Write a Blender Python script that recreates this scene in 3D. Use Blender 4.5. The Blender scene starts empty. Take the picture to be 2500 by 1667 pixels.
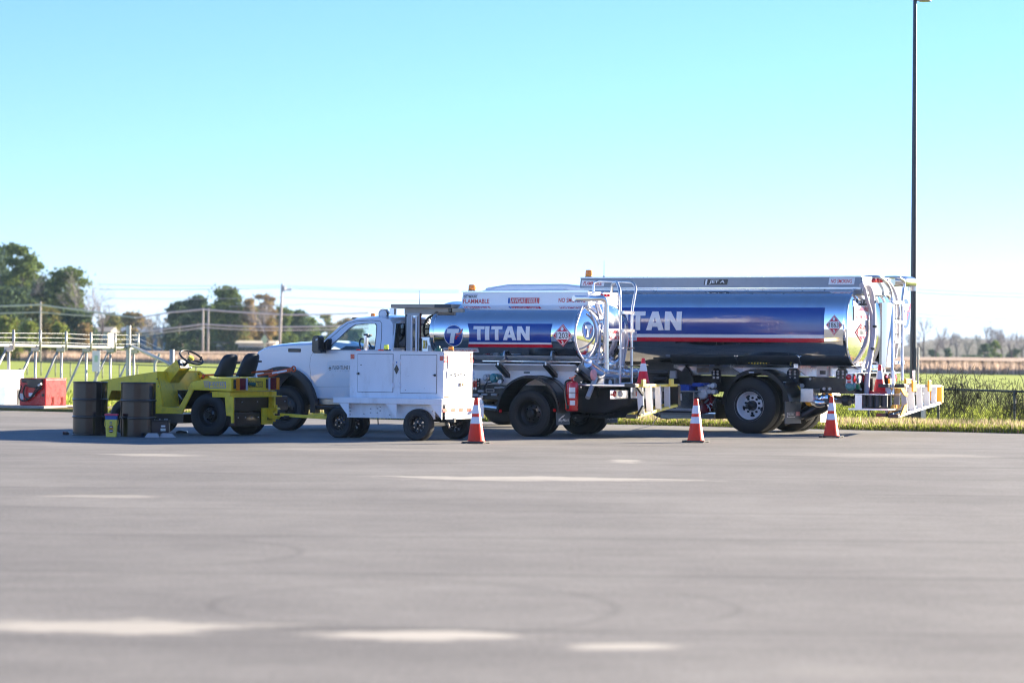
import bpy, bmesh, math, random
from mathutils import Vector, Matrix, noise
R = math.radians
random.seed(7)
sc = bpy.context.scene
COL = sc.collection
# ---------------------------------------------------------------- camera
F, CX, CY, CAMH = 7014.0, 1250.0, 833.5, 1.45
cam_d = bpy.data.cameras.new("camera"); cam = bpy.data.objects.new("camera", cam_d); COL.objects.link(cam)
cam_d.sensor_width = 36.0; cam_d.lens = F / 2500.0 * 36.0
cam_d.clip_start = 0.5; cam_d.clip_end = 9000
CM = Matrix.Rotation(R(90) + math.atan(23.5 / F), 3, 'X') @ Matrix.Rotation(R(0.5), 3, 'Z')
cam.matrix_world = Matrix.Translation((0, 0, CAMH)) @ CM.to_4x4()
cam_d.dof.use_dof = True; cam_d.dof.focus_distance = 48.5; cam_d.dof.aperture_fstop = 2.0
sc.camera = cam
# ---------------------------------------------------------------- world, sun, exposure
SUN_EL, SUN_AZ = R(15.0), R(56.0)            # azimuth clockwise from +Y towards +X
w = bpy.data.worlds.new("World"); sc.world = w; w.use_nodes = True
nt = w.node_tree; nt.nodes.clear()
sky = nt.nodes.new("ShaderNodeTexSky"); sky.sky_type = 'NISHITA'; sky.sun_disc = False
sky.sun_elevation = SUN_EL; sky.sun_rotation = SUN_AZ
sky.air_density = 0.7; sky.dust_density = 0.0; sky.ozone_density = 5.5; sky.altitude = 0
hs = nt.nodes.new("ShaderNodeHueSaturation"); hs.inputs['Hue'].default_value = 0.49; hs.inputs['Saturation'].default_value = 1.0
tc = nt.nodes.new("ShaderNodeMix"); tc.data_type = 'RGBA'; tc.blend_type = 'MULTIPLY'; tc.inputs[0].default_value = 1.0
tc.inputs[7].default_value = (0.98, 0.84, 1.0, 1)
bg = nt.nodes.new("ShaderNodeBackground"); bg.inputs['Strength'].default_value = 0.0500
wo = nt.nodes.new("ShaderNodeOutputWorld")
nt.links.new(sky.outputs[0], hs.inputs['Color']); nt.links.new(hs.outputs[0], tc.inputs[6])
nt.links.new(tc.outputs[2], bg.inputs[0]); nt.links.new(bg.outputs[0], wo.inputs[0])
sd = bpy.data.lights.new("sun", 'SUN'); sd.energy = 4.1; sd.angle = R(0.53); sd.color = (1.0, 0.86, 0.66)
sun = bpy.data.objects.new("sun", sd); COL.objects.link(sun)
sdir = Vector((math.sin(SUN_AZ) * math.cos(SUN_EL), math.cos(SUN_AZ) * math.cos(SUN_EL), math.sin(SUN_EL)))
sun.rotation_mode = 'QUATERNION'; sun.rotation_quaternion = sdir.to_track_quat('Z', 'Y'); sun.location = (30, 20, 30)
sc.view_settings.view_transform = 'Standard'; sc.view_settings.look = 'None'
sc.view_settings.exposure = 2.52; sc.view_settings.gamma = 1.0
sc.render.engine = 'CYCLES'
sc.cycles.use_denoising = True; sc.cycles.max_bounces = 8; sc.cycles.glossy_bounces = 5
sc.cycles.sample_clamp_indirect = 8.0; sc.cycles.filter_width = 1.15
# ---------------------------------------------------------------- pixel -> place (used to read sizes off the photograph)
def ray(px, py):
    d = CM @ Vector(((px - CX) / F, (CY - py) / F, -1.0))
    return Vector((0, 0, CAMH)), d
def ground(px, py, z=0.0):
    o, d = ray(px, py); t = (z - o.z) / d.z
    return o + d * t
def atY(px, py, Y):
    o, d = ray(px, py); return o + d * (Y / d.y)
REG = {'1': (0, 540, 2.8), '2': (400, 660, 3.564), '3': (750, 700, 3.92), '4': (1060, 660, 3.5625), '5': (1380, 640, 3.409),
       '6': (1600, 640, 3.4087), '7': (1960, 640, 3.409), '8': (2050, 660, 3.92), 'F': (930, 730, 11.2), 'T': (500, 850, 7.127),
       'L': (230, 850, 7.1276), 'A': (1150, 860, 8.712), 'R': (1440, 660, 7.8375), 'B': (2040, 880, 10.4545), 'M': (1590, 860, 8.712),
       'U': (1380, 820, 6.533), 'W': (1720, 900, 6.533), 'G': (240, 680, 7.127), 'N': (620, 900, 7.84), 'H': (0, 860, 9.8), 's': (0, 0, 1.0)}
def S(reg, x, y):
    a, b, k = REG[reg]; return a + x / k, b + y / k
class Frame:                                    # a vehicle's own axes: x rearwards, y across (away), z up
    def __init__(s, origin, deg):
        s.o = Vector((origin[0], origin[1], 0)); s.a = R(deg); s.M = Matrix.Rotation(s.a, 3, "Z")
        s.Mi = s.M.inverted()
    def lr(s, reg, x, y):
        px, py = S(reg, x, y); o, d = ray(px, py)
        return s.Mi @ (o - s.o), s.Mi @ d
    def P(s, reg, x, y, v=0.0):                 # on the plane y=v -> (x, z)
        o, d = s.lr(reg, x, y); t = (v - o.y) / d.y; p = o + d * t; return (p.x, p.z)
    def Q(s, reg, x, y, u=0.0):                 # on the plane x=u -> (y, z)
        o, d = s.lr(reg, x, y); t = (u - o.x) / d.x; p = o + d * t; return (p.y, p.z)
    def PP(s, reg, pts, v=0.0): return [s.P(reg, x, y, v) for x, y in pts]
    def QQ(s, reg, pts, u=0.0): return [s.Q(reg, x, y, u) for x, y in pts]
    def box(s, reg, x0, y0, x1, y1, v=0.0):     # pixel rect -> (u0,u1,z0,z1)
        a = s.P(reg, x0, y1, v); b = s.P(reg, x1, y0, v); return a[0], b[0], a[1], b[1]
    def W(s, p): return s.o + s.M @ Vector(p)
# ---------------------------------------------------------------- materials
MATS = {}
def mat(name, col, rough=0.5, metal=0.0, var=0.12, scale=6.0, bump=0.0, bscale=40.0, coat=0.0, dirt=None, dscale=1.5, damt=0.4,
        rvar=0.12, trans=0.0, emit=None, estr=0.0, spec=0.5, stretch=(1, 1, 1), alpha=1.0):
    m = bpy.data.materials.new(name); m.use_nodes = True; n = m.node_tree; b = n.nodes["Principled BSDF"]
    L = n.links.new
    tcn = n.nodes.new("ShaderNodeTexCoord"); mp = n.nodes.new("ShaderNodeMapping"); mp.inputs['Scale'].default_value = stretch
    L(tcn.outputs['Object'], mp.inputs[0])
    nz = n.nodes.new("ShaderNodeTexNoise"); nz.inputs['Scale'].default_value = scale; nz.inputs['Detail'].default_value = 5; nz.inputs['Roughness'].default_value = .6
    L(mp.outputs[0], nz.inputs['Vector'])
    cr = n.nodes.new("ShaderNodeValToRGB"); cr.color_ramp.elements[0].position = .3; cr.color_ramp.elements[1].position = .7
    c = Vector(col[:3])
    cr.color_ramp.elements[0].color = (*[max(0, x * (1 - var)) for x in c], 1); cr.color_ramp.elements[1].color = (*[min(1, x * (1 + var)) for x in c], 1)
    L(nz.outputs[0], cr.inputs[0]); out = cr.outputs[0]
    if dirt:
        n2 = n.nodes.new("ShaderNodeTexNoise"); n2.inputs['Scale'].default_value = dscale; n2.inputs['Detail'].default_value = 8; n2.inputs['Roughness'].default_value = .7
        L(mp.outputs[0], n2.inputs['Vector'])
        r2 = n.nodes.new("ShaderNodeValToRGB"); r2.color_ramp.elements[0].position = .5; r2.color_ramp.elements[1].position = .72
        r2.color_ramp.elements[0].color = (0, 0, 0, 1); r2.color_ramp.elements[1].color = (damt, damt, damt, 1)
        L(n2.outputs[0], r2.inputs[0])
        mx = n.nodes.new("ShaderNodeMix"); mx.data_type = 'RGBA'; L(r2.outputs[0], mx.inputs[0]); L(out, mx.inputs[6]); mx.inputs[7].default_value = (*dirt, 1); out = mx.outputs[2]
    L(out, b.inputs['Base Color'])
    b.inputs['Metallic'].default_value = metal; b.inputs['Specular IOR Level'].default_value = spec
    if rvar:
        mr = n.nodes.new("ShaderNodeMapRange"); mr.inputs[1].default_value = .3; mr.inputs[2].default_value = .7
        mr.inputs[3].default_value = max(0.0, rough * (1 - rvar)); mr.inputs[4].default_value = min(1, rough * (1 + rvar)); L(nz.outputs[0], mr.inputs[0]); L(mr.outputs[0], b.inputs['Roughness'])
    else: b.inputs['Roughness'].default_value = rough
    b.inputs['Coat Weight'].default_value = coat; b.inputs['Coat Roughness'].default_value = .04
    if trans: b.inputs['Transmission Weight'].default_value = trans
    if emit: b.inputs['Emission Color'].default_value = (*emit, 1); b.inputs['Emission Strength'].default_value = estr
    if bump:
        n3 = n.nodes.new("ShaderNodeTexNoise"); n3.inputs['Scale'].default_value = bscale; n3.inputs['Detail'].default_value = 4
        L(mp.outputs[0], n3.inputs['Vector'])
        bp = n.nodes.new("ShaderNodeBump"); bp.inputs['Strength'].default_value = bump; bp.inputs['Distance'].default_value = .02
        L(n3.outputs[0], bp.inputs['Height']); L(bp.outputs[0], b.inputs['Normal'])
    MATS[name] = m
    return m
M = {}
M['white'] = mat('white paint', (.84, .85, .86), .3, coat=.5, var=.02, dirt=(.45, .43, .4), damt=.12)
M['white_worn'] = mat('worn white paint', (.82, .83, .86), .42, var=.04, scale=3, dirt=(.33, .28, .22), dscale=3.5, damt=.30, stretch=(1, 1, .35))
M['truck_white'] = mat('truck white', (.82, .84, .88), .22, coat=1.0, var=.01)
M['black'] = mat('black paint', (.012, .013, .015), .32, coat=.3, var=.3)
M['plastic'] = mat('black plastic', (.022, .024, .027), .5, var=.2, bump=.1, bscale=120)
M['rubber'] = mat('rubber', (.012, .013, .015), .6, var=.25, dirt=(.05, .045, .04), dscale=5, damt=.3, bump=.1, bscale=90)
M['seat'] = mat('black vinyl', (.02, .022, .026), .45, var=.15, bump=.05)
M['chrome'] = mat('polished steel', (.90, .905, .91), .06, 1.0, var=.02, rvar=.7, scale=2.5, bump=.010, bscale=1.1, dirt=(.52, .49, .44), dscale=2.2, damt=.22, stretch=(1.6, 1.6, .6))
M['alu'] = mat('aluminium', (.70, .71, .72), .3, 1.0, var=.06, scale=10, bump=.03, bscale=20)
M['alu_b'] = mat('bright aluminium', (.80, .81, .82), .2, 1.0, var=.04, bump=.01, bscale=8)
M['grey'] = mat('grey steel', (.42, .43, .45), .45, .3, var=.08)
M['coam'] = mat('blue grey steel', (.25, .28, .32), .4, .3, var=.06)
M['galv'] = mat('galvanised pipe', (.44, .44, .41), .45, .35, var=.08)
M['dgrey'] = mat('dark grey steel', (.06, .065, .07), .45, .4, var=.2)
M['flap'] = mat('rubber flap', (.11, .125, .14), .6, var=.2, bump=.15, bscale=80)
M['ty'] = mat('tug yellow', (.95, .66, .03), .4, coat=.25, var=.06, scale=4, dirt=(.14, .10, .04), dscale=6, damt=.45)
M['yellow'] = mat('yellow plastic', (.95, .45, .01), .4, var=.05)
M['lyellow'] = mat('yellow rail', (.95, .68, .10), .4, var=.08)
M['orange'] = mat('orange paint', (.62, .10, .02), .42, coat=.2, var=.1, dirt=(.2, .1, .06), dscale=6, damt=.4)
M['cone'] = mat('cone orange', (1.0, .05, .012), .38, var=.05, spec=.4, dirt=(.3, .05, .03), dscale=9, damt=.25)
M['conered'] = mat('cone red', (.85, .02, .035), .38, var=.05)
M['reflect'] = mat('reflective white', (.80, .81, .86), .4, var=.03, scale=20)
M['red'] = mat('red paint', (.60, .008, .015), .28, coat=.5, var=.05)
M['redlens'] = mat('red lens', (.55, .01, .012), .12, coat=.6, var=.1)
M['darkred'] = mat('dark red lens', (.16, .01, .02), .12, coat=.6, var=.1)
M['amber'] = mat('amber lens', (.95, .26, .01), .15, coat=.5, var=.15, scale=30)
M['lime'] = mat('lime lens', (.70, .80, .03), .15, coat=.5, var=.2, scale=30)
M['green'] = mat('green cap', (.02, .30, .14), .35, var=.1)
M['dgreen'] = mat('dark green cap', (.01, .09, .07), .35, var=.1)
M['navy'] = mat('navy vinyl', (.006, .040, .27), .16, coat=.8, var=.05, scale=3)
M['vred'] = mat('red vinyl', (.62, .010, .03), .2, coat=.6, var=.04)
M['vwhite'] = mat('white vinyl', (.80, .80, .82), .3, coat=.3, var=.02)
M['vblack'] = mat('black vinyl print', (.01, .012, .018), .3, var=.02)
M['vblue'] = mat('blue vinyl print', (.01, .10, .42), .3, var=.02)
M['purple'] = mat('faded purple print', (.33, .28, .42), .5, var=.2, scale=30)
M['maroon'] = mat('maroon print', (.10, .012, .012), .4, var=.1)
M['glass'] = mat('window glass', (.75, .9, .92), .02, var=.0, rvar=0, trans=1.0)
M['dglass'] = mat('tinted glass', (.03, .04, .045), .04, var=.0, rvar=0, coat=.5)
M['gauge'] = mat('gauge face', (.78, .79, .8), .3, var=.04)
M['teal'] = mat('teal enamel', (.03, .22, .25), .3, coat=.4, var=.1)
M['pink'] = mat('pink plastic', (.75, .32, .33), .4, var=.15, scale=20)
M['pailp'] = mat('pink lid', (.72, .06, .12), .4, var=.05)
M['pailb'] = mat('blue band', (.03, .12, .36), .35, var=.05)
M['paily'] = mat('yellow pail', (.95, .74, .10), .4, var=.05)
M['bluecloth'] = mat('blue tarpaulin', (.01, .07, .42), .5, var=.2, bump=.2, bscale=15)
M['drum'] = mat('black drum paint', (.010, .009, .009), .2, coat=.5, var=.5, scale=5, stretch=(1, 1, .25), dirt=(.05, .033, .026), dscale=3, damt=.3)
M['tan'] = mat('tan fibreglass', (.42, .36, .28), .45, var=.08)
M['concrete'] = mat('concrete', (.34, .33, .31), .8, var=.12, scale=8, bump=.2)
M['hose'] = mat('grey hose', (.48, .47, .54), .45, var=.1)
M['wood'] = mat('weathered pole', (.40, .37, .34), .8, var=.15, stretch=(1, 1, .1))
M['cable'] = mat('pale cable bundle', (.66, .62, .58), .7, var=.03)
M['wire'] = mat('overhead wire', (.40, .42, .45), .6, var=.0)
M['sunlit_flap'] = mat('sunlit cream flap', (.72, .66, .50), .7, var=.06)  # pale far flap; the sunlight's cream is put into its base colour
M['polepaint'] = mat('bronze pole paint', (.022, .026, .032), .35, coat=.3, var=.15)
M['bluefib'] = mat('blue fibreglass', (.02, .16, .38), .45, var=.1)
# ---------------------------------------------------------------- mesh builder
class MB:
    def __init__(s): s.v = []; s.f = []; s.mi = []; s.sm = []
    def add(s, vs, fs, mi=0, sm=False):
        k = len(s.v); s.v += [tuple(p) for p in vs]
        for f in fs:
            s.f.append([k + i for i in f]); s.mi.append(mi); s.sm.append(sm)
        return s
    def box(s, x0, x1, y0, y1, z0, z1, mi=0):
        if x0 > x1: x0, x1 = x1, x0
        if y0 > y1: y0, y1 = y1, y0
        if z0 > z1: z0, z1 = z1, z0
        v = [(x, y, z) for z in (z0, z1) for y in (y0, y1) for x in (x0, x1)]
        return s.add(v, [(0, 2, 3, 1), (4, 5, 7, 6), (0, 1, 5, 4), (2, 6, 7, 3), (0, 4, 6, 2), (1, 3, 7, 5)], mi)
    def prism(s, poly, y0, y1, mi=0, sm=False):          # poly of (x,z), extruded along y
        n = len(poly); v = [(x, y0, z) for x, z in poly] + [(x, y1, z) for x, z in poly]
        f = [tuple(range(n)), tuple(range(2 * n - 1, n - 1, -1))]
        s.add(v, f, mi)
        k = len(s.v) - 2 * n
        for i in range(n):
            j = (i + 1) % n; s.f.append([k + j, k + i, k + n + i, k + n + j]); s.mi.append(mi); s.sm.append(sm)
        return s
    def prismx(s, poly, x0, x1, mi=0, sm=False):         # poly of (y,z)
        t = MB().prism(poly, x0, x1, mi, sm); t.v = [(b, a, c) for a, b, c in t.v]; return s.join(t)
    def prismz(s, poly, z0, z1, mi=0, sm=False):         # poly of (x,y)
        t = MB().prism(poly, z0, z1, mi, sm); t.v = [(a, c, b) for a, b, c in t.v]; return s.join(t)
    def join(s, t):
        k = len(s.v); s.v += t.v; s.f += [[k + i for i in f] for f in t.f]; s.mi += t.mi; s.sm += t.sm; return s
    def xf(s, mt): s.v = [tuple(mt @ Vector(p)) for p in s.v]; return s
    def cyl(s, p0, p1, r0, r1=None, n=14, caps=True, mi=0):
        if r1 is None: r1 = r0
        p0 = Vector(p0); p1 = Vector(p1); d = (p1 - p0).normalized()
        a = d.orthogonal().normalized(); b = d.cross(a)
        v = [p0 + (a * math.cos(2 * math.pi * i / n) + b * math.sin(2 * math.pi * i / n)) * r0 for i in range(n)]
        v += [p1 + (a * math.cos(2 * math.pi * i / n) + b * math.sin(2 * math.pi * i / n)) * r1 for i in range(n)]
        s.add(v, [(i, (i + 1) % n, n + (i + 1) % n, n + i) for i in range(n)], mi, True)
        if caps:
            k = len(s.v) - 2 * n
            s.f.append([k + i for i in range(n)][::-1]); s.mi.append(mi); s.sm.append(False)
            s.f.append([k + n + i for i in range(n)]); s.mi.append(mi); s.sm.append(False)
        return s
    def tube(s, path, r, n=8, mi=0, bend=0.0, seg=5, caps=True):
        P = [Vector(p) for p in path]
        if bend > 0:
            Q = [P[0]]
            for i in range(1, len(P) - 1):
                a, b, c = P[i - 1], P[i], P[i + 1]
                la, lc = (a - b).length, (c - b).length; t = min(bend, la * .48, lc * .48)
                p = b + (a - b).normalized() * t; q = b + (c - b).normalized() * t
                for k in range(seg + 1):
                    u = k / seg; Q.append(p * (1 - u) ** 2 + b * 2 * u * (1 - u) + q * u * u)
            Q.append(P[-1]); P = Q
        rs = r if isinstance(r, (list, tuple)) else [r] * len(P)
        if len(rs) != len(P): rs = [rs[0] + (rs[-1] - rs[0]) * i / (len(P) - 1) for i in range(len(P))]
        d = (P[1] - P[0]).normalized(); a = d.orthogonal().normalized(); v = []
        for i, p in enumerate(P):
            t = (P[min(i + 1, len(P) - 1)] - P[max(i - 1, 0)]).normalized()
            a = (a - t * a.dot(t)).normalized(); b = t.cross(a)
            v += [p + (a * math.cos(2 * math.pi * k / n) + b * math.sin(2 * math.pi * k / n)) * rs[i] for k in range(n)]
        fs = [(i * n + k, i * n + (k + 1) % n, (i + 1) * n + (k + 1) % n, (i + 1) * n + k) for i in range(len(P) - 1) for k in range(n)]
        s.add(v, fs, mi, True)
        if caps:
            k0 = len(s.v) - len(v)
            s.f.append([k0 + i for i in range(n)][::-1]); s.mi.append(mi); s.sm.append(False)
            s.f.append([k0 + len(v) - n + i for i in range(n)]); s.mi.append(mi); s.sm.append(False)
        return s
    def lathe(s, prof, o=(0, 0, 0), axis='Z', n=24, mi=0, sm=True, a0=0.0, a1=2 * math.pi):   # prof of (r, t)
        full = abs(a1 - a0 - 2 * math.pi) < 1e-6; m = n if full else n + 1; v = []
        for r, t in prof:
            for k in range(m):
                a = a0 + (a1 - a0) * k / n; c, d = r * math.cos(a), r * math.sin(a)
                p = {'Z': (c, d, t), 'Y': (c, t, d), 'X': (t, c, d)}[axis]
                v.append((p[0] + o[0], p[1] + o[1], p[2] + o[2]))
        fs = []
        for i in range(len(prof) - 1):
            for k in range(n):
                j = (k + 1) % m; fs.append((i * m + k, i * m + j, (i + 1) * m + j, (i + 1) * m + k))
        return s.add(v, fs, mi, sm)
    def ball(s, c, rx, ry=None, rz=None, n=12, mi=0):
        ry = ry or rx; rz = rz or rx
        prof = [(math.cos(R(a)), math.sin(R(a))) for a in range(-90, 91, 180 // (n // 2))]
        t = MB().lathe(prof, (0, 0, 0), 'Z', n); t.v = [(c[0] + x * rx, c[1] + y * ry, c[2] + z * rz) for x, y, z in t.v]
        t.mi = [mi] * len(t.mi); return s.join(t)
    def torus(s, c, Rr, r, axis='Y', n=28, m=8, mi=0, a0=0, a1=2 * math.pi):
        prof = [(Rr + r * math.cos(2 * math.pi * i / m), r * math.sin(2 * math.pi * i / m)) for i in range(m + 1)]
        return s.lathe(prof, c, axis, n, mi, True, a0, a1)
def set_kind(o, k): o['kind'] = k; return o
def obj(name, mb, mats, parent=None, bevel=0.0, label=None, bseg=2, loc=None):
    me = bpy.data.meshes.new(name); me.from_pydata(mb.v, [], mb.f)
    if not isinstance(mats, (list, tuple)): mats = [mats]
    for m in mats: me.materials.append(m)
    me.polygons.foreach_set('material_index', mb.mi); me.polygons.foreach_set('use_smooth', mb.sm)
    bm = bmesh.new(); bm.from_mesh(me); bmesh.ops.recalc_face_normals(bm, faces=bm.faces)
    if len(mb.f) < 6000 and any(mb.sm):
        for e in bm.edges:
            if len(e.link_faces) == 2 and e.calc_face_angle(0) > .56: e.smooth = False
    bm.to_mesh(me); bm.free()
    me.update()
    o = bpy.data.objects.new(name, me); COL.objects.link(o)
    if parent: o.parent = parent
    if loc: o.location = loc
    if bevel:
        b = o.modifiers.new('bevel', 'BEVEL'); b.width = bevel; b.segments = bseg; b.limit_method = 'ANGLE'; b.angle_limit = R(40); b.harden_normals = False
    if label: o['label'] = label
    return o
def tag(o, label, cat, group=None, kind=None):
    o['label'] = label; o['category'] = cat
    if group: o['group'] = group
    if kind: o['kind'] = kind
    return o
def thing(name, label, cat, loc=(0, 0, 0), rz=0.0, group=None):
    o = bpy.data.objects.new(name, None); o.empty_display_size = .2; COL.objects.link(o)
    o.location = loc; o.rotation_euler = (0, 0, rz); return tag(o, label, cat, group)
def sub(name, parent, loc=(0, 0, 0)):
    o = bpy.data.objects.new(name, None); o.empty_display_size = .1; COL.objects.link(o); o.parent = parent; o.location = loc; return o
def copy_tree(o, parent=None):
    c = o.copy(); COL.objects.link(c); c.parent = parent
    for ch in list(o.children): copy_tree(ch, c)
    return c
# ---------------------------------------------------------------- flat print: lettering and shapes
TC = {}
def text2d(body, shear=0.0, bold=0.0, space=1.0):        # normalised to 0..1 x 0..1
    k = (body, shear, bold, space)
    if k in TC: return TC[k]
    cu = bpy.data.curves.new('t', 'FONT'); cu.body = body; cu.size = 1.0; cu.shear = shear; cu.offset = bold; cu.space_character = space; cu.resolution_u = 3
    ob = bpy.data.objects.new('t', cu); me = bpy.data.meshes.new_from_object(ob)
    vs = [(v.co.x, v.co.y) for v in me.vertices]; fs = [tuple(p.vertices) for p in me.polygons]
    x0, x1 = min(v[0] for v in vs), max(v[0] for v in vs); y0, y1 = min(v[1] for v in vs), max(v[1] for v in vs)
    vs = [((x - x0) / (x1 - x0), (y - y0) / (y1 - y0)) for x, y in vs]
    bpy.data.objects.remove(ob); bpy.data.curves.remove(cu); bpy.data.meshes.remove(me)
    TC[k] = (vs, fs); return TC[k]
def shp(pts): return (pts, [tuple(range(len(pts)))])
def fit(s2, a0, a1, b0, b1):
    vs, fs = s2; return ([(a0 + (a1 - a0) * x, b0 + (b1 - b0) * y) for x, y in vs], fs)
def warp4(s2, p00, p10, p11, p01):                      # unit square -> quad
    vs, fs = s2; o = []
    for x, y in vs:
        o.append(tuple(p00[i] * (1 - x) * (1 - y) + p10[i] * x * (1 - y) + p11[i] * x * y + p01[i] * (1 - x) * y for i in (0, 1)))
    return (o, fs)
def ell(cx, cy, rx, ry, n=40): return shp([(cx + rx * math.cos(2 * math.pi * i / n), cy + ry * math.sin(2 * math.pi * i / n)) for i in range(n)])
def decal(name, layers, surf, parent, cut=0.0, cuta=0.0, eps=0.003, label=None):
    """layers: list of (shape2d, material); each layer lies a little above the one below"""
    mb = MB(); mats = []; 
    for li, (s2, m) in enumerate(layers):
        if m not in mats: mats.append(m)
        vs, fs = s2; bm = bmesh.new(); bv = [bm.verts.new((x, y, 0)) for x, y in vs]
        for f in fs:
            try: bm.faces.new([bv[i] for i in f])
            except ValueError: pass
        for ax, st in ((1, cut), (0, cuta)):
            if st:
                lo = min(v[ax] for v in vs); hi = max(v[ax] for v in vs); k = math.floor(lo / st) + 1
                while k * st < hi:
                    co = (0, k * st, 0) if ax else (k * st, 0, 0); no = (0, 1, 0) if ax else (1, 0, 0)
                    bmesh.ops.bisect_plane(bm, geom=bm.verts[:] + bm.edges[:] + bm.faces[:], plane_co=co, plane_no=no, dist=1e-6); k += 1
        bmesh.ops.triangulate(bm, faces=bm.faces[:])
        bm.verts.index_update()
        mb.add([surf(v.co.x, v.co.y, eps * (li + 1)) for v in bm.verts], [[v.index for v in f.verts] for f in bm.faces], mats.index(m), False); bm.free()
    me = bpy.data.meshes.new(name); me.from_pydata(mb.v, [], mb.f)
    for m in mats: me.materials.append(m)
    me.polygons.foreach_set('material_index', mb.mi); me.update()
    o = bpy.data.objects.new(name, me); COL.objects.link(o); o.parent = parent
    if label: o['label'] = label
    return o
def plane_v(v0): return lambda a, b, e: (a, v0 - e, b)            # near side, faces the camera
def plane_u(u0): return lambda a, b, e: (u0 + e, a, b)            # rear face; a = y, b = z
BL = {'T': ([(0, 1), (1, 1), (1, .77), (.66, .77), (.66, 0), (.34, 0), (.34, .77), (0, .77)], .92),
      'I': ([(0, 0), (0, 1), (.36, 1), (.36, 0)], .46),
      'A': (None, 1.16),
      'N': ([(0, 0), (0, 1), (.36, 1), (.72, .45), (.72, 1), (1.04, 1), (1.04, 0), (.72, 0), (.32, .58), (.32, 0)], 1.12)}
def block_word(word, gap=.05):
    vs, fs, x = [], [], 0.0
    def put(pts, sx=1.0):
        k = len(vs); vs.extend([(x + a * sx, b) for a, b in pts]); fs.append(tuple(range(k, k + len(pts))))
    for ch in word:
        if ch == 'A':
            put([(0, 0), (.36, 1), (.54, 1), (.54, .70), (.34, 0)]); put([(.54, .70), (.54, 1), (.74, 1), (1.10, 0), (.76, 0)]); put([(.40, .18), (.45, .40), (.65, .40), (.70, .18)])
            x += 1.10 + gap
        else:
            p, a = BL[ch]; put(p, .92 if ch == 'T' else 1.0); x += a + gap
    W_ = max(v[0] for v in vs); return ([(a / W_, b) for a, b in vs], fs)
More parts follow.
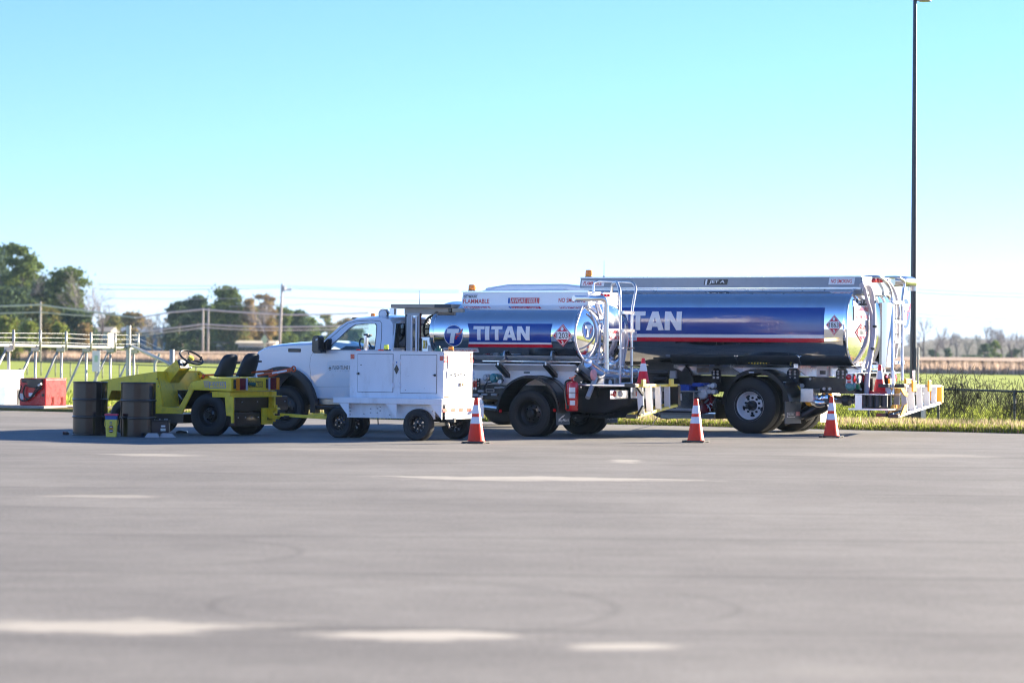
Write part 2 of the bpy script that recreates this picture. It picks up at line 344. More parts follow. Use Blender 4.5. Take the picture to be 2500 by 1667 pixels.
# ================================================================ SETTING
E0 = Vector((2.54, 57.4)); ES = -0.56                    # far edge of the apron: Y = E0.y + ES * (X - E0.x)
def edgeY(x): return E0.y + ES * (x - E0.x) + .08 * math.sin(x * .9) + .05 * math.sin(x * 2.3 + 1)
def struct(o): o['kind'] = 'structure'; return o
def apron_mat():
    m = bpy.data.materials.new('asphalt'); m.use_nodes = True; n = m.node_tree; b = n.nodes["Principled BSDF"]; L = n.links.new
    g = n.nodes.new("ShaderNodeNewGeometry")
    def noise_(scale, det=6, ro=.6, st=(1, 1, 1), off=(0, 0, 0)):
        mp = n.nodes.new("ShaderNodeMapping"); mp.inputs['Scale'].default_value = st; mp.inputs['Location'].default_value = off
        L(g.outputs['Position'], mp.inputs[0]); z = n.nodes.new("ShaderNodeTexNoise"); z.inputs['Scale'].default_value = scale
        z.inputs['Detail'].default_value = det; z.inputs['Roughness'].default_value = ro; L(mp.outputs[0], z.inputs['Vector']); return z.outputs[0]
    def ramp(x, p0, p1, c0, c1):
        r = n.nodes.new("ShaderNodeValToRGB"); r.color_ramp.elements[0].position = p0; r.color_ramp.elements[1].position = p1
        r.color_ramp.elements[0].color = (*c0, 1); r.color_ramp.elements[1].color = (*c1, 1); L(x, r.inputs[0]); return r.outputs[0]
    def mix(f, a, c, mode='MIX'):
        x = n.nodes.new("ShaderNodeMix"); x.data_type = 'RGBA'; x.blend_type = mode
        if isinstance(f, float): x.inputs[0].default_value = f
        else: L(f, x.inputs[0])
        for k, q in ((6, a), (7, c)):
            if isinstance(q, tuple): x.inputs[k].default_value = (*q, 1)
            else: L(q, x.inputs[k])
        return x.outputs[2]
    base = ramp(noise_(.35, 6, .6, (1, .6, 1)), .38, .62, (.168, .161, .150), (.206, .198, .184))
    streak = ramp(noise_(.55, 8, .7, (.35, 1.1, 1)), .38, .64, (.86,) * 3, (1.10,) * 3); c0_ = ramp(noise_(3.2, 6, .7, (.7, 1, 1), (7, 3, 0)), .36, .64, (.90,) * 3, (1.09,) * 3)   # tyre polished, wind blown streaks
    c = mix(1.0, mix(1.0, base, c0_, 'MULTIPLY'), streak, 'MULTIPLY')
    fine = ramp(noise_(28, 3, .7), .38, .62, (.82,) * 3, (1.16,) * 3); c = mix(1.0, c, fine, 'MULTIPLY')
    spk = ramp(noise_(60, 1, .5), .60, .66, (0,) * 3, (.5,) * 3); c = mix(spk, c, (.38, .37, .35))
    # thin dark seams and skid arcs
    wv = n.nodes.new("ShaderNodeTexWave"); wv.wave_type = 'BANDS'; wv.bands_direction = 'Y'; wv.inputs['Scale'].default_value = .085; wv.inputs['Distortion'].default_value = 1.4
    wv.inputs['Detail'].default_value = 2; wv.inputs['Detail Scale'].default_value = .12; L(g.outputs['Position'], wv.inputs[0])
    seam = ramp(wv.outputs[1], .0, .006, (.72,) * 3, (1,) * 3); c = mix(1.0, c, seam, 'MULTIPLY')
    for (x, y, rr, wd) in ((-1.6, 16.3, 2.2, .07), (-.2, 16.4, 1.5, .05), (4.6, 15.0, 1.7, .06), (5.6, 15.2, 1.9, .04), (-3.2, 20.5, 1.7, .06)):
        vm = n.nodes.new("ShaderNodeVectorMath"); vm.operation = 'SUBTRACT'; L(g.outputs['Position'], vm.inputs[0]); vm.inputs[1].default_value = (x, y, 0)
        ln = n.nodes.new("ShaderNodeVectorMath"); ln.operation = 'LENGTH'; L(vm.outputs[0], ln.inputs[0])
        a = n.nodes.new("ShaderNodeMath"); a.operation = 'SUBTRACT'; L(ln.outputs['Value'], a.inputs[0]); a.inputs[1].default_value = rr
        a2 = n.nodes.new("ShaderNodeMath"); a2.operation = 'ABSOLUTE'; L(a.outputs[0], a2.inputs[0])
        r = ramp(a2.outputs[0], 0, wd, (.80,) * 3, (1,) * 3); c = mix(1.0, c, r, 'MULTIPLY')
    # pale dusty patches: px, py (photo), half sizes in pixels -> places on the apron
    nz = noise_(2.6, 9, .72, (.45, 1.2, 1))
    for (px0, px1, py, hh, k) in ((-120, 680, 1528, 16, .75), (760, 1300, 1549, 12, .85), (1370, 1680, 1576, 10, .8), (920, 1700, 1168, 5, .7), (230, 500, 1110, 2.5, .5),
                                  (110, 420, 1211, 3.5, .4), (1480, 1570, 1125, 4, .6), (1900, 2500, 1112, 5, .25), (560, 1300, 1097, 3, .22), (1800, 2300, 1640, 14, .12)):
        a_ = ground(px0, py + (px0 - (px0 + px1) / 2) * .02); b_ = ground(px1, py + (px1 - (px0 + px1) / 2) * .02); t_ = ground((px0 + px1) / 2, py - hh); u_ = ground((px0 + px1) / 2, py + hh)
        cx, cy = (a_.x + b_.x) / 2, (t_.y + u_.y) / 2; rx, ry = abs(b_.x - a_.x) / 2 * 1.45, abs(t_.y - u_.y) / 2 * 1.7
        vm = n.nodes.new("ShaderNodeVectorMath"); vm.operation = 'SUBTRACT'; L(g.outputs['Position'], vm.inputs[0]); vm.inputs[1].default_value = (cx, cy, 0)
        v2 = n.nodes.new("ShaderNodeVectorMath"); v2.operation = 'DIVIDE'; L(vm.outputs[0], v2.inputs[0]); v2.inputs[1].default_value = (rx, ry, 1)
        ln = n.nodes.new("ShaderNodeVectorMath"); ln.operation = 'LENGTH'; L(v2.outputs[0], ln.inputs[0])
        ad = n.nodes.new("ShaderNodeMath"); ad.operation = 'MULTIPLY_ADD'; L(nz, ad.inputs[0]); ad.inputs[1].default_value = 2.2; L(ln.outputs['Value'], ad.inputs[2])
        hf = n.nodes.new('ShaderNodeMath'); hf.operation = 'MULTIPLY'; L(ad.outputs[0], hf.inputs[0]); hf.inputs[1].default_value = .5; r = ramp(hf.outputs[0], .74, .93, (k,) * 3, (0,) * 3); r.node.color_ramp.interpolation = 'EASE'; c = mix(r, c, (.50, .47, .41))
    L(c, b.inputs['Base Color']); b.inputs['Roughness'].default_value = .74; b.inputs['Specular IOR Level'].default_value = .35
    bp = n.nodes.new("ShaderNodeBump"); bp.inputs['Strength'].default_value = .35; bp.inputs['Distance'].default_value = .006; L(noise_(60, 3, .7), bp.inputs['Height']); L(bp.outputs[0], b.inputs['Normal'])
    return m
def ground_mat(name, c0, c1, c2, scale=.4, st=(1, 1, 1)):
    m = bpy.data.materials.new(name); m.use_nodes = True; n = m.node_tree; b = n.nodes["Principled BSDF"]; L = n.links.new
    g = n.nodes.new("ShaderNodeNewGeometry"); mp = n.nodes.new("ShaderNodeMapping"); mp.inputs['Scale'].default_value = st; L(g.outputs['Position'], mp.inputs[0])
    z = n.nodes.new("ShaderNodeTexNoise"); z.inputs['Scale'].default_value = scale; z.inputs['Detail'].default_value = 9; z.inputs['Roughness'].default_value = .7; L(mp.outputs[0], z.inputs['Vector'])
    r = n.nodes.new("ShaderNodeValToRGB"); e = r.color_ramp.elements; e[0].position = .3; e[1].position = .7; e[0].color = (*c0, 1); e[1].color = (*c2, 1); x = e.new(.5); x.color = (*c1, 1)
    L(z.outputs[0], r.inputs[0]); L(r.outputs[0], b.inputs['Base Color']); b.inputs['Roughness'].default_value = .95; b.inputs['Specular IOR Level'].default_value = .1
    bp = n.nodes.new("ShaderNodeBump"); bp.inputs['Strength'].default_value = .8; bp.inputs['Distance'].default_value = .15; L(z.outputs[0], bp.inputs['Height']); L(bp.outputs[0], b.inputs['Normal'])
    return m
# apron
xs = [-400, -120, -60] + [-30 + i * .5 for i in range(100)] + [30, 60, 90]
v = []; 
for x in xs: v += [(x, edgeY(x), 0), (x, -160, 0)]
f = [(2 * i, 2 * i + 1, 2 * i + 3, 2 * i + 2) for i in range(len(xs) - 1)]
ap = MB().add(v, f); struct(obj('apron', ap, apron_mat()))
# field of green grass beyond, from the apron's edge to the horizon (flat, a hand's breadth above the apron)
def vz(x, d):      # height of the verge at distance d beyond the edge: low crest, then a shallow swale, then the field
    h = .055 * min(1, d / .12) + .03 * math.exp(-((d - 1.6) / 1.0) ** 2) - .12 * math.exp(-((d - 7.0) / 3.0) ** 2)
    return h + .012 * noise.noise(Vector((x * 1.3, d * 1.7, 0))) * min(1, d)
ds = [0, .04, .12, .3, .6, 1, 1.5, 2, 2.6, 3.2, 4, 5, 6, 8, 11, 16, 25, 60]
xs2 = [-500, -200, -100, -60] + [-30 + i * .6 for i in range(84)] + [30, 60, 120]
v = [(x, edgeY(x) + d, vz(x, d) - (.02 if d == 0 else 0)) for x in xs2 for d in ds]; nd = len(ds)
f = [(i * nd + j, (i + 1) * nd + j, (i + 1) * nd + j + 1, i * nd + j + 1) for i in range(len(xs2) - 1) for j in range(nd - 1)]
verge_m = ground_mat('verge turf', (.10, .085, .03), (.16, .15, .04), (.24, .20, .10), 1.6)
grass_m = ground_mat('field grass', (.21, .27, .045), (.28, .345, .06), (.36, .42, .10), .12)
vg_ = MB().add(v, f, 0, True); vg_.mi = [1 if (k % (nd - 1)) >= 9 else 0 for k in range(len(f))]; struct(obj('grass_verge', vg_, [verge_m, grass_m]))
v = [(x, edgeY(x) + 60, .055) for x in xs2] + [(x * 5, 2600, .055) for x in xs2]; k = len(xs2)
# near strip of the field overlaps nothing: it starts where the verge ends
struct(obj('grass_field', MB().add(v, [(i, i + 1, k + i + 1, k + i) for i in range(k - 1)]), grass_m))
leaf_m = {}
def leafmat(name, col, tr=.5):
    m = bpy.data.materials.new(name); m.use_nodes = True; n = m.node_tree; L = n.links.new; n.nodes.clear()
    o = n.nodes.new("ShaderNodeOutputMaterial"); d = n.nodes.new("ShaderNodeBsdfDiffuse"); t = n.nodes.new("ShaderNodeBsdfTranslucent"); ms = n.nodes.new("ShaderNodeMixShader")
    g = n.nodes.new("ShaderNodeNewGeometry"); hsv = n.nodes.new("ShaderNodeHueSaturation"); mr = n.nodes.new("ShaderNodeMapRange")
    mr.inputs[3].default_value = .6; mr.inputs[4].default_value = 1.4; L(g.outputs['Random Per Island'], mr.inputs[0]); L(mr.outputs[0], hsv.inputs['Value'])
    hsv.inputs['Color'].default_value = (*col, 1); L(hsv.outputs[0], d.inputs[0]); L(hsv.outputs[0], t.inputs[0]); ms.inputs[0].default_value = tr * .5
    L(d.outputs[0], ms.inputs[1]); L(t.outputs[0], ms.inputs[2]); L(ms.outputs[0], o.inputs[0]); return m
# the strip between the verge sheet's green part and the apron is coloured by real blades of grass
def blades(name, n, region, hs, mats, seed, lean=.35, wd=.012):
    rnd = random.Random(seed); mb = MB()
    for _ in range(n):
        x, y, z, sc_ = region(rnd); h = rnd.uniform(*hs) * sc_; a = rnd.uniform(0, 6.283); w_ = wd * rnd.uniform(.6, 1.6)
        lx, ly = rnd.gauss(0, lean) * h, rnd.gauss(0, lean) * h; dx, dy = math.cos(a) * w_, math.sin(a) * w_
        mb.add([(x - dx, y - dy, z - .02), (x + dx, y + dy, z - .02), (x + lx, y + ly, z + h)], [(0, 1, 2)], rnd.randrange(len(mats)))
    o = obj(name, mb, mats); o['kind'] = 'stuff'; return o
g1 = leafmat('green blade', (.27, .33, .06), 1.0); g2 = leafmat('dry blade', (.40, .32, .20), .9); g3 = leafmat('straw blade', (.52, .43, .30), .9); g4 = leafmat('olive blade', (.14, .17, .03), .8)
def reg_dry(r):
    x = r.uniform(-9, 22) if r.random() < .4 else r.uniform(-3, 12.5); d = abs(r.gauss(1.9, .75)) + .15; return x, edgeY(x) + d, vz(x, d), 1 + .5 * noise.noise(Vector((x * .7, d, 3)))
def reg_edge(r):
    x = r.uniform(-9, 22) if r.random() < .35 else r.uniform(-3, 12.5); d = r.uniform(.02, 1.0) ** 1.3; o_ = .16 * max(0, noise.noise(Vector((x * 2.3, 4, 1)))) + .05; return x, edgeY(x) + d - o_, max(.0, vz(x, max(0, d - o_))), .8 + .7 * noise.noise(Vector((x * 1.6, d, 9)))
tag(blades('dry_grass', 36000, reg_dry, (.05, .16), [g2, g3, g3, g1], 3), 'straw coloured dry grass on the verge beyond the apron edge', 'grass', kind='stuff')
tag(blades('edge_grass', 30000, reg_edge, (.03, .10), [g1, g4, g1, g2], 4), 'short green grass fringing the edge of the asphalt', 'grass', kind='stuff')
def reg_far(r):
    x = r.gauss(3, 10); d = 2.6 + abs(r.gauss(0, 11)); return x, edgeY(x) + d, vz(x, d), 1.0
tag(blades('field_grass', 60000, reg_far, (.06, .15), [g1, g1, leafmat('bright blade', (.40, .46, .10), 1.0), g4], 5, wd=.02), 'bright green grass behind the wire fence', 'grass', kind='stuff')
# brown crop standing beyond the green field
CR0, CR1 = Vector((-60, 291)), Vector((62, 185))
def cropline(t): return CR0 + (CR1 - CR0) * t
crop_m = ground_mat('crop canopy', (.35, .26, .20), (.43, .33, .26), (.52, .41, .33), 1.2, (1, 1, .25))
v = []; f = []; NX = 90; NY = 26; nrm = Vector((106, 122)).normalized()
for i in range(NX + 1):
    p = cropline(-.25 + 1.5 * i / NX)
    for j in range(NY + 1):
        q = p + nrm * (j / NY) ** 2.2 * 430; h = 0.0 if j == 0 else .98 + .09 * noise.noise(Vector((q.x * .4, q.y * .12, 0)))
        if j == 1: q = p + nrm * 7
        v.append((q.x, q.y, .055 + h))
f = [(i * (NY + 1) + j, (i + 1) * (NY + 1) + j, (i + 1) * (NY + 1) + j + 1, i * (NY + 1) + j + 1) for i in range(NX) for j in range(NY)]
crop = MB().add(v, f)
rnd = random.Random(11)
for _ in range(70000):
    p = cropline(rnd.uniform(-.2, 1.2)); q = p + nrm * rnd.uniform(-1.0, 6.5); h = rnd.uniform(.7, 1.12); a = rnd.gauss(0, .08)
    crop.add([(q.x - .035, q.y, .04), (q.x + .035, q.y, .04), (q.x + a, q.y, .04 + h)], [(0, 1, 2)], rnd.choice((1, 1, 2)))
c = obj('crop_field', crop, [crop_m, leafmat('pale stalk', (.66, .52, .42), 1.0), leafmat('brown stalk', (.48, .35, .26), 1.0)])
tag(c, 'brown waist high crop standing beyond the green field', 'crop', kind='stuff')
# ---------------------------------------------------------------- trees
LM = {'dark': leafmat('dark evergreen leaf', (.085, .13, .085), .9), 'green': leafmat('green leaf', (.14, .20, .075), .95), 'olive': leafmat('olive leaf', (.24, .22, .08), .9),
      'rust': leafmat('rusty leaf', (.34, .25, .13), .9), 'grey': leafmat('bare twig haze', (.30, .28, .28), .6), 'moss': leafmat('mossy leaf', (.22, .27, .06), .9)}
bark = mat('bark', (.15, .125, .105), .9, var=.2, scale=3); twig = mat('twig', (.23, .215, .22), .9, var=.2, scale=3)
def tree(px, base_y, Y, top_py, wpx, kind, label, name='tree', seed=1, n=2600, leaf=.42, shape='round', clumps=16, trunk=True, group='trees standing beyond the fields', thin=0.0):
    """stands at photo column px, Y metres away; its top reaches photo row top_py, crown wpx wide"""
    g = atY(px, base_y, Y); top = atY(px, top_py, Y).z; H = top - .05; W_ = wpx / F * Y
    rnd = random.Random(seed); t = thing(name, label, 'tree', (g.x, Y, .05), 0, group)
    mb = MB(); cs = []
    lo = .10 if shape in ('round', 'full') else .30
    for i in range(clumps * 2):
        a = rnd.uniform(0, 6.283); zz = rnd.uniform(lo, .93); rr = math.sqrt(rnd.random()) * W_ * .46
        if shape == 'cone': taper = 1.1 - zz
        elif shape == 'umbrella': taper = 1.0 - max(0, zz - .75) * 2.4 if zz > .58 else .45
        elif shape == 'round': taper = math.sqrt(max(.05, 1 - ((zz - .58) / .46) ** 2))
        else: taper = math.sqrt(max(.05, 1 - (max(0, zz - .35) / .66) ** 2))
        cs.append((math.cos(a) * rr * taper, math.sin(a) * rr * taper, zz * H, W_ * rnd.uniform(.09, .17) * (1.25 if clumps < 16 else 1.0)))
    cs.append((rnd.uniform(-.06, .06) * W_, 0, H * .90, W_ * .13)); cs.append((rnd.uniform(-.08, .08) * W_, 0, H * .80, W_ * .17))
    for _ in range(n):
        c_ = rnd.choice(cs); d = Vector((rnd.gauss(0, 1), rnd.gauss(0, 1), rnd.gauss(0, 1))).normalized(); rr = c_[3] * (rnd.random() ** .4) * (1 + .5 * noise.noise(d * 2.2 + Vector((c_[0], c_[1], c_[2]))))
        if rnd.random() < .12: rr *= 1.7
        p = Vector((c_[0] + d.x * rr * 1.25, c_[1] + d.y * rr * 1.25, max(.3, min(H, c_[2] + d.z * rr * .8)))); s_ = leaf * rnd.uniform(.45, 1.15)
        a = Vector((rnd.gauss(0, 1), rnd.gauss(0, 1), rnd.gauss(0, 1))).normalized(); b = a.orthogonal().normalized() * s_; a = a * s_ * .7
        mb.add([p - a, p + b * .5, p + a, p - b * .5], [(0, 1, 2, 3)], 0 if rnd.random() < .8 else 1)
    second = {'dark': 'green', 'green': 'moss', 'olive': 'green', 'rust': 'olive', 'grey': 'grey', 'moss': 'olive'}[kind]
    obj('crown', mb, [LM[kind], LM[second]], t)
    tb = MB().tube([(0, 0, -.1), (rnd.uniform(-.2, .2), 0, H * .35), (rnd.uniform(-.5, .5), 0, H * .7)], [max(.16, H * .022), .06], 7)
    for i in range(8):
        c_ = rnd.choice(cs); z0 = H * rnd.uniform(.25, .55); tb.tube([(0, 0, z0), ((c_[0]) * .5, c_[1] * .5, (z0 + c_[2]) / 2 + .3), (c_[0], c_[1], c_[2])], [H * .010, .03], 5)
    obj('trunk', tb, bark, t); return t
def bare_tree(px, base_y, Y, top_py, wpx, label, seed=1, depth=6, haze=.0, group='bare trees along the far side of the crop field', r0=.2, name='bare_tree'):
    g = atY(px, base_y, Y); H = atY(px, top_py, Y).z; W_ = wpx / F * Y
    rnd = random.Random(seed); t = thing(name, label, 'tree', (g.x, Y, .05), 0, group); tb, tw = MB(), MB()
    def grow(p, d, L_, r, k):
        q = p + d * L_; mid = (p + q) / 2 + Vector((rnd.gauss(0, 1), rnd.gauss(0, 1), 0)) * L_ * .05
        m_ = tb if k < 2 else tw; m_.tube([p, mid, q], [r, r * .62], 3 if k > 2 else 5, caps=False)
        if k >= depth: return
        for i in range(3 if k < 4 else 2 + (rnd.random() < .6)):
            a = rnd.uniform(0, 6.283); sp = rnd.uniform(.35, 1.0); o_ = d.orthogonal().normalized(); o_ = Matrix.Rotation(a, 3, d) @ o_
            nd_ = (d + o_ * sp + Vector((0, 0, .18))).normalized(); 
            grow(p + (q - p) * rnd.uniform(.55, 1.0), nd_, L_ * rnd.uniform(.60, .84), r * .56, k + 1)
    grow(Vector((0, 0, -.1)), Vector((rnd.gauss(0, .05), 0, 1)).normalized(), H * .27, r0, 0)
    obj('trunk', tb, bark, t)
    zs = max(v[2] for v in tw.v); k = H / zs; tw.v = [(a, b, c_ * 1.0) for a, b, c_ in tw.v]
    obj('branches', tw, twig, t); t.scale = (1, 1, k); return t
# left wood
TL = [  # px, Y, top, width, kind, shape, n, label
 (-10, 330, 590, 150, 'dark', 'round', 5200, 'tall dark evergreen cut by the left edge of the photo'),
 (52, 322, 582, 105, 'green', 'round', 4200, 'tall sunlit green tree, highest of the left wood'),
 (120, 318, 672, 100, 'dark', 'full', 4200, 'lower dark tree between the tallest one and the flat topped pine'),
 (165, 312, 643, 105, 'green', 'umbrella', 3000, 'flat topped pine leaning out to the right of the left wood'),
 (28, 300, 700, 140, 'dark', 'full', 4600, 'broad dark bushy tree at the foot of the left wood'),
 (100, 290, 738, 95, 'olive', 'full', 2600, 'low yellowish tree under the left wood'),
 (190, 288, 758, 85, 'dark', 'full', 2600, 'dark shrubby tree right of the left wood'),
 (12, 280, 770, 70, 'moss', 'full', 1500, 'small mossy green tree at the far left behind the rail fence'),
 (205, 286, 790, 50, 'rust', 'cone', 1100, 'small rusty tree beside the blue roofed shed'),
 (70, 276, 782, 60, 'moss', 'cone', 1100, 'little pale green conifer behind the barbed wire posts'),
 (145, 278, 785, 52, 'moss', 'cone', 1100, 'little pale green conifer near the notice sign'),
 (268, 420, 764, 60, 'olive', 'full', 1500, 'distant olive tree left of the tall fence post'),
 (322, 430, 759, 50, 'rust', 'round', 1300, 'distant rusty round tree above the blue roofed shed'),
 # middle wood
 (436, 395, 728, 66, 'dark', 'full', 3600, 'dark oak at the left end of the middle wood'),
 (482, 392, 716, 76, 'dark', 'full', 4200, 'dark broad oak behind the twin utility poles'),
 (520, 390, 742, 66, 'green', 'full', 2800, 'green oak right of the twin utility poles'),
 (560, 386, 692, 86, 'green', 'round', 4600, 'tallest tree of the middle wood, above the tug seats'),
 (606, 384, 722, 58, 'rust', 'cone', 2600, 'rusty brown cypress beside the tallest middle tree'),
 (646, 388, 708, 66, 'rust', 'round', 2400, 'rusty thin tree left of the single utility pole'),
 (690, 392, 744, 62, 'green', 'full', 2600, 'green tree right of the single utility pole'),
 (728, 396, 752, 62, 'dark', 'full', 2800, 'dark tree above the white hood'),
 (768, 420, 790, 60, 'dark', 'full', 2000, 'low dark tree behind the pickup windscreen'),
 (800, 560, 762, 44, 'olive', 'round', 900, 'small far tree just above the pickup roofline'),
 (868, 580, 800, 44, 'green', 'round', 1500, 'far green tree seen through the pickup cab'),
 (450, 402, 745, 90, 'dark', 'full', 3000, 'dark oak filling the gap left of the twin utility poles'),
 (540, 404, 735, 90, 'dark', 'full', 3400, 'dark oak behind the tallest middle tree'),
 (625, 406, 748, 96, 'green', 'full', 3200, 'green tree filling in behind the rusty cypress'),
 (710, 408, 758, 96, 'dark', 'full', 3200, 'dark tree filling in right of the single utility pole'),
 (585, 383, 778, 60, 'olive', 'full', 1600, 'low olive tree behind the cream trailer home'),
 (745, 412, 772, 70, 'green', 'full', 1800, 'low green tree nearest the pickup windscreen'),
 (75, 325, 665, 120, 'dark', 'full', 4200, 'dark tree filling the left wood behind the tall green one'),
 (150, 322, 715, 120, 'dark', 'full', 3600, 'dark tree filling the left wood under the flat topped pine'),
 (300, 450, 772, 70, 'olive', 'full', 1400, 'distant olive tree right of the tall fence post'),
 (352, 455, 776, 60, 'grey', 'full', 1400, 'distant grey tree above the blue roofed shed'),
 (842, 600, 775, 46, 'rust', 'round', 900, 'small rusty far tree near the pickup roof'),
]
for i, (px, Y, top, wd, kd, shp_, n_, lb) in enumerate(TL):
    tree(px, 850, Y, top, wd, kd, lb, seed=20 + i, n=int(n_ * 3.0), shape=shp_, leaf=.30 if Y < 400 else .38, clumps=14 if n_ < 2000 else 22)
for i, (px, Y, top, wd, lb) in enumerate([(212, 300, 655, 80, 'bare grey tree leaning right of the flat topped pine'), (245, 320, 715, 70, 'thin bare grey tree at the right end of the left wood'), (395, 390, 752, 90, 'bare grey tree left of the middle wood'), (372, 410, 762, 60, 'bare pale tree behind the blue roofed shed'),
                                          (20, 315, 640, 90, 'bare tree standing in front of the tall left wood'), (655, 380, 720, 60, 'bare tree left of the single utility pole')]):
    bare_tree(px, 850, Y, top, wd, lb, seed=60 + i, group='bare trees among the left woods', name='bare_tree', r0=.18)
# right tree line, some hundred metres beyond the crop
TR = [(2254, 470, 768, 62, 'tallest forked bare tree right of the lamp pole'), (2283, 480, 782, 60, 'forked bare tree second right of the lamp pole'), (2312, 500, 796, 50, 'bare tree with dark ivy round its trunk'), (2335, 520, 808, 50, 'bare tree at the dip of the right tree line, left side'),
      (2362, 560, 806, 50, 'slender bare tree in the low middle of the right tree line'), (2388, 560, 812, 50, 'bare tree just left of the ivy clad clump'), (2412, 470, 784, 40, 'tall spiky bare tree rising from the ivy clad clump'), (2424, 476, 792, 36, 'twin of the spiky bare tree, a little to its right'),
      (2446, 480, 794, 46, 'bare tree with Y shaped top near the right edge'), (2470, 490, 796, 46, 'bare tree second from the right edge'), (2494, 500, 806, 46, 'bare tree cut by the right edge'), (2232, 480, 800, 50, 'bare tree half hidden behind the lamp pole')]
for i, (px, Y, top, wd, lb) in enumerate(TR): bare_tree(px, 872, Y, top, wd, lb, seed=90 + i, r0=.2, depth=6)
for i, (px, Y, top, wd, kd, sh_, lb) in enumerate([(2404, 462, 838, 30, 'dark', 'full', 'dark ivy clad bush under the spiky bare trees'), (2428, 466, 828, 34, 'green', 'full', 'green ivy clad bush right of the spiky trees'), (2314, 495, 850, 26, 'dark', 'cone', 'dark ivy bush narrowing to its foot'),
                                                (2276, 486, 854, 34, 'dark', 'full', 'low dark bush behind the crop near the lamp pole'), (2478, 500, 852, 40, 'dark', 'full', 'dark bush near the right edge'), (2372, 520, 868, 60, 'dark', 'full', 'low hedge like bush along the crop edge')]):
    tree(px, 872, Y, top, wd, kd, lb, seed=140 + i, n=1300, leaf=.3, shape=sh_, clumps=8, group='bushes along the far side of the crop field', name='bush')
def scrub(name, x0, x1, Yf, h0, n, m, seed, label):
    rnd = random.Random(seed); mb = MB()
    for _ in range(n):
        Y = rnd.uniform(*Yf); x = rnd.uniform(x0, x1) * Y / 700; hh = h0 * Y / 700 * (.8 + .6 * noise.noise(Vector((x * .06, seed, 0)))); e_ = min(1, (x * 700 / Y - x0) / 12, (x1 - x * 700 / Y) / 12); hh *= max(.15, e_) ** .5; z = hh * rnd.random() ** .8
        l = rnd.uniform(.8, 2.2); a, b = rnd.gauss(0, .5) * l, l * rnd.uniform(.5, 1)
        mb.add([(x - .05, Y, z), (x + .05, Y, z), (x + a, Y + rnd.uniform(-.3, .3), z + b)], [(0, 1, 2)])
    o = obj(name, mb, m); tag(o, label, 'woodland', kind='stuff'); return o
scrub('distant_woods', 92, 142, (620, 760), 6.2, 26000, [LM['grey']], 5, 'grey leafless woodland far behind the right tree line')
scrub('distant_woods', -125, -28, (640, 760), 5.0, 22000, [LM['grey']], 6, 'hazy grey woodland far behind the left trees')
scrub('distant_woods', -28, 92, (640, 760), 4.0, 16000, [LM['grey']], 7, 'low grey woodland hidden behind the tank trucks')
# ---------------------------------------------------------------- far buildings
wallw = mat('white siding', (.62, .63, .64), .7, var=.04); wallc = mat('cream siding', (.66, .60, .47), .7, var=.04); roofb = mat('blue grey metal roof', (.20, .24, .30), .5, var=.06); roofg = mat('grey shingle roof', (.22, .21, .20), .85, var=.1)
shade_wall = mat('shaded white siding', (.05, .13, .34), .6, var=.06); dark_o = mat('dark opening', (.02, .025, .03), .5)  # blue of the shade on white walls is put into the siding colour
def house(px0, px1, Y, ytop, ridge, label, wall, roof, depth=9, name='house', rz=0.0, wins=3, door=.5, cat='house'):
    a = atY(px0, 850, Y); b = atY(px1, 850, Y); h = atY(px0, ytop, Y).z; hr = atY(px0, ridge, Y).z; W_ = b.x - a.x
    t = thing(name, label, cat, (a.x, Y, .05), rz)
    obj('wall', MB().box(0, W_, 0, depth, -.1, h), wall, t)
    r = MB().prismx([(-.5, h), (-.5, h + .12), (depth / 2, hr), (depth + .5, h + .12), (depth + .5, h)], -.4, W_ + .4); obj('roof', r, roof, t)
    for i in range(wins):
        x = W_ * (i + .5) / wins
        if abs(x / W_ - door) < .12: continue
        w_ = obj('window', MB().box(x - .45, x + .45, -.04, .05, h * .42, h * .8), M['dglass'], t)
        obj('frame', MB().box(x - .52, x + .52, -.07, -.045, h * .8, h * .85).box(x - .52, x + .52, -.07, -.045, h * .37, h * .42), wallw, w_)
    obj('door', MB().box(W_ * door - .5, W_ * door + .5, -.05, .05, 0, min(2.1, h * .8)), dark_o, t)
    return t
house(268, 405, 430, 812, 798, 'long low shed with walls coloured shade blue, behind the rail fence', shade_wall, roofb, 14, 'shed', wins=5, cat='shed')
house(218, 264, 400, 812, 798, 'grey roofed house left of the tall fence post', wallc, roofg, 8)
house(530, 557, 385, 838, 833, 'small white house front with dark door, far left of the road sign', wallc, roofg, 5, wins=2, door=.6)
house(582, 668, 380, 840, 832, 'long cream trailer home behind the road sign', wallc, wallc, 4, 'trailer_home', wins=5, cat='trailer home')
house(415, 470, 410, 838, 833, 'low building with walls coloured shade blue, left of the twin utility poles', shade_wall, roofb, 6, wins=3)
house(470, 526, 412, 839, 834, 'low building with walls coloured shade blue, right of the twin utility poles', shade_wall, roofb, 6, wins=3)
# ---------------------------------------------------------------- utility poles and wires
def upole(px, Y, top, label, r=.17, arm=True, lean=0.0):
    g = atY(px, 850, Y); h = atY(px, top, Y).z; t = thing('utility_pole', label, 'utility pole', (g.x, Y, .05), 0, 'utility poles beyond the fields')
    obj('pole', MB().tube([(0, 0, -.2), (lean, 0, h)], [r, r * .7], 10), M['wood'], t)
    if arm:
        obj('crossarm', MB().box(lean - .2, lean + 1.2, -.08, .08, h - .9, h - .7), M['wood'], t)
        for k in (-.1, .5, 1.1): obj('insulator', MB().cyl((lean + k, 0, h - .7), (lean + k, 0, h - .5), .06, .04, 8), M['grey'], t)
        obj('transformer', MB().cyl((lean + .25, -.25, h - 1.0), (lean + .25, -.25, h - .35), .2, .2, 12), M['grey'], t)
    return (g.x + lean, Y, h)
P1 = upole(681, 360, 693, 'tall single utility pole rising behind the white hood', .19, True, .35)
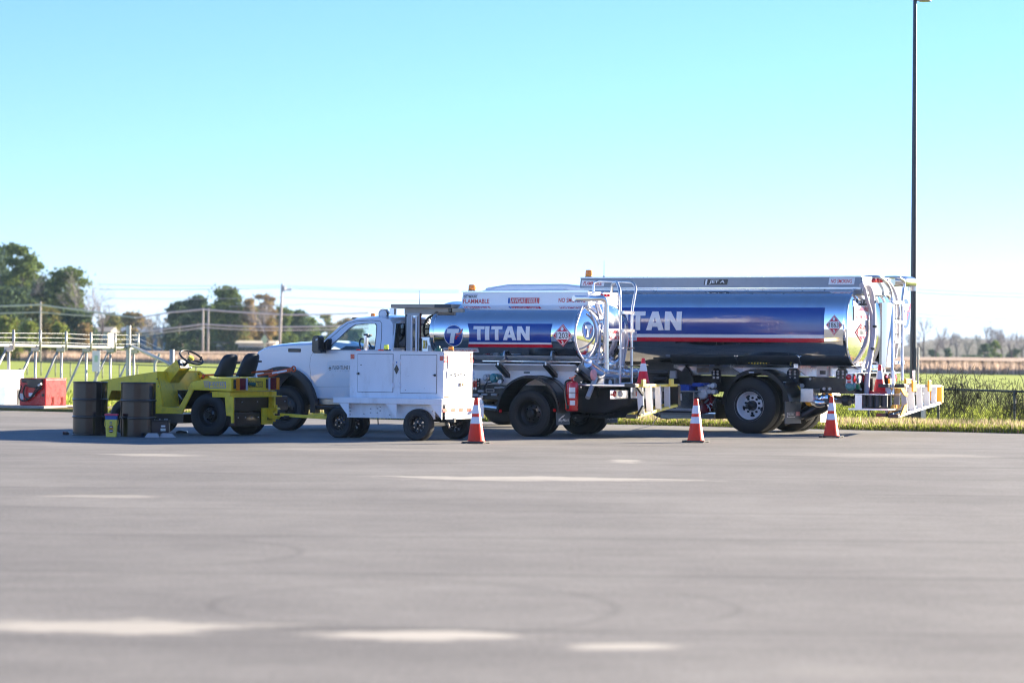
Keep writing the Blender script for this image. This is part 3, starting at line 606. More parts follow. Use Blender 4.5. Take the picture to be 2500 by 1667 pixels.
P2 = upole(495, 372, 753, 'left one of the twin utility poles', .15, False); P3 = upole(508, 374, 753, 'right one of the twin utility poles', .15, False)
P4 = upole(98, 272, 738, 'utility pole in front of the left wood', .12, False)
wires = [([-40, 1300], [(735, 700), (722, 712)], 360)]
def wire(pts, Y, r, label):
    P = [atY(px, py, Y) for px, py in pts]; path = []
    for i in range(len(P) - 1):
        for k in range(12):
            u = k / 12; p = P[i] * (1 - u) + P[i + 1] * u; p = Vector(p); p.z -= 4 * u * (1 - u) * (P[i + 1] - P[i]).length * .006; path.append(p)
    path.append(P[-1]); o = obj('overhead_wire', MB().tube(path, r, 5), M['cable'] if r > .045 else M['wire']); tag(o, label, 'wire', 'overhead wires')
for pts, Y, r_, lb in [
    ([(240, 694), (681, 697), (1120, 709)], 360, .035, 'topmost overhead wire crossing the tall utility pole'),
    ([(240, 706), (681, 702), (1120, 714)], 361, .045, 'second overhead wire just under the topmost one'),
    ([(250, 728), (690, 726), (1100, 735)], 362, .03, 'thin overhead wire between the upper pairs'),
    ([(560, 748), (760, 742), (1100, 757)], 363, .03, 'thin overhead wire running behind the pickup beacon'),
    ([(-60, 748), (98, 744), (200, 757), (330, 775)], 270, .075, 'thick pale cable in front of the left wood'),
    ([(-60, 765), (98, 762), (230, 772)], 270.5, .05, 'lower pale cable in front of the left wood'),
    ([(330, 776), (418, 762), (495, 755), (700, 768), (900, 764)], 370, .10, 'thick pale cable leaving the tops of the twin poles'),
    ([(330, 813), (418, 801), (495, 791), (640, 798), (900, 793)], 370.5, .09, 'thick pale cable halfway up the twin poles'),
    ([(330, 820), (418, 809), (500, 799), (640, 806), (900, 801)], 371, .06, 'lower pale cable halfway up the twin poles'),
    ([(2230, 706), (2560, 718)], 400, .04, 'upper of the two wires right of the lamp pole'), ([(2230, 714), (2560, 727)], 401, .06, 'lower thicker wire of the pair right of the lamp pole'),
    ([(2230, 738), (2560, 747)], 402, .025, 'single faint wire right of the lamp pole'), ([(2225, 765), (2560, 783)], 403, .05, 'upper wire just above the right tree tops'),
    ([(2225, 774), (2560, 791)], 404, .05, 'lower wire just above the right tree tops')]: wire(pts, Y, r_, lb)
# road sign seen against the houses
g = atY(645.5, 850, 240); z = atY(645.5, 830, 240).z
rs = thing('road_sign', 'diamond shaped road sign seen from its pale back', 'road sign', (g.x, 240, .05))
obj('sign_plate', MB().prism([(-.30, z), (0, z - .42), (.30, z), (0, z + .42)], -.02, 0), wallc, rs); obj('post', MB().box(-.06, .06, .0, .06, -.1, z + .2), wallc, rs)
# ================================================================ WHEELS
def tyre_mb(Rt, Wd, rim, flip=1, grooves=3):
    """axis Y, from y=0 (outer face) to y=Wd"""
    b = Wd * .06; p = [(rim - .02, Wd * .10), (rim + .005, Wd * .03), (rim + (Rt - rim) * .35, -b * .2), (rim + (Rt - rim) * .7, 0), (Rt - .025, Wd * .07), (Rt - .006, Wd * .14)]
    t0, t1 = Wd * .14, Wd * .86
    for g in range(grooves):
        c = t0 + (t1 - t0) * (g + 1) / (grooves + 1); gw = Wd * .022
        p += [(Rt, c - gw * 1.4), (Rt - .014, c - gw), (Rt - .014, c + gw), (Rt, c + gw * 1.4)]
    p += [(Rt - .006, Wd * .86), (Rt - .025, Wd * .93), (rim + (Rt - rim) * .7, Wd), (rim + (Rt - rim) * .35, Wd + b * .2), (rim + .005, Wd * .97), (rim - .02, Wd * .9)]
    return MB().lathe(p, (0, 0, 0), 'Y', 48)
def wheel(parent, u, v, Rt, Wd, rimr, style='black', rimcol=None, inner=False, name='wheel', yaw=0.0):
    """inner=True: the side that faces us is the back of the wheel"""
    w_ = sub(name, parent, (u, v, Rt - .012)); w_.rotation_euler.z = yaw
    obj('tyre', tyre_mb(Rt, Wd, rimr), M['rubber'], w_)
    rb = MB()
    if style == 'dual':            # deep dish steel disc
        d = Wd * .72
        rb.lathe([(rimr + .012, -.004), (rimr + .012, .012), (rimr - .008, .03), (rimr - .025, .06), (rimr - .045, .12), (rimr - .06, d * .8), (rimr * .62, d), (.11, d - .02), (.0, d - .02)], (0, 0, 0), 'Y', 40)
        for k in range(8):
            a = k * math.pi / 4 + .2; rb.cyl((math.cos(a) * rimr * .50, d - .015, math.sin(a) * rimr * .50), (math.cos(a) * rimr * .50, d - .055, math.sin(a) * rimr * .50), .017, n=6)
        rb.lathe([(0, d - .12), (.05, d - .12), (.075, d - .10), (.085, d - .02)], (0, 0, 0), 'Y', 20)
        obj('rim', rb, rimcol or M['black'], w_)
    elif style == 'truckwhite':
        d = Wd * .70
        rb.lathe([(rimr + .014, -.006), (rimr + .016, .012), (rimr + .0, .03), (rimr - .012, .05), (rimr - .03, .055), (rimr - .045, .12), (rimr - .06, d * .86), (rimr * .70, d), (rimr * .42, d - .03), (0, d - .03)], (0, 0, 0), 'Y', 56)
        obj('rim', rb, rimcol or M['white'], w_)
        hb = MB()
        for k in range(5):
            a = k * 2 * math.pi / 5 + .9; c = (math.cos(a) * rimr * .68, d - .01, math.sin(a) * rimr * .68)
            t_ = MB().lathe([(0, -.006), (.030, -.006), (.033, .012)], (0, 0, 0), 'Y', 14); t_.v = [(x * (1.0), y, z * 1.35) for x, y, z in t_.v]; t_.xf(Matrix.Rotation(-a, 4, 'Y')); t_.v = [(x + c[0], y + c[1], z + c[2]) for x, y, z in t_.v]; hb.join(t_)
        obj('hand_holes', hb, M['black'], w_)['kind'] = 'stuff'
        nb = MB()
        for k in range(10):
            a = k * math.pi / 5 + .3; nb.cyl((math.cos(a) * rimr * .50, d - .02, math.sin(a) * rimr * .50), (math.cos(a) * rimr * .50, d - .055, math.sin(a) * rimr * .50), .021, n=6)
        obj('wheel_nuts', nb, M['black'], w_)['kind'] = 'stuff'
        h = MB().lathe([(0, d - .20), (.03, d - .20), (.05, d - .17), (.072, d - .16), (.08, d - .14), (.085, d - .05), (.095, d - .02)], (0, 0, 0), 'Y', 24)
        for k in range(8):
            a = k * math.pi / 4; h.cyl((math.cos(a) * .078, d - .175, math.sin(a) * .078), (math.cos(a) * .078, d - .15, math.sin(a) * .078), .010, n=6)
        obj('hub', h, M['black'], w_)
    elif style == 'spoke':         # trailer wheel: eight triangular windows
        rb.lathe([(rimr + .006, 0), (rimr + .006, .01), (rimr - .01, .02), (rimr - .02, .05), (rimr - .03, .09), (rimr * .80, .085)], (0, 0, 0), 'Y', 40)
        rb.lathe([(rimr * .46, .05), (rimr * .40, .045), (rimr * .36, .03), (rimr * .22, .025), (rimr * .2, .05), (0, .05)], (0, 0, 0), 'Y', 28)
        for k in range(8):
            a = k * math.pi / 4 + .1
            def pt(r, da, y): return (math.cos(a + da) * r, y, math.sin(a + da) * r)
            rb.add([pt(rimr * .84, -.17, .085), pt(rimr * .84, .17, .085), pt(rimr * .45, .33, .05), pt(rimr * .45, -.33, .05), pt(rimr * .84, -.17, .095), pt(rimr * .84, .17, .095), pt(rimr * .45, .33, .06), pt(rimr * .45, -.33, .06)],
                   [(0, 1, 2, 3), (7, 6, 5, 4), (0, 4, 5, 1), (1, 5, 6, 2), (2, 6, 7, 3), (3, 7, 4, 0)])
        obj('rim', rb, rimcol or M['dgrey'], w_)
        obj('hub', MB().lathe([(0, -.02), (.022, -.02), (.03, 0), (.034, .05)], (0, 0, 0), 'Y', 16), M['black'], w_)
        nb = MB()
        for k in range(5): a = k * 2 * math.pi / 5; nb.cyl((math.cos(a) * .06, .015, math.sin(a) * .06), (math.cos(a) * .06, .04, math.sin(a) * .06), .010, n=6)
        obj('wheel_nuts', nb, M['chrome'], w_)['kind'] = 'stuff'
    elif style == 'solid':         # heavy industrial disc
        rb.lathe([(rimr + .008, 0), (rimr, .02), (rimr - .02, .05), (rimr - .05, .10), (rimr * .62, .11), (rimr * .5, .06), (rimr * .30, .05), (rimr * .28, -.0), (0, -.0)], (0, 0, 0), 'Y', 36)
        for k in range(6): a = k * math.pi / 3; rb.cyl((math.cos(a) * rimr * .4, .055, math.sin(a) * rimr * .4), (math.cos(a) * rimr * .4, .02, math.sin(a) * rimr * .4), .014, n=6)
        obj('rim', rb, rimcol or M['black'], w_)
    elif style == 'steer':         # front wheel with slotted disc
        rb.lathe([(rimr + .010, 0), (rimr + .01, .015), (rimr - .02, .03), (rimr - .03, .06), (rimr * .78, .045), (rimr * .5, .015), (rimr * .34, .01), (rimr * .3, -.05), (0, -.055)], (0, 0, 0), 'Y', 40)
        for k in range(8): a = k * math.pi / 4; rb.cyl((math.cos(a) * rimr * .64, .02, math.sin(a) * rimr * .64), (math.cos(a) * rimr * .64, .05, math.sin(a) * rimr * .64), .022, n=10)
        for k in range(8): a = k * math.pi / 4 + .3; rb.cyl((math.cos(a) * rimr * .42, -.005, math.sin(a) * rimr * .42), (math.cos(a) * rimr * .42, .02, math.sin(a) * rimr * .42), .014, n=6)
        obj('rim', rb, rimcol or M['black'], w_)
    elif style == 'back':          # back of a wheel: drum and axle
        rb.lathe([(rimr + .008, 0), (rimr - .02, .03), (rimr - .03, Wd * .5), (rimr * .7, Wd * .55), (0, Wd * .55)], (0, 0, 0), 'Y', 36)
        rb.lathe([(0, .0), (rimr * .62, .0), (rimr * .66, .02), (rimr * .66, Wd * .5)], (0, 0, 0), 'Y', 28)
        for k in range(4): a = k * 1.3 + .4; rb.cyl((math.cos(a) * rimr * .45, -.02, math.sin(a) * rimr * .45), (math.cos(a) * rimr * .45, .01, math.sin(a) * rimr * .45), .018, n=8, mi=1)
        obj('rim', rb, [rimcol or M['black'], M['grey']], w_)
    return w_
def fender(parent, cu, v0, v1, cz, Rf, a0, a1, mat_, th=.012, lip=.035, n=26, rib=True, name='fender'):
    mb = MB()
    prof = [(Rf, v0), (Rf - lip, v0), (Rf - lip, v0 + .012), (Rf - th, v0 + .014), (Rf - th, v1 - .014), (Rf - lip, v1 - .012), (Rf - lip, v1), (Rf, v1)]
    if rib: prof += [(Rf, v1 - .10), (Rf + .012, v1 - .12), (Rf + .012, v1 - .2), (Rf, v1 - .22), (Rf, v0 + .16), (Rf + .012, v0 + .14), (Rf + .012, v0 + .06), (Rf, v0 + .04)]
    prof.append((Rf, v0)); m = len(prof); vs = []
    for k in range(n + 1):
        a = a0 + (a1 - a0) * k / n
        for r, t in prof[:-1]: vs.append((cu + r * math.cos(a), t, cz + r * math.sin(a)))
    m -= 1; fs = [(i * m + k, i * m + (k + 1) % m, (i + 1) * m + (k + 1) % m, (i + 1) * m + k) for i in range(n) for k in range(m)]
    fs += [tuple(range(m)), tuple(range(n * m, n * m + m))[::-1]]
    mb.add(vs, fs, 0, False); o = obj(name, mb, mat_, parent); return o
# ================================================================ TANK
class Tank:
    def __init__(s, yc, zc, a, b, n, u0, u1, d0, d1): s.yc, s.zc, s.a, s.b, s.n, s.u0, s.u1, s.d0, s.d1 = yc, zc, a, b, n, u0, u1, d0, d1
    def ring(s, m, k=1.0):
        o = []
        for i in range(m):
            t = 2 * math.pi * i / m; c, q = math.cos(t), math.sin(t)
            o.append((s.yc + s.a * k * math.copysign(abs(c) ** (2 / s.n), c), s.zc + s.b * k * math.copysign(abs(q) ** (2 / s.n), q)))
        return o
    def vs(s, z):
        q = min(.9999, abs((z - s.zc) / s.b)); return s.yc - s.a * (1 - q ** s.n) ** (1 / s.n)
    def side(s, a, b, e):
        y = s.vs(b); e += .0045; return (a, y - e * 1.1, b + e * .5 * (1 if b > s.zc else -1) * min(1, abs(b - s.zc) / s.b * 2))
    def rho(s, y, z): return min(1, (abs((y - s.yc) / s.a) ** s.n + abs((z - s.zc) / s.b) ** s.n) ** (1 / s.n))
    def hx(s, y, z): return s.u1 + s.d1 * (1 - s.rho(y, z) ** 2.6)
    def head(s, a, b, e): return (s.hx(a, b) + e + .008, a, b)
    def px(s, fr, reg, x, y):                # photo pixel -> (u, z) on the near side of the shell
        v = s.yc - s.a
        for _ in range(7): u, z = fr.P(reg, x, y, v); v = s.vs(z)
        return (u, z)
    def hpx(s, fr, reg, x, y):               # photo pixel -> (v, z) on the rear head
        u = s.u1
        for _ in range(7): v, z = fr.Q(reg, x, y, u); u = s.hx(v, z)
        return (v, z)
    def build(s, parent, mat_, m=72):
        sh = MB(); r = s.ring(m); vs = [(s.u0, y, z) for y, z in r] + [(s.u1, y, z) for y, z in r]
        sh.add(vs, [(i, (i + 1) % m, m + (i + 1) % m, m + i) for i in range(m)], 0, True)
        t = obj('tank', sh, mat_, parent)
        for nm, u, d, sg in (('front_head', s.u0, s.d0, -1), ('rear_head', s.u1, s.d1, 1)):
            mb = MB(); vs = []; ks = [1, .985, .96, .92, .85, .75, .62, .45, .25]
            for k in ks: vs += [(u + sg * d * (1 - k ** 2.6), y, z) for y, z in s.ring(m, k)]
            vs.append((u + sg * d, s.yc, s.zc)); n_ = len(ks)
            fs = [(j * m + i, j * m + (i + 1) % m, (j + 1) * m + (i + 1) % m, (j + 1) * m + i) for j in range(n_ - 1) for i in range(m)]
            fs += [((n_ - 1) * m + i, (n_ - 1) * m + (i + 1) % m, n_ * m) for i in range(m)]
            mb.add(vs, fs, 0, True); obj(nm, mb, mat_, t)
        for nm, u in (('rim_band', s.u1), ('rim_band', s.u0)):
            mb = MB(); vs = []
            for (k, du) in ((1.0, -.05), (1.012, -.045), (1.018, -.02), (1.02, .012), (1.01, .03), (.985, .028), (.975, .0)):
                vs += [(u + (du if u == s.u1 else -du), y, z) for y, z in s.ring(m, k)]
            fs = [(j * m + i, j * m + (i + 1) % m, (j + 1) * m + (i + 1) % m, (j + 1) * m + i) for j in range(6) for i in range(m)]
            mb.add(vs, fs, 0, True); obj(nm, mb, mat_, t)
        return t
FLAME = shp([(.5, 0), (.30, .02), (.12, .18), (.05, .42), (.16, .62), (.20, .50), (.28, .72), (.40, 1.0), (.46, .80), (.60, .92), (.62, .66), (.74, .78), (.90, .50), (.93, .28), (.80, .08), (.68, .02)])
def placard(num, c, rx, rz, surf, parent, name='placard', cut=.04):
    d = shp([(c[0], c[1] - rz), (c[0] + rx, c[1]), (c[0], c[1] + rz), (c[0] - rx, c[1])]); k = .93
    d2 = shp([(c[0], c[1] - rz * k), (c[0] + rx * k, c[1]), (c[0], c[1] + rz * k), (c[0] - rx * k, c[1])])
    k = .88; d3 = shp([(c[0], c[1] - rz * k), (c[0] + rx * k, c[1]), (c[0], c[1] + rz * k), (c[0] - rx * k, c[1])])
    L_ = [(d, M['vred']), (d2, M['vwhite']), (d3, M['vred']),
          (shp([(c[0] - rx * .66, c[1] - rz * .33), (c[0] + rx * .50, c[1] - rz * .33), (c[0] + rx * .50, c[1] + rz * .33), (c[0] - rx * .66, c[1] + rz * .33)]) if False else shp([(c[0] - rx * .63, c[1] - rz * .34), (c[0] + rx * .63, c[1] - rz * .34), (c[0] + rx * .63, c[1] + rz * .34), (c[0] - rx * .63, c[1] + rz * .34)]), M['vwhite']),
          (fit(text2d(num, 0, .012), c[0] - rx * .56, c[0] + rx * .56, c[1] - rz * .25, c[1] + rz * .25), M['vblack']),
          (fit(text2d('3', 0, .02), c[0] - rx * .11, c[0] + rx * .11, c[1] - rz * .78, c[1] - rz * .46), M['vwhite']),
          (fit(FLAME, c[0] - rx * .17, c[0] + rx * .17, c[1] + rz * .42, c[1] + rz * .80), M['vwhite'])]
    return decal(name, L_, surf, parent, cut=cut, eps=.0014)
def roundel(c, rx, rz, surf, parent, name='roundel', cut=.03, mir=1):
    def q(x, y): return (c[0] + x * rx * mir, c[1] + y * rz)
    T_ = [(-.62, .62), (.62, .62), (.56, .22), (.22, .22), (.02, -.72), (-.44, -.72), (-.22, .22), (-.68, .22)]
    # red slashes of a wing behind the T
    R1 = [(.62, .22), (.98, .72), (.90, .28), (.70, .10), (.30, .10), (.25, .20)]; R2 = [(.60, .02), (.28, -.0), (.18, -.38), (.42, -.30), (.34, -.16), (.56, -.08)]
    return decal(name, [(ell(c[0], c[1], rx, rz), M['vwhite']), (ell(c[0], c[1], rx * .94, rz * .94), M['navy']), (shp([q(*p) for p in R1]), M['vred']), (shp([q(*p) for p in R2]), M['vred']), (shp([q(*p) for p in T_]), M['vwhite'])], surf, parent, cut=cut, eps=.0015)
def beacon(parent, u, v, z, r, h, m, base=True, name='beacon'):
    b = obj(name, MB().lathe([(r * .96, .03), (r, .04), (r * .98, h * .75), (r * .9, h * .95), (r * .75, h), (0, h)], (u, v, z), 'Z', 20), m, parent)
    if base: obj('base', MB().lathe([(0, -.002), (r * 1.1, -.002), (r * 1.1, .03), (r * .96, .032)], (u, v, z), 'Z', 20), M['black'], b)
    obj('band', MB().lathe([(r * 1.015, h * .45), (r * 1.02, h * .5), (r * 1.015, h * .55)], (u, v, z), 'Z', 20), m, b); return b
# ================================================================ THE SMALL TANK TRUCK
gA = ground(1290, 1065.6); fA = Frame(gA, -28)
A = thing('tank_truck', 'small white pickup based tank truck lettered AVGAS 100LL, in front of the bigger tanker', 'tank truck', (gA.x, gA.y, 0), R(-28))
TA = Tank(1.20, 1.745, 1.04, .565, 2.35, 0, 0, .16, .17)
TA.u1 = fA.P('4', 1226, 600, .2)[0]; TA.u0 = fA.P('4', 66, 560, .75)[0] + .12
P4 = lambda x, y, v=0.0: fA.P('4', x, y, v)
# wheels
uF = fA.P('N', 560, 1190, .08)[0]
for v, st in ((0.0, 'dual'), (.27, 'back'), (1.88, 'back'), (2.15, 'dual')): wheel(A, 0, v, .405, .225, .25, st)
wheel(A, uF, .10, .405, .23, .25, 'steer'); wheel(A, uF, 2.05, .405, .23, .25, 'back')
ax = MB().cyl((0, .3, .40), (0, 2.1, .40), .06).ball((0, 1.2, .40), .20, .2, .18, 14); ax.cyl((uF, .3, .40), (uF, 2.1, .40), .045); ax.cyl((0, 1.2, .42), (uF + .8, 1.2, .55), .05)
obj('axles', ax, M['black'], A)
# fenders and flaps
fR, (fc, fz) = .565, P4(818, 1240)
fender(A, fc, -.03, .56, .43, .60, R(-2), R(182), M['black'])
fender(A, fc, 1.84, 2.43, .43, .60, R(-2), R(182), M['black'])
for x, y in ((578, 1222), (1048, 1216)):
    u, z = P4(x, y, -.03); obj('reflector', MB().lathe([(0, -.012), (.026, -.012), (.03, 0)], (u, -.032, z), 'Y', 16), M['redlens'], A)
def flap(fr, parent, reg, q, v0, dv=.62, m=None, name='mud_flap', th=.012):
    (u0, z1), (u1, _), (_, z0) = fr.P(reg, *q[0], v0), fr.P(reg, *q[1], v0), fr.P(reg, *q[2], v0); return u0, u1, z0, z1
uf = P4(1062, 1240, 0.0)[0] + .02; zt, zb = P4(1062, 1232)[1], P4(1062, 1345)[1]
# the flap faces rearwards: photo columns 1062..1176
v0f = fA.Q('4', 1062, 1240, uf)[0]; v1f = fA.Q('4', 1176, 1240, uf)[0]
for dv, lbl in ((0, 0), (1.86, 1)):
    fl = obj('mud_flap', MB().box(uf, uf + .012, v0f + dv, v1f + dv, zb, zt), M['flap'], A)
    cx, cz = (v0f + v1f) / 2 + dv, (zb + zt) / 2; wv, hz = (v1f - v0f) * .42, (zt - zb)
    sw = shp([(cx - wv, cz - .02), (cx - wv * .2, cz + hz * .22), (cx + wv * .3, cz + hz * .30), (cx, cz + hz * .12), (cx - wv * .5, cz + .0), (cx - wv * .6, cz - .03)])
    decal('flap_lettering', [(sw, M['vwhite']), (fit(text2d('SkyMark', .35, .01), cx - wv, cx + wv, cz - hz * .30, cz - .0), M['vwhite'])], plane_u(uf + .012), fl)
# frame rails, sub frame
z_rt, z_rb = P4(700, 1003, .75)[1], P4(700, 1075, .75)[1]
uRear = P4(1400, 1010, .7)[0]
rails = MB()
for v in (.78, 1.55): rails.box(uF - .3, uRear, v, v + .07, z_rb - .02, z_rt)
for u in (-3.3, -2.2, -1.1, .6): rails.box(u, u + .08, .8, 1.6, z_rb, z_rt - .03)
obj('frame_rail', rails, M['black'], A)
# silver cover between frame and tank
z1, z0 = P4(700, 868, .55)[1], P4(700, 997, .55)[1]; uc0 = P4(336, 900, .55)[0]; uc1 = P4(1260, 900, .55)[0]
zm = P4(700, 872, .55)[1]
cov = MB().prismx([(.62, z0), (.60, zm), (.52, zm + .05), (.40, zm + .10), (.40, zm + .12), (.54, zm + .075), (.64, zm + .02), (.66, z0)], uc0, uc1)
obj('frame_cover', cov, M['white'], A)
for k in range(4):
    u = uc0 + (uc1 - uc0) * (k + .5) / 4; pa = obj('cover_panel', MB().box(u - (uc1 - uc0) / 8 + .01, u + (uc1 - uc0) / 8 - .01, .588, .60, z0 + .02, zm - .02), M['white'], A, bevel=.004)
far = MB().box(uc0, uc1, 1.78, 1.8, z0, zm); obj('frame_cover', far, M['alu_b'], A)
u, z = P4(805, 888, .58); decal('cover_plate', [(fit(shp([(0, 0), (1, 0), (1, 1), (0, 1)]), u - .06, u + .06, z - .012, z + .012), M['vblack'])], plane_v(.586), A)
# tank
tA = TA.build(A, M['chrome'])
# drip rail along the tank's lower side
ur0, zr = P4(338, 787, .16); obj('side_rail', MB().box(ur0, TA.u1, TA.vs(zr) - .03, TA.vs(zr) + .02, zr - .008, zr + .008), M['alu_b'], A)
# cradle gussets with dark struts
for (xa, ya, xb, yb) in ((548, 800, 682, 990), (962, 800, 1096, 992), (1240, 850, 1352, 985)):
    ua, za = P4(xa, ya, .22); ub, zb_ = fA.Q('4', xb, yb, ua)[0], fA.Q('4', xb, yb, ua)[1]
    g = MB().prismx([(.22, za), (.22, za - .07), (ub, zb_ + .12), (ub + .25, zb_ + .12), (ub + .25, za + .02), (.8, TA.zc - .50), (.45, TA.zc - .42)], ua, ua + .03)
    for dy in (0, 1):
        gg = MB().join(g)
        if dy: gg.v = [(x, 2.4 - y, z) for x, y, z in g.v]
        obj('cradle', gg, M['alu'], A)
        s_ = MB(); y0, z0_ = .20, za - .06; y1, z1_ = ub, zb_
        s_.add([(ua - .03, y0, z0_), (ua + .06, y0, z0_), (ua + .06, y0 + .05, z0_ + .04), (ua - .03, y0 + .05, z0_ + .04), (ua - .03, y1, z1_), (ua + .06, y1, z1_), (ua + .06, y1 + .05, z1_ + .04), (ua - .03, y1 + .05, z1_ + .04)],
               [(0, 1, 2, 3), (7, 6, 5, 4), (0, 4, 5, 1), (1, 5, 6, 2), (2, 6, 7, 3), (3, 7, 4, 0)])
        if dy: s_.v = [(x, 2.4 - y, z) for x, y, z in s_.v]
        obj('strut', s_, M['black'], A)
# coaming box on top
VC = .62
q0, q1 = P4(242, 196, VC), P4(1350, 183, VC); zb_ = P4(700, 318, VC)[1]; zt_ = (q0[1] + q1[1]) / 2 + .01
uC0, uC1 = P4(228, 322, VC)[0], P4(1338, 300, VC)[0]
cb = MB().prism([(uC0, zb_ - .12), (uC0 + .01, zb_), (q0[0] + .02, zt_), (uC1, zt_), (uC1, zb_ - .12)], VC, 2.4 - VC)
obj('coaming', cb, M['truck_white'], A, bevel=.012)
obj('coaming_lip', MB().box(uC0 - .02, uC1 + .01, VC - .035, VC - .002, zb_ - .012, zb_ + .006).box(q0[0], uC1 + .01, VC - .02, VC + .0, zt_ - .01, zt_ + .012), M['alu_b'], A)
sp = plane_v(VC - .001); C4 = lambda x, y: P4(x, y, VC - .002)
def sign4(pp, quad): return warp4(pp, *quad)
def rect4(C, x0, y0, x1, y1, sk=0): return [C(x0, y1), C(x1, y1), C(x1 + sk, y0), C(x0 + sk, y0)]
blk = shp([(0, 0), (1, 0), (1, 1), (0, 1)])
decal('flammable_lettering', [(warp4(text2d('FLAMMABLE', .0, .018), *rect4(C4, 252, 249, 480, 288)), M['vred'])], sp, A)
decal('maker_lettering', [(warp4(text2d('SKYMARK', .3, .01), *rect4(C4, 258, 217, 376, 240)), M['vblack']), (shp([C4(244, 243), C4(262, 216), C4(300, 209), C4(380, 208), C4(380, 212), C4(302, 213), C4(266, 220)]), M['vblue'])], sp, A)
decal('fuel_lettering', [(warp4(blk, *rect4(C4, 641, 239, 657, 288, 4)), M['vblue']), (warp4(blk, *rect4(C4, 664, 239, 913, 288, 4)), M['vred']), (warp4(text2d('AVGAS 100LL', .12, .006), *rect4(C4, 670, 244, 905, 284)), M['vwhite'])], sp, A)
decal('no_smoking_lettering', [(warp4(text2d('NO SMOKING', .05, .018), *rect4(C4, 1082, 240, 1315, 279)), M['vred'])], sp, A)
# decals on the shell
K = lambda x, y: TA.px(fA, '4', x, y)
c = K(168, 566); e = K(86, 566); f_ = K(168, 474); roundel(c, c[0] - e[0], f_[1] - c[1], TA.side, A)
b0, b1 = K(292, 465), K(1029, 466); zs = [K(660, y)[1] for y in (464, 625, 641, 667)]
def curved(x0, x1, z0, z1, bl, br, n=10):       # banner with a hollow left edge and a bowed right edge
    zt, zb2 = zs[0], zs[3]; P_ = []
    def k(z): t = (z - zb2) / (zt - zb2); return 1 - (2 * t - 1) ** 2
    for i in range(n + 1): z = z0 + (z1 - z0) * i / n; P_.append((x0 + bl * k(z) - .0, z))
    for i in range(n + 1): z = z1 + (z0 - z1) * i / n; P_.append((x1 - br * k(z), z))
    return shp(P_)
T0, T1 = K(344, 604), K(836, 488)
ban = [(curved(b0[0], b1[0], zs[1], zs[0], .05, .02), M['navy']), (curved(b0[0], b1[0], zs[2], zs[1], .05, .02), M['vwhite']), (curved(b0[0], b1[0], zs[3], zs[2], .05, .02), M['vred']),
       (fit(block_word('TITAN'), T0[0], T1[0], T0[1], T1[1]), M['vwhite'])]
decal('company_banner', ban, TA.side, A, cut=.03, eps=.0015)
c = K(1115, 566); placard('1203', c, K(1203, 566)[0] - c[0], K(1115, 468)[1] - c[1], TA.side, A)
s0, s1 = K(90, 709), K(380, 677); decal('shutoff_sign', [(fit(blk, s0[0], s1[0], s0[1], s1[1]), M['vwhite']), (fit(text2d('EMERGENCY FUEL SHUT-OFF', 0, .012), s0[0] + .03, s1[0] - .03, s0[1] + .02, s1[1] - .02), M['vred'])], TA.side, A, cut=.03)
c = TA.hpx(fA, '4', 1338, 524); e = TA.hpx(fA, '4', 1286, 524); f_ = TA.hpx(fA, '4', 1338, 444); roundel(c, abs(c[0] - e[0]), f_[1] - c[1], TA.head, A, cut=.05)
# beacon and antenna
u, z = P4(330, 188, .95); beacon(A, u, .95, zt_ + .005, .066, .125, M['amber'])
# rear face of the coaming with marker lamps and notices
uRc = uC1 + .004; CR = lambda x, y: fA.Q('5', x, y, uRc)
decal('rear_notices', [(warp4(text2d('SkyMark', .3, .0), *[CR(412, 297), CR(448, 297), CR(448, 276), CR(412, 276)]), M['vblack'])], plane_u(uRc), A)
for i in range(3):
    v, z = CR(303 + 27 * i, 276); obj('marker_lamp', MB().lathe([(0, .03), (.018, .028), (.026, .01), (.028, 0)], (uRc, v, z), 'X', 12), M['redlens'], A)
# notices on the rear head
HK = lambda x, y: TA.hpx(fA, '5', x, y)
for (x0, y0, x1, y1, tx, col) in ((360, 555, 470, 604, 'FLAMMABLE', 'vred'), (357, 605, 475, 655, 'NO SMOKING', 'vred'), (520, 575, 590, 612, 'BEFORE USE', 'purple'), (520, 618, 590, 652, 'READ LABEL', 'purple')):
    qd = [HK(x0, y1), HK(x1, y1), HK(x1, y0), HK(x0, y0)]
    decal('notice', [(warp4(blk, *qd), M['vwhite']), (warp4(fit(text2d(tx, 0, .01), .05, .95, .15, .85), *qd), M[col])], TA.head, A, cut=.05, cuta=.05)
# rear plumbing
uP = TA.u1 + .24
def R5(x, y, u=None): v, z = fA.Q('5', x, y, uP if u is None else u); return ((uP if u is None else u), v, z)
pp = MB().tube([(uRc - .1, R5(205, 302)[1], R5(205, 302)[2]), R5(240, 302, TA.u1 + .10), R5(338, 300), R5(338, 540), R5(338, 800), R5(340, 900)], .052, 14, bend=.12)
pp.tube([R5(338, 355), R5(338, 372)], .060, 14).tube([R5(338, 815), R5(338, 832)], .066, 14).tube([R5(338, 850), R5(338, 900)], .060, 14)
obj('vent_pipe', pp, M['alu_b'], A)
mp_ = MB().tube([R5(190, 840), R5(300, 918), R5(440, 930), R5(592, 920)], .075, 16, bend=.08)
for x in (300, 437, 462, 520, 585): mp_.tube([R5(x - 5, 921), R5(x + 7, 921)], .088, 16)
mp_.tube([R5(180, 830, uP - .12), R5(290, 838, uP - .1), R5(380, 850, uP - .05)], .055, 12); mp_.tube([R5(372, 850, uP - .05), R5(390, 852, uP - .05)], .08, 14)
obj('manifold_pipe', mp_, M['alu_b'], A)
hz = MB()
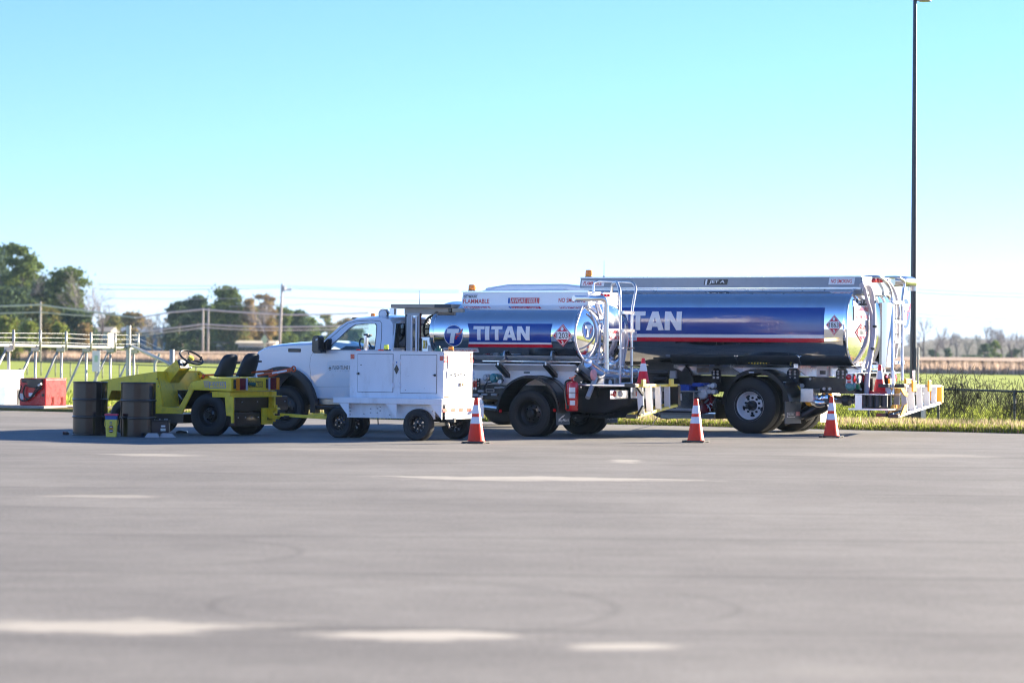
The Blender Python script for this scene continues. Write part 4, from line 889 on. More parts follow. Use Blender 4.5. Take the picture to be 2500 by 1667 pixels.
for pts in ([(140, 370), (78, 560), (90, 700), (150, 820), (250, 885)], [(205, 415), (245, 500), (262, 620), (240, 720), (190, 800)], [(250, 345), (285, 470), (292, 640), (280, 780), (255, 885)], [(270, 340), (318, 470), (312, 560)]):
    hz.tube([R5(x, y, TA.u1 + .10 + .03 * i) for i, (x, y) in enumerate(pts)], .018, 8, bend=.2)
hz.tube([R5(490, 560), R5(480, 660), R5(470, 780), R5(450, 900)], .045, 10, bend=.1).tube([R5(520, 580), R5(510, 700), R5(480, 860)], .02, 8, bend=.1)
obj('rear_hoses', hz, M['hose'], A)
# ladder with hooped rails
uL = TA.u1 + .42
def RL(x, y, u=uL): v, z = fA.Q('5', x, y, u); return (u, v, z)
l1 = MB().tube([RL(385, 250, uC1 - .15), RL(390, 185, uC1 - .1), RL(428, 160, uC1 + .15), RL(455, 235), RL(460, 600), RL(455, 1012)], .023, 10, bend=.12)
obj('ladder_rail', l1, M['alu'], A)
l2 = MB().tube([RL(235, 245, uC1 - .6), RL(237, 170, uC1 - .6), RL(285, 158, uC1 - .5), RL(560, 168, uL - .1), RL(590, 210), RL(555, 415), RL(552, 1008)], .023, 10, bend=.10)
obj('ladder_rail', l2, M['alu'], A)
for y, wd in ((418, .05), (568, .05), (714, .02), (866, .02)):
    a, b = RL(462, y), RL(552, y - 2); obj('rung', MB().box(a[0] - .05, a[0] + .06, a[1], b[1], a[2] - wd / 2, a[2] + wd / 2), M['alu_b'], A)
a, b = RL(455, 1012), RL(552, 1008); obj('rung', MB().cyl(a, b, .02), M['alu'], A)
# valve block, gauge box, tube lever
v, z = fA.Q('5', 235, 935, uP + .08); w_ = obj('tag_disc', MB().lathe([(0, .03), (.075, .03), (.095, .015), (.095, -.015), (0, -.02)], (uP + .08, v, z), 'X', 20), M['pink'], A)
obj('lever_tube', MB().cyl(R5(252, 962, uP + .05), R5(186, 1128, uP + .05), .042), M['grey'], A)
gb = R5(322, 1045, uP + .02); gt = R5(402, 960, uP + .02); g2 = R5(440, 960, uP + .02)
bx = obj('meter_box', MB().box(gb[0] - .25, gb[0], gb[1], g2[1], gb[2], gt[2]), M['alu_b'], A, bevel=.008)
obj('gauge_face', MB().box(gb[0], gb[0] + .008, gb[1] + .02, gt[1] - .0, gb[2] + .02, gt[2] - .02), M['black'], bx)
cg = ((gb[1] + gt[1]) / 2 + .03, (gb[2] + gt[2]) / 2); obj('gauge', MB().lathe([(0, .02), (.05, .02), (.055, .008)], (gb[0], cg[0], cg[1]), 'X', 18), M['gauge'], bx)
# deck and rear bumper
uD = fA.P('5', 548, 1020, .2)[0]; zD = fA.P('5', 548, 1020, .2)[1]
obj('rear_deck', MB().box(uRear - .15, uD, .25, 2.15, zD - .03, zD), M['alu'], A, bevel=.006)
obj('deck_skirt', MB().box(uD - .03, uD, .25, 2.15, zD - .12, zD - .031), M['alu_b'], A)
lz1, lz0 = fA.P('5', 400, 1063, .25)[1], fA.P('5', 400, 1142, .25)[1]; ul0 = fA.P('5', 370, 1100, .25)[0]
lb = obj('lamp_box', MB().box(ul0, ul0 + .10, .25, .80, lz0, lz1), M['alu_b'], A, bevel=.01)
for x, m_, r in ((408, 'redlens', .055), (458, 'reflect', .055)):
    v, z = fA.Q('5', x, 1095, ul0 + .10); obj('tail_lamp', MB().lathe([(0, .03), (r * .8, .025), (r, .005), (r, 0)], (ul0 + .10, v, z), 'X', 20), M[m_], lb)
obj('side_lamp', MB().box(ul0 + .02, ul0 + .08, .238, .25, lz0 + .06, lz1 - .06), M['redlens'], lb)
obj('bumper', MB().prismz([(ul0 + .12, .80), (ul0 + .30, .82), (ul0 + .36, .90), (ul0 + .36, 1.9), (ul0 + .12, 1.9)], lz0, lz1 + .01), M['chrome'], A, bevel=.02)
# big black under-body tank at the rear
pts = [P4(x, y, .35) for x, y in ((1210, 1085), (1400, 1085), (1424, 1130), (1424, 1190), (1380, 1250), (1190, 1255), (1185, 1200))]
pt5 = [fA.P('5', x, y, .84) for x, y in ((20, 1030), (470, 1055), (540, 1110), (560, 1150), (520, 1190), (330, 1268), (90, 1250), (0, 1180))]
obj('under_tank', MB().prism(pt5, .84, 2.2, 0), M['plastic'], A, bevel=.05, bseg=4)
obj('under_tank_step', MB().prism([(x * .9 + pt5[0][0] * .1, z - .07) for x, z in pt5[4:7]] + [pt5[5]], .9, 2.1), M['plastic'], A, bevel=.02)
# bolted plate on the frame
for (x0, y0, x1, y1) in ((1222, 905, 1300, 988), (345, 940, 402, 985)):
    a = P4(x0, y1, .52); b = P4(x1, y0, .52); pl = obj('bolted_plate', MB().box(a[0], b[0], .50, .52, a[1] - .1, b[1]), M['black'], A)
    bl = MB()
    for i in (0.15, .85):
        for j in (-.3, .2, .85): bl.cyl((a[0] + (b[0] - a[0]) * i, .50, a[1] + (b[1] - a[1]) * j), (a[0] + (b[0] - a[0]) * i, .48, a[1] + (b[1] - a[1]) * j), .014, n=6)
    obj('bolts', bl, M['alu_b'], pl)['kind'] = 'stuff'
# sight glasses, round solenoids, conduit
for x in (346, 364): u, z = P4(x, 988, .42); obj('sight_glass', MB().cyl((u, .42, z - .055), (u, .42, z + .055), .016, mi=0), M['redlens'], A); 
cp = MB()
for x in (346, 364):
    u, z = P4(x, 988, .42); cp.cyl((u, .42, z + .055), (u, .42, z + .10), .014).cyl((u, .42, z - .10), (u, .42, z - .055), .014)
obj('pipe_fittings', cp, M['alu'], A)['kind'] = 'stuff'
for x, y, r, m_ in ((473, 932, .062, 'grey'), (540, 934, .078, 'teal')):
    u, z = P4(x, y, .45); so = obj('round_switch', MB().lathe([(0, -.14), (r * .6, -.14), (r * .7, -.11), (r, -.10), (r, 0), (r * .8, .12), (0, .12)], (u, .45, z), 'Y', 24), M[m_], A)
u, z = P4(576, 968, .40); obj('air_gauge', MB().lathe([(0, -.03), (.036, -.03), (.04, 0)], (u, .40, z), 'Y', 18), M['gauge'], A)
cd = MB()
for pts in (((465, 950), (455, 985), (430, 1010), (420, 1050)), ((540, 960), (500, 975), (450, 985), (430, 1040)), ((585, 945), (604, 950), (590, 980)), ((335, 1078), (480, 1080), (620, 1082))):
    cd.tube([(P4(x, y, .42)[0], .42, P4(x, y, .42)[1]) for x, y in pts], .010, 6, bend=.06)
obj('conduits', cd, M['black'], A)['kind'] = 'stuff'
vb = MB()
for x, y, r in ((362, 1088, .03), (435, 1080, .018), (520, 1081, .02), (405, 1050, .02), (548, 1020, .014), (590, 1018, .012)): u, z = P4(x, y, .40); vb.cyl((u - .05, .40, z), (u + .06, .40, z), r)
obj('valves', vb, M['grey'], A)['kind'] = 'stuff'
a, b = P4(455, 1055, .5), P4(528, 1033, .5); decal('warning_plate', [(fit(blk, a[0], b[0], a[1], b[1]), M['vwhite']), (fit(blk, a[0] + .01, b[0] - .01, a[1] + .006, b[1] - .006), M['vblack'])], plane_v(.48), A)
# exhaust and fuel pipe under the frame
ex = MB(); ex.tube([(P4(x, y, .5)[0], .5, P4(x, y, .5)[1]) for x, y in ((395, 1190), (440, 1185), (575, 1200))], .055, 14, bend=.08).tube([(P4(425, 1130, .5)[0], .5, P4(425, 1130, .5)[1]), (P4(428, 1180, .5)[0], .5, P4(428, 1180, .5)[1])], .03, 10)
obj('exhaust_pipe', ex, M['alu'], A)
obj('side_skirt_box', MB().prism([P4(x, y, .5) for x, y in ((420, 1010), (640, 1010), (600, 1180), (560, 1170), (545, 1120), (420, 1115))], .52, .80), M['black'], A)
# ---------------------------------------------------------------- the pump bay between cab and tank
PF = lambda x, y, v=.3: fA.P('F', x, y, v)
a, b = PF(262, 248), PF(2180, 145, .64); zc0, zc1 = PF(262, 248)[1], PF(1000, 140)[1]
cn = obj('canopy', MB().box(a[0], b[0], .30, 2.1, zc0, zc1), M['tan'], A, bevel=.01)
a2 = PF(1475, 200); obj('canopy_edge', MB().box(a2[0], b[0], .285, .299, zc0 + .01, zc1 - .005), M['dgrey'], A)
a, b = PF(597, 418), PF(1792, 258); obj('canopy_beam', MB().box(a[0], b[0], .36, .42, a[1], zc0 - .004), M['tan'], A)
obj('canopy_beam', MB().box(b[0] + .08, PF(2200, 258)[0], .36, .42, a[1] + .05, zc0 - .004), M['tan'], A)
zl = P4(300, 720, .3)[1] - .12
a, b = PF(610, 700), PF(690, 700); obj('bay_post', MB().box(a[0], b[0], .36, .44, zl, a[1] + .6 if False else PF(610, 420)[1]), M['dgrey'], A)
a, b = PF(1795, 600), PF(1862, 600); obj('bay_post', MB().box(a[0], b[0], .36, .44, zl, zc0 - .005), M['black'], A)
ztt = PF(700, 390)[1]
for x0, x1, m_ in ((700, 716, 'reflect'), (716, 800, 'grey'), (806, 850, 'reflect'), (940, 990, 'reflect'), (1000, 1018, 'black'), (1018, 1052, 'grey'), (1054, 1076, 'maroon')):
    a, b = PF(x0, 700, .32), PF(x1, 700, .32); obj('shutter_bar', MB().box(a[0], b[0], .32, .36, zl, ztt if m_ != 'reflect' else PF(x0, 465)[1]), M[m_], A, bevel=.004)
a, b = PF(745, 460, .31), PF(1052, 385, .31); obj('shutter_head', MB().box(a[0], b[0], .31, .40, a[1], b[1]), M['grey'], A)
# hose reel
cu, cz = PF(1600, 820, .75); rr = MB()
Rr = cz and (PF(1600, 440, .75)[1] - cz)
reel = obj('hose_reel', MB().torus((cu, .62, cz), Rr, .022, 'Y', 40).torus((cu, 1.05, cz), Rr, .022, 'Y', 40), M['black'], A)
for k in range(12):
    a = k * math.pi / 6; rr.cyl((cu, .62, cz), (cu + Rr * math.cos(a), .62, cz + Rr * math.sin(a)), .012, n=6); rr.cyl((cu, 1.05, cz), (cu + Rr * math.cos(a), 1.05, cz + Rr * math.sin(a)), .012, n=6)
obj('reel_spokes', rr, M['black'], reel)['kind'] = 'stuff'
hh = MB(); 
for i in range(7): hh.torus((cu, .68 + i * .055, cz), Rr * .62 + .02 * (i % 2), .027, 'Y', 32)
hh.lathe([(Rr * .6, .62), (Rr * .6, 1.05)], (cu, 0, cz), 'Y', 28); obj('wound_hose', hh, M['rubber'], reel)
obj('reel_frame', MB().cyl((cu - .45, .60, cz - .55), (cu, .60, cz), .025).cyl((cu + .3, .60, cz - .55), (cu, .60, cz), .025), M['tan'], reel)
# pump tank (pale sphere end) beside the reel
u, z = PF(1590, 915, .8); obj('air_tank', MB().ball((u + .10, .75, z), .13, .13, .13, 16), M['white'], A)
# gauge panel
a, b = PF(1060, 1420, .34), PF(1605, 1040, .34); gp = obj('gauge_panel', MB().box(a[0], b[0], .34, .37, zl, b[1]), M['alu'], A, bevel=.006)
for x in (1385, 1520): u, z = PF(x, 1148, .34); g_ = obj('dial', MB().lathe([(0, -.010), (.036, -.010), (.046, -.012), (.048, 0)], (u, .34, z), 'Y', 20), M['gauge'], gp); decal('needle', [(shp([(u - .002, z - .01), (u + .004, z - .01), (u + .022, z + .026)]), M['vblack']), (ell(u, z, .006, .006, 10), M['vblack'])], plane_v(.328), g_)
a, b = PF(1285, 1430, .335), PF(1600, 1265, .335); obj('panel_recess', MB().box(a[0], b[0], .33, .345, zl, b[1]), M['grey'], gp, bevel=.01)
u, z = PF(1190, 1130, .32); z2 = PF(1190, 1350, .32)[1]; obj('valve_handle', MB().tube([(u, .30, z), (u + .01, .30, (z + z2) / 2), (u - .005, .30, z2)], .018, 8), M['lyellow'], gp)
u, z = PF(1070, 1250, .32); obj('sight_tube', MB().tube([(u, .31, z + .12), (u, .31, z - .2)], .014, 8), M['black'], gp)
# spotlight
u, z = PF(72, 412, .55); su = sub('spotlight', A); obj('lamp_shade', MB().lathe([(.088, -.03), (.09, .02), (.07, .07), (.03, .09), (0, .09)], (u, .55, z), 'Y', 24), M['black'], su)
obj('lens', MB().lathe([(0, -.034), (.05, -.032), (.08, -.024)], (u, .55, z), 'Y', 24), M['gauge'], su)
b_ = PF(310, 390, .55); obj('bracket', MB().tube([(u, .60, z + .06), (PF(180, 300, .58)[0], .58, PF(180, 300, .58)[1]), (PF(225, 385, .58)[0], .58, PF(225, 385, .58)[1]), (b_[0], .58, b_[1])], .018, 8).box(b_[0] - .045, b_[0] + .045, .53, .62, b_[1] - .03, zc0 - .003), M['alu'], su)
u, z = PF(1058, 130, 1.2); obj('antenna', MB().cyl((u, 1.2, zc1), (u, 1.2, zc1 + .26), .006, .003, 6), M['black'], A)
# ---------------------------------------------------------------- the pickup cab
def glassmat(name, tint, refl=.08):
    m = bpy.data.materials.new(name); m.use_nodes = True; n = m.node_tree; n.nodes.clear(); L = n.links.new
    o = n.nodes.new("ShaderNodeOutputMaterial"); t = n.nodes.new("ShaderNodeBsdfTransparent"); t.inputs[0].default_value = (*tint, 1)
    g = n.nodes.new("ShaderNodeBsdfGlossy"); g.inputs['Roughness'].default_value = .02; 
    mx = n.nodes.new("ShaderNodeMixShader"); mx.inputs[0].default_value = refl; L(t.outputs[0], mx.inputs[1]); L(g.outputs[0], mx.inputs[2]); L(mx.outputs[0], o.inputs[0]); return m
M['glass'] = glassmat('cab window glass', (.86, .95, .95)); M['screen'] = glassmat('windscreen glass', (.7, .8, .8))
def ringpanel(pairs, v0, v1, vf=None):
    """pairs of ((u,z) outer, (u,z) inner); closed loop; v as function of z adds tumblehome"""
    n = len(pairs); vf = vf or (lambda z: 0.0); vs = []
    for vv in (v0, v1):
        for o_, i_ in pairs: vs += [(o_[0], vv + vf(o_[1]), o_[1]), (i_[0], vv + vf(i_[1]), i_[1])]
    m = 2 * n; fs = []
    for k in range(n):
        j = (k + 1) % n; a, b, c_, d = 2 * k, 2 * k + 1, 2 * j + 1, 2 * j
        fs += [(a, b, c_, d), (m + d, m + c_, m + b, m + a), (a, d, m + d, m + a), (b, m + b, m + c_, c_)]
    return MB().add(vs, fs)
def loft(poly, stations):                  # stations: (v, fn(u,z)->(u,z)); caps at the ends
    n = len(poly); vs = []
    for v, fn in stations: vs += [(fn(u, z)[0], v, fn(u, z)[1]) for u, z in poly]
    m = len(stations); fs = [tuple(range(n)), tuple(range((m - 1) * n, m * n))[::-1]]
    mb = MB().add(vs, fs); k0 = len(mb.v) - len(vs)
    for j in range(m - 1):
        for i in range(n):
            q = (i + 1) % n; mb.f.append([j * n + i, j * n + q, (j + 1) * n + q, (j + 1) * n + i]); mb.mi.append(0); mb.sm.append(True)
    return mb
def smooth_by_angle(o, deg=35):
    me = o.data; bm = bmesh.new(); bm.from_mesh(me)
    for e in bm.edges:
        if len(e.link_faces) == 2 and e.calc_face_angle(0) > R(deg): e.smooth = False
    for f in bm.faces: f.smooth = True
    bm.to_mesh(me); bm.free(); return o
VB = .10
P3 = lambda x, y, v=VB: fA.P('3', x, y, v); Ps = lambda x, y, v=VB: fA.P('s', x, y, v)
arc = []
ac, rz = uF, .42
for k in range(13):
    a = R(190 - k * 200 / 12); arc.append((ac + .63 * math.cos(a), max(.47, rz + .63 * math.sin(a))))
zb0 = Ps(960, 976)[1]
top = [Ps(*p) for p in ((596, 900), (596, 872), (603, 860), (629, 851.5), (655, 846.5), (680, 843.5), (720, 840.5), (752, 839), (771, 842), (789, 855), (959, 856))]
nose_b = (top[0][0] + .05, .48)
body = [nose_b, (top[0][0], .56)] + top + [(top[-1][0], zb0)] + [(ac + .66, zb0)] + arc[::-1]
def sect(k, c):
    def fn(u, z):
        f_ = max(0, (ac - .35 - u)) / .6; du = .30 * k * k * min(1, f_); dz = c * max(0, min(1, (z - 1.2) / .25)) * (1 if u < top[8][0] else 0)
        return (u + du, z + dz)
    return fn
VW = 2.0; st = []
for t in (0, .03, .08, .18, .34, .5, .66, .82, .92, .97, 1.0):
    k = abs(2 * t - 1); ins = .03 if t in (0, 1.0) else 0
    st.append((VB + t * VW, sect(k, .07 * (1 - k ** 2.5) - (.02 if t in (0, 1.0) else 0))))
o = smooth_by_angle(obj('cab_body', loft(body, st), M['truck_white'], A), 28)
# door with its shut line
dpoly = [P3(*p) for p in ((62, 616), (34, 680), (28, 760), (40, 880), (62, 980), (92, 1062), (702, 1062), (704, 612))]
k_ = MB().prism([(x + (.008 if x > -3.7 else -.008), z) for x, z in dpoly], VB - .004, VB - .001); obj('shut_line', k_, M['black'], A)
door = obj('door', MB().prism([(x, z - .0) for x, z in dpoly], VB - .010, VB - .004), M['truck_white'], A)
a, b = P3(92, 955), P3(702, 950); obj('door_crease', MB().prism([a, (b[0], b[1]), (b[0], b[1] - .006), (a[0], a[1] - .006)], VB - .0115, VB - .0101), M['grey'], door)
a, b = P3(186, 872), P3(420, 705); sg = obj('door_sign', MB().box(a[0], b[0] + .25, VB - .0125, VB - .0101, a[1], b[1]), M['vwhite'], door)
a, b = P3(248, 790), P3(412, 758); wd = (b[0] - a[0])
decal('sign_lettering', [(fit(text2d('FLIGHTLINE F', 0, .0), a[0], a[0] + wd * 1.04, a[1], b[1] + .004), M['vblack']), (fit(text2d('AVIATION', 0, .0, 2.0), a[0] + .05, a[0] + wd * .95, a[1] - .035, a[1] - .016), M['grey']),
                         (fit(shp([(.5, 1), (.57, .8), (.57, .6), (1, .35), (1, .25), (.57, .38), (.56, .15), (.7, .02), (.7, -.05), (.5, 0), (.3, -.05), (.3, .02), (.44, .15), (.43, .38), (0, .25), (0, .35), (.43, .6), (.43, .8)]), a[0] - .085, a[0] - .02, a[1] - .012, b[1] + .006), M['vblack'])], plane_v(VB - .0127), sg)
obj('door_handle', MB().box(P3(620, 700)[0], P3(690, 700)[0], VB - .04, VB - .012, P3(620, 700)[1], P3(620, 680)[1]), M['truck_white'], door, bevel=.01)
# flares
fl = MB()
for sgn in (0, 1):
    f_ = fender(A, ac, -.015 if not sgn else 2.02, .16 if not sgn else 2.20, .42, .72, R(-8), R(176), M['plastic'], th=.10, lip=.10, rib=False, name='wheel_arch_flare')
obj('wheel_arch_liner', MB().lathe([(.64, .14), (.64, .75)], (ac, 0, .42), 'Y', 24, 0, True, 0, math.pi), M['black'], A)
obj('engine_bay', MB().box(ac - .6, ac + .9, .78, 1.5, .45, 1.1), M['black'], A)
# sill step
a, b = fA.P('N', 1095, 770, .0), fA.P('N', 1500, 712, .0); obj('side_step', MB().box(a[0], P3(700, 700)[0] + .3, .0, .14, a[1] - .01, b[1]), M['black'], A, bevel=.02)
a, b = fA.P('N', 1175, 655), fA.P('N', 1500, 575); obj('sill', MB().box(a[0], top[-1][0], VB + .02, 2.0, a[1] - .03, zb0 + .0), M['alu'], A, bevel=.01)
# vent badge
a, b = fA.P('2', 1056, 710), fA.P('2', 1166, 680); obj('fender_vent', MB().box(a[0], b[0], VB - .012, VB + .01, a[1], b[1]), M['black'], A, bevel=.01)
# greenhouse
zs_ = P3(300, 605)[1]; zr_ = P3(600, 296, .3)[1]
vf = lambda z: .20 * max(0, (z - zs_)) / (zr_ - zs_)
def PV(x, y):
    v = VB
    for _ in range(5): u, z = fA.P('3', x, y, v); v = VB + vf(z)
    return (u, z)
prs = [((140, 545), (212, 598)), ((205, 470), (236, 552)), ((300, 388), (326, 468)), ((380, 335), (402, 396)), ((450, 312), (458, 362)), ((560, 300), (560, 349)), ((690, 296), (655, 349)), ((790, 312), (668, 368)), ((818, 350), (664, 450)), ((820, 600), (648, 602)), ((480, 612), (480, 606)), ((170, 618), (222, 606))]
pr = [(PV(*a), PV(*b)) for a, b in prs]
fr1 = ringpanel(pr, VB, VB + .06, vf); fr2 = MB().join(fr1); fr2.v = [(x, 2 * VB + VW - y, z) for x, y, z in fr1.v]
for f_ in (fr1, fr2): smooth_by_angle(obj('window_frame', f_, M['truck_white'], A), 30)
inn = [b for a, b in pr]
for side in (0, 1):
    vs_ = [(u, (VB + .03 + vf(z)) if not side else (VB + VW - .03 - vf(z)), z) for u, z in inn]; obj('side_window', MB().add(vs_, [tuple(range(len(vs_)))]), M['glass'], A)
# black window seal
sl = [((x0 * .0 + a[0], a[1]), (a[0] + (cx_ - a[0]) * .03, a[1] + (cz_ - a[1]) * .05)) for a in inn for x0, cx_, cz_ in [(0, sum(p[0] for p in inn) / len(inn), sum(p[1] for p in inn) / len(inn))]]
obj('window_seal', ringpanel(sl, VB - .002, VB + .012, vf), M['black'], A)
# door frame line above the sill (from the belt to the roof)
ln = [PV(700, 600), PV(712, 480), PV(714, 350), PV(700, 330), PV(620, 322), PV(470, 330), PV(390, 352), PV(320, 405), PV(230, 485), PV(160, 560)]
obj('door_seam', MB().tube([(u, VB - .001 + vf(z), z) for u, z in ln], .005, 5), M['black'], A)
# windscreen and roof
w0, w1 = pr[0][0], pr[4][0]; v0_, v1_ = VB + vf(w0[1]), VB + vf(w1[1])
wv = []
for j in range(7):
    t = j / 6; k = abs(2 * t - 1)
    wv += [(w0[0] - .22 * (1 - k * k), v0_ + (VW + 2 * VB - 2 * v0_) * t, w0[1] + .01), (w1[0] - .12 * (1 - k * k), v1_ + (VW + 2 * VB - 2 * v1_) * t, w1[1] + .03 * (1 - k * k))]
obj('windscreen', MB().add(wv, [(2 * j, 2 * j + 1, 2 * j + 3, 2 * j + 2) for j in range(6)], 0, True), M['screen'], A)
rp = [pr[i][0] for i in (4, 5, 6, 7, 8)]; rv = []; rm = 11
for j in range(rm):
    t = j / (rm - 1); k = abs(2 * t - 1)
    for (u, z) in rp:
        vv = VB + vf(z); rv.append((u - (.12 * (1 - k * k) if (u, z) == rp[0] else 0), vv + (VW + 2 * VB - 2 * vv) * t, z + .055 * (1 - k ** 3)))
n5 = len(rp); obj('roof', MB().add(rv, [(j * n5 + i, j * n5 + i + 1, (j + 1) * n5 + i + 1, (j + 1) * n5 + i) for j in range(rm - 1) for i in range(n5 - 1)], 0, True), M['truck_white'], A)
# rear wall with dark window
ur = pr[9][0][0]; zrr = pr[8][0][1]
rw = [(VB, zb0), (VB, zs_), (VB + vf(zrr), zrr), (VB + vf(zrr) + .12, zrr + .05), (1.1, zrr + .10), (2.2 - VB - vf(zrr) - .12, zrr + .05), (2.2 - VB - vf(zrr), zrr), (2.2 - VB, zs_), (2.2 - VB, zb0)]
obj('cab_rear_wall', MB().prismx(rw, ur - .05, ur + .0), M['truck_white'], A, bevel=.02)
a = fA.Q('F', 345, 1335, ur); b = fA.Q('F', 345, 660, ur)
rg = obj('rear_window', MB().prismx([(a[0], a[1]), (b[0] + .08, b[1]), (2.2 - b[0] - .08, b[1]), (2.2 - a[0], a[1])], ur - .0, ur + .012), M['dglass'], A, bevel=.004)
# inside
obj('dashboard', MB().prism([PV(*p) for p in ((215, 604), (250, 590), (300, 565), (360, 572), (410, 604), (410, 680), (215, 680))], .35, 1.9), M['plastic'], A, bevel=.03)
cx_, cz_ = PV(405, 575); tt = MB().torus((0, 0, 0), .19, .016, 'X', 28); tt.xf(Matrix.Translation((cx_ + .05, .62, cz_ - .02)) @ Matrix.Rotation(R(-28), 4, 'Y')); tt.cyl((cx_ + .05, .62, cz_ - .02), (cx_ - .15, .62, cz_ - .12), .03); obj('steering_wheel', tt, M['plastic'], A)
for v in (.42, 1.32):
    a = PV(585, 560); obj('seat', MB().prism([(a[0] - .05, a[1] - .30), (a[0] + .02, a[1] + .02), (a[0] + .10, a[1] + .12), (a[0] + .2, a[1] + .12), (a[0] + .16, a[1] - .30)], v, v + .46), M['seat'], A, bevel=.04)
a = PV(560, 390); obj('rear_view_mirror', MB().box(a[0] - .10, a[0] + .06, 1.0, 1.12, a[1] - .04, a[1] + .03), M['black'], A, bevel=.015)
# door mirror
mq = [P3(x, y, -.12) for x, y in ((66, 500), (80, 470), (125, 466), (136, 480), (134, 600), (160, 615), (158, 636), (80, 636), (64, 615))]
mr_ = obj('door_mirror', MB().prism(mq, -.20, -.02), M['black'], A, bevel=.02)
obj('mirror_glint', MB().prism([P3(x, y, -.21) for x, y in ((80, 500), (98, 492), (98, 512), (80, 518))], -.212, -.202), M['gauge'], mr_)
obj('mirror_arm', MB().prism([P3(x, y, .05) for x, y in ((150, 560), (215, 495), (205, 606), (140, 615))], -.02, .14), M['black'], A, bevel=.01)
# beacons and clearance lamps
u, z = P3(630, 296, 1.0); beacon(A, u, 1.0, z - .02, .045, .095, M['amber'])
for i in range(3):
    u, z = P3(470 + 32 * i, 306, .8); obj('clearance_lamp', MB().prism([(u - .05, z - .01), (u - .02, z + .022), (u + .06, z + .022), (u + .06, z - .01)], .7 + .02 * i, .78 + .02 * i), M['black'], A)
# front end (seen from elsewhere)
gn = top[0][0]
obj('grille', MB().box(gn - .02, gn + .02, .55, 1.65, .75, 1.12), M['black'], A, bevel=.02)
obj('front_bumper', MB().prismz([(gn + .2, .12), (gn - .05, .45), (gn - .08, 1.1), (gn - .05, 1.75), (gn + .2, 2.08), (gn + .25, 2.0), (gn + .25, .2)], .45, .70), M['chrome'], A, bevel=.02)
for v in (.22, 1.72): obj('headlight', MB().box(gn + .02, gn + .1, v, v + .28, .85, 1.08), M['gauge'], A, bevel=.02)
# ================================================================ THE BIG TANK TRUCK
gB = ground(1828, 1057.7); fB = Frame(gB, -28)
B = thing('tank_truck', 'large polished tank truck lettered JET A and 1863, at the right of the photo', 'tank truck', (gB.x, gB.y, 0), R(-28))
P6 = lambda x, y, v=0.0: fB.P('6', x, y, v); P7 = lambda x, y, v=0.0: fB.P('7', x, y, v)
TB = Tank(1.22, 1.93, 1.20, .745, 3.0, 0, 0, .18, .12)
TB.zc = (P6(800, 215, .35)[1] + P7(420, 893, .5)[1]) / 2 + .01; TB.b = (P6(800, 205, .45)[1] - P7(420, 895, .6)[1]) / 2 + .01
TB.u1 = P7(366, 560, .08)[0]; TB.u0 = fB.P('4', 1155, 200, .5)[0]
for v, st in ((0.0, 'truckwhite'), (.335, 'back'), (1.83, 'back'), (2.16, 'truckwhite')): wheel(B, 0, v, .515, .28, .275, st, rimcol=M['white'] if st == 'truckwhite' else None)
uFB = -6.2
wheel(B, uFB, .06, .515, .28, .275, 'truckwhite', rimcol=M['white']); wheel(B, uFB, 2.08, .515, .28, .275, 'back')
ax = MB().cyl((0, .3, .5), (0, 2.1, .5), .07).ball((0, 1.2, .5), .24, .22, .22, 14).cyl((uFB, .3, .5), (uFB, 2.1, .5), .05).cyl((0, 1.2, .52), (-4.5, 1.2, .75), .06)
obj('axles', ax, M['black'], B)
c = P6(833, 1200, -.04)
fender(B, c[0], -.05, .62, .50, .665, R(8), R(178), M['black'], th=.03, lip=.07, rib=False); fender(B, c[0], 1.82, 2.49, .50, .665, R(8), R(178), M['black'], th=.03, lip=.07, rib=False)
a, b = P6(780, 921, -.04), P6(822, 912, -.04); obj('fender_plate', MB().box(a[0], b[0], -.056, -.05, a[1], b[1]), M['gauge'], B)
# flaps: front one seen dark, rear one grey with a maker's plate
u = P6(500, 1220, 0)[0]; v1 = fB.Q('6', 578, 1220, u)[0]; z0, z1 = P6(500, 1305)[1], P6(500, 1148)[1]; obj('mud_flap', MB().box(u, u + .014, .0, v1 + .3, z0, z1), M['black'], B)
u = P6(1076, 1250, 0)[0]; v1 = fB.Q('6', 1208, 1250, u)[0]; z0, z1 = P6(1076, 1345)[1], P6(1076, 1158)[1]
for dv, m_ in ((0, 'flap'), (2.44 - v1 - .0, 'sunlit_flap')):
    fl = obj('mud_flap', MB().box(u, u + .014, dv, v1 + dv, z0, z1), M[m_], B, label='pale far side mud flap coloured sunlit cream' if dv else None)
    if not dv:
        rx = lambda a, b: (v1 * a, z0 + (z1 - z0) * b)
        decal('maker_plate', [(fit(shp([(0, 0), (1, 0), (1, 1), (0, 1)]), v1 * .10, v1 * .60, z0 + (z1 - z0) * .28, z0 + (z1 - z0) * .50), M['vwhite']), (fit(shp([(0, 0), (1, 0), (1, 1), (0, 1)]), v1 * .12, v1 * .58, z0 + (z1 - z0) * .30, z0 + (z1 - z0) * .48), M['flap']),
                              (fit(text2d('TRUCKS', .1, .02), v1 * .14, v1 * .50, z0 + (z1 - z0) * .36, z0 + (z1 - z0) * .45), M['vwhite']), (fit(shp([(0, 0), (1, 0), (1, 1), (0, 1)]), v1 * .62, v1 * .88, z0 + (z1 - z0) * .34, z0 + (z1 - z0) * .52), M['pink'])], plane_u(u + .014), fl)
        bl = MB()
        for t in (.04, .33, .62, .92): bl.cyl((u + .01, v1 * t, z1 - .02), (u + .03, v1 * t, z1 - .02), .014, n=8)
        obj('bolts', bl, M['alu_b'], fl)['kind'] = 'stuff'
        hb = MB().box(u - .05, u, 0.02, v1 + .12, z1 - .01, P6(1076, 1000)[1]); obj('flap_hanger', hb, M['black'], B)
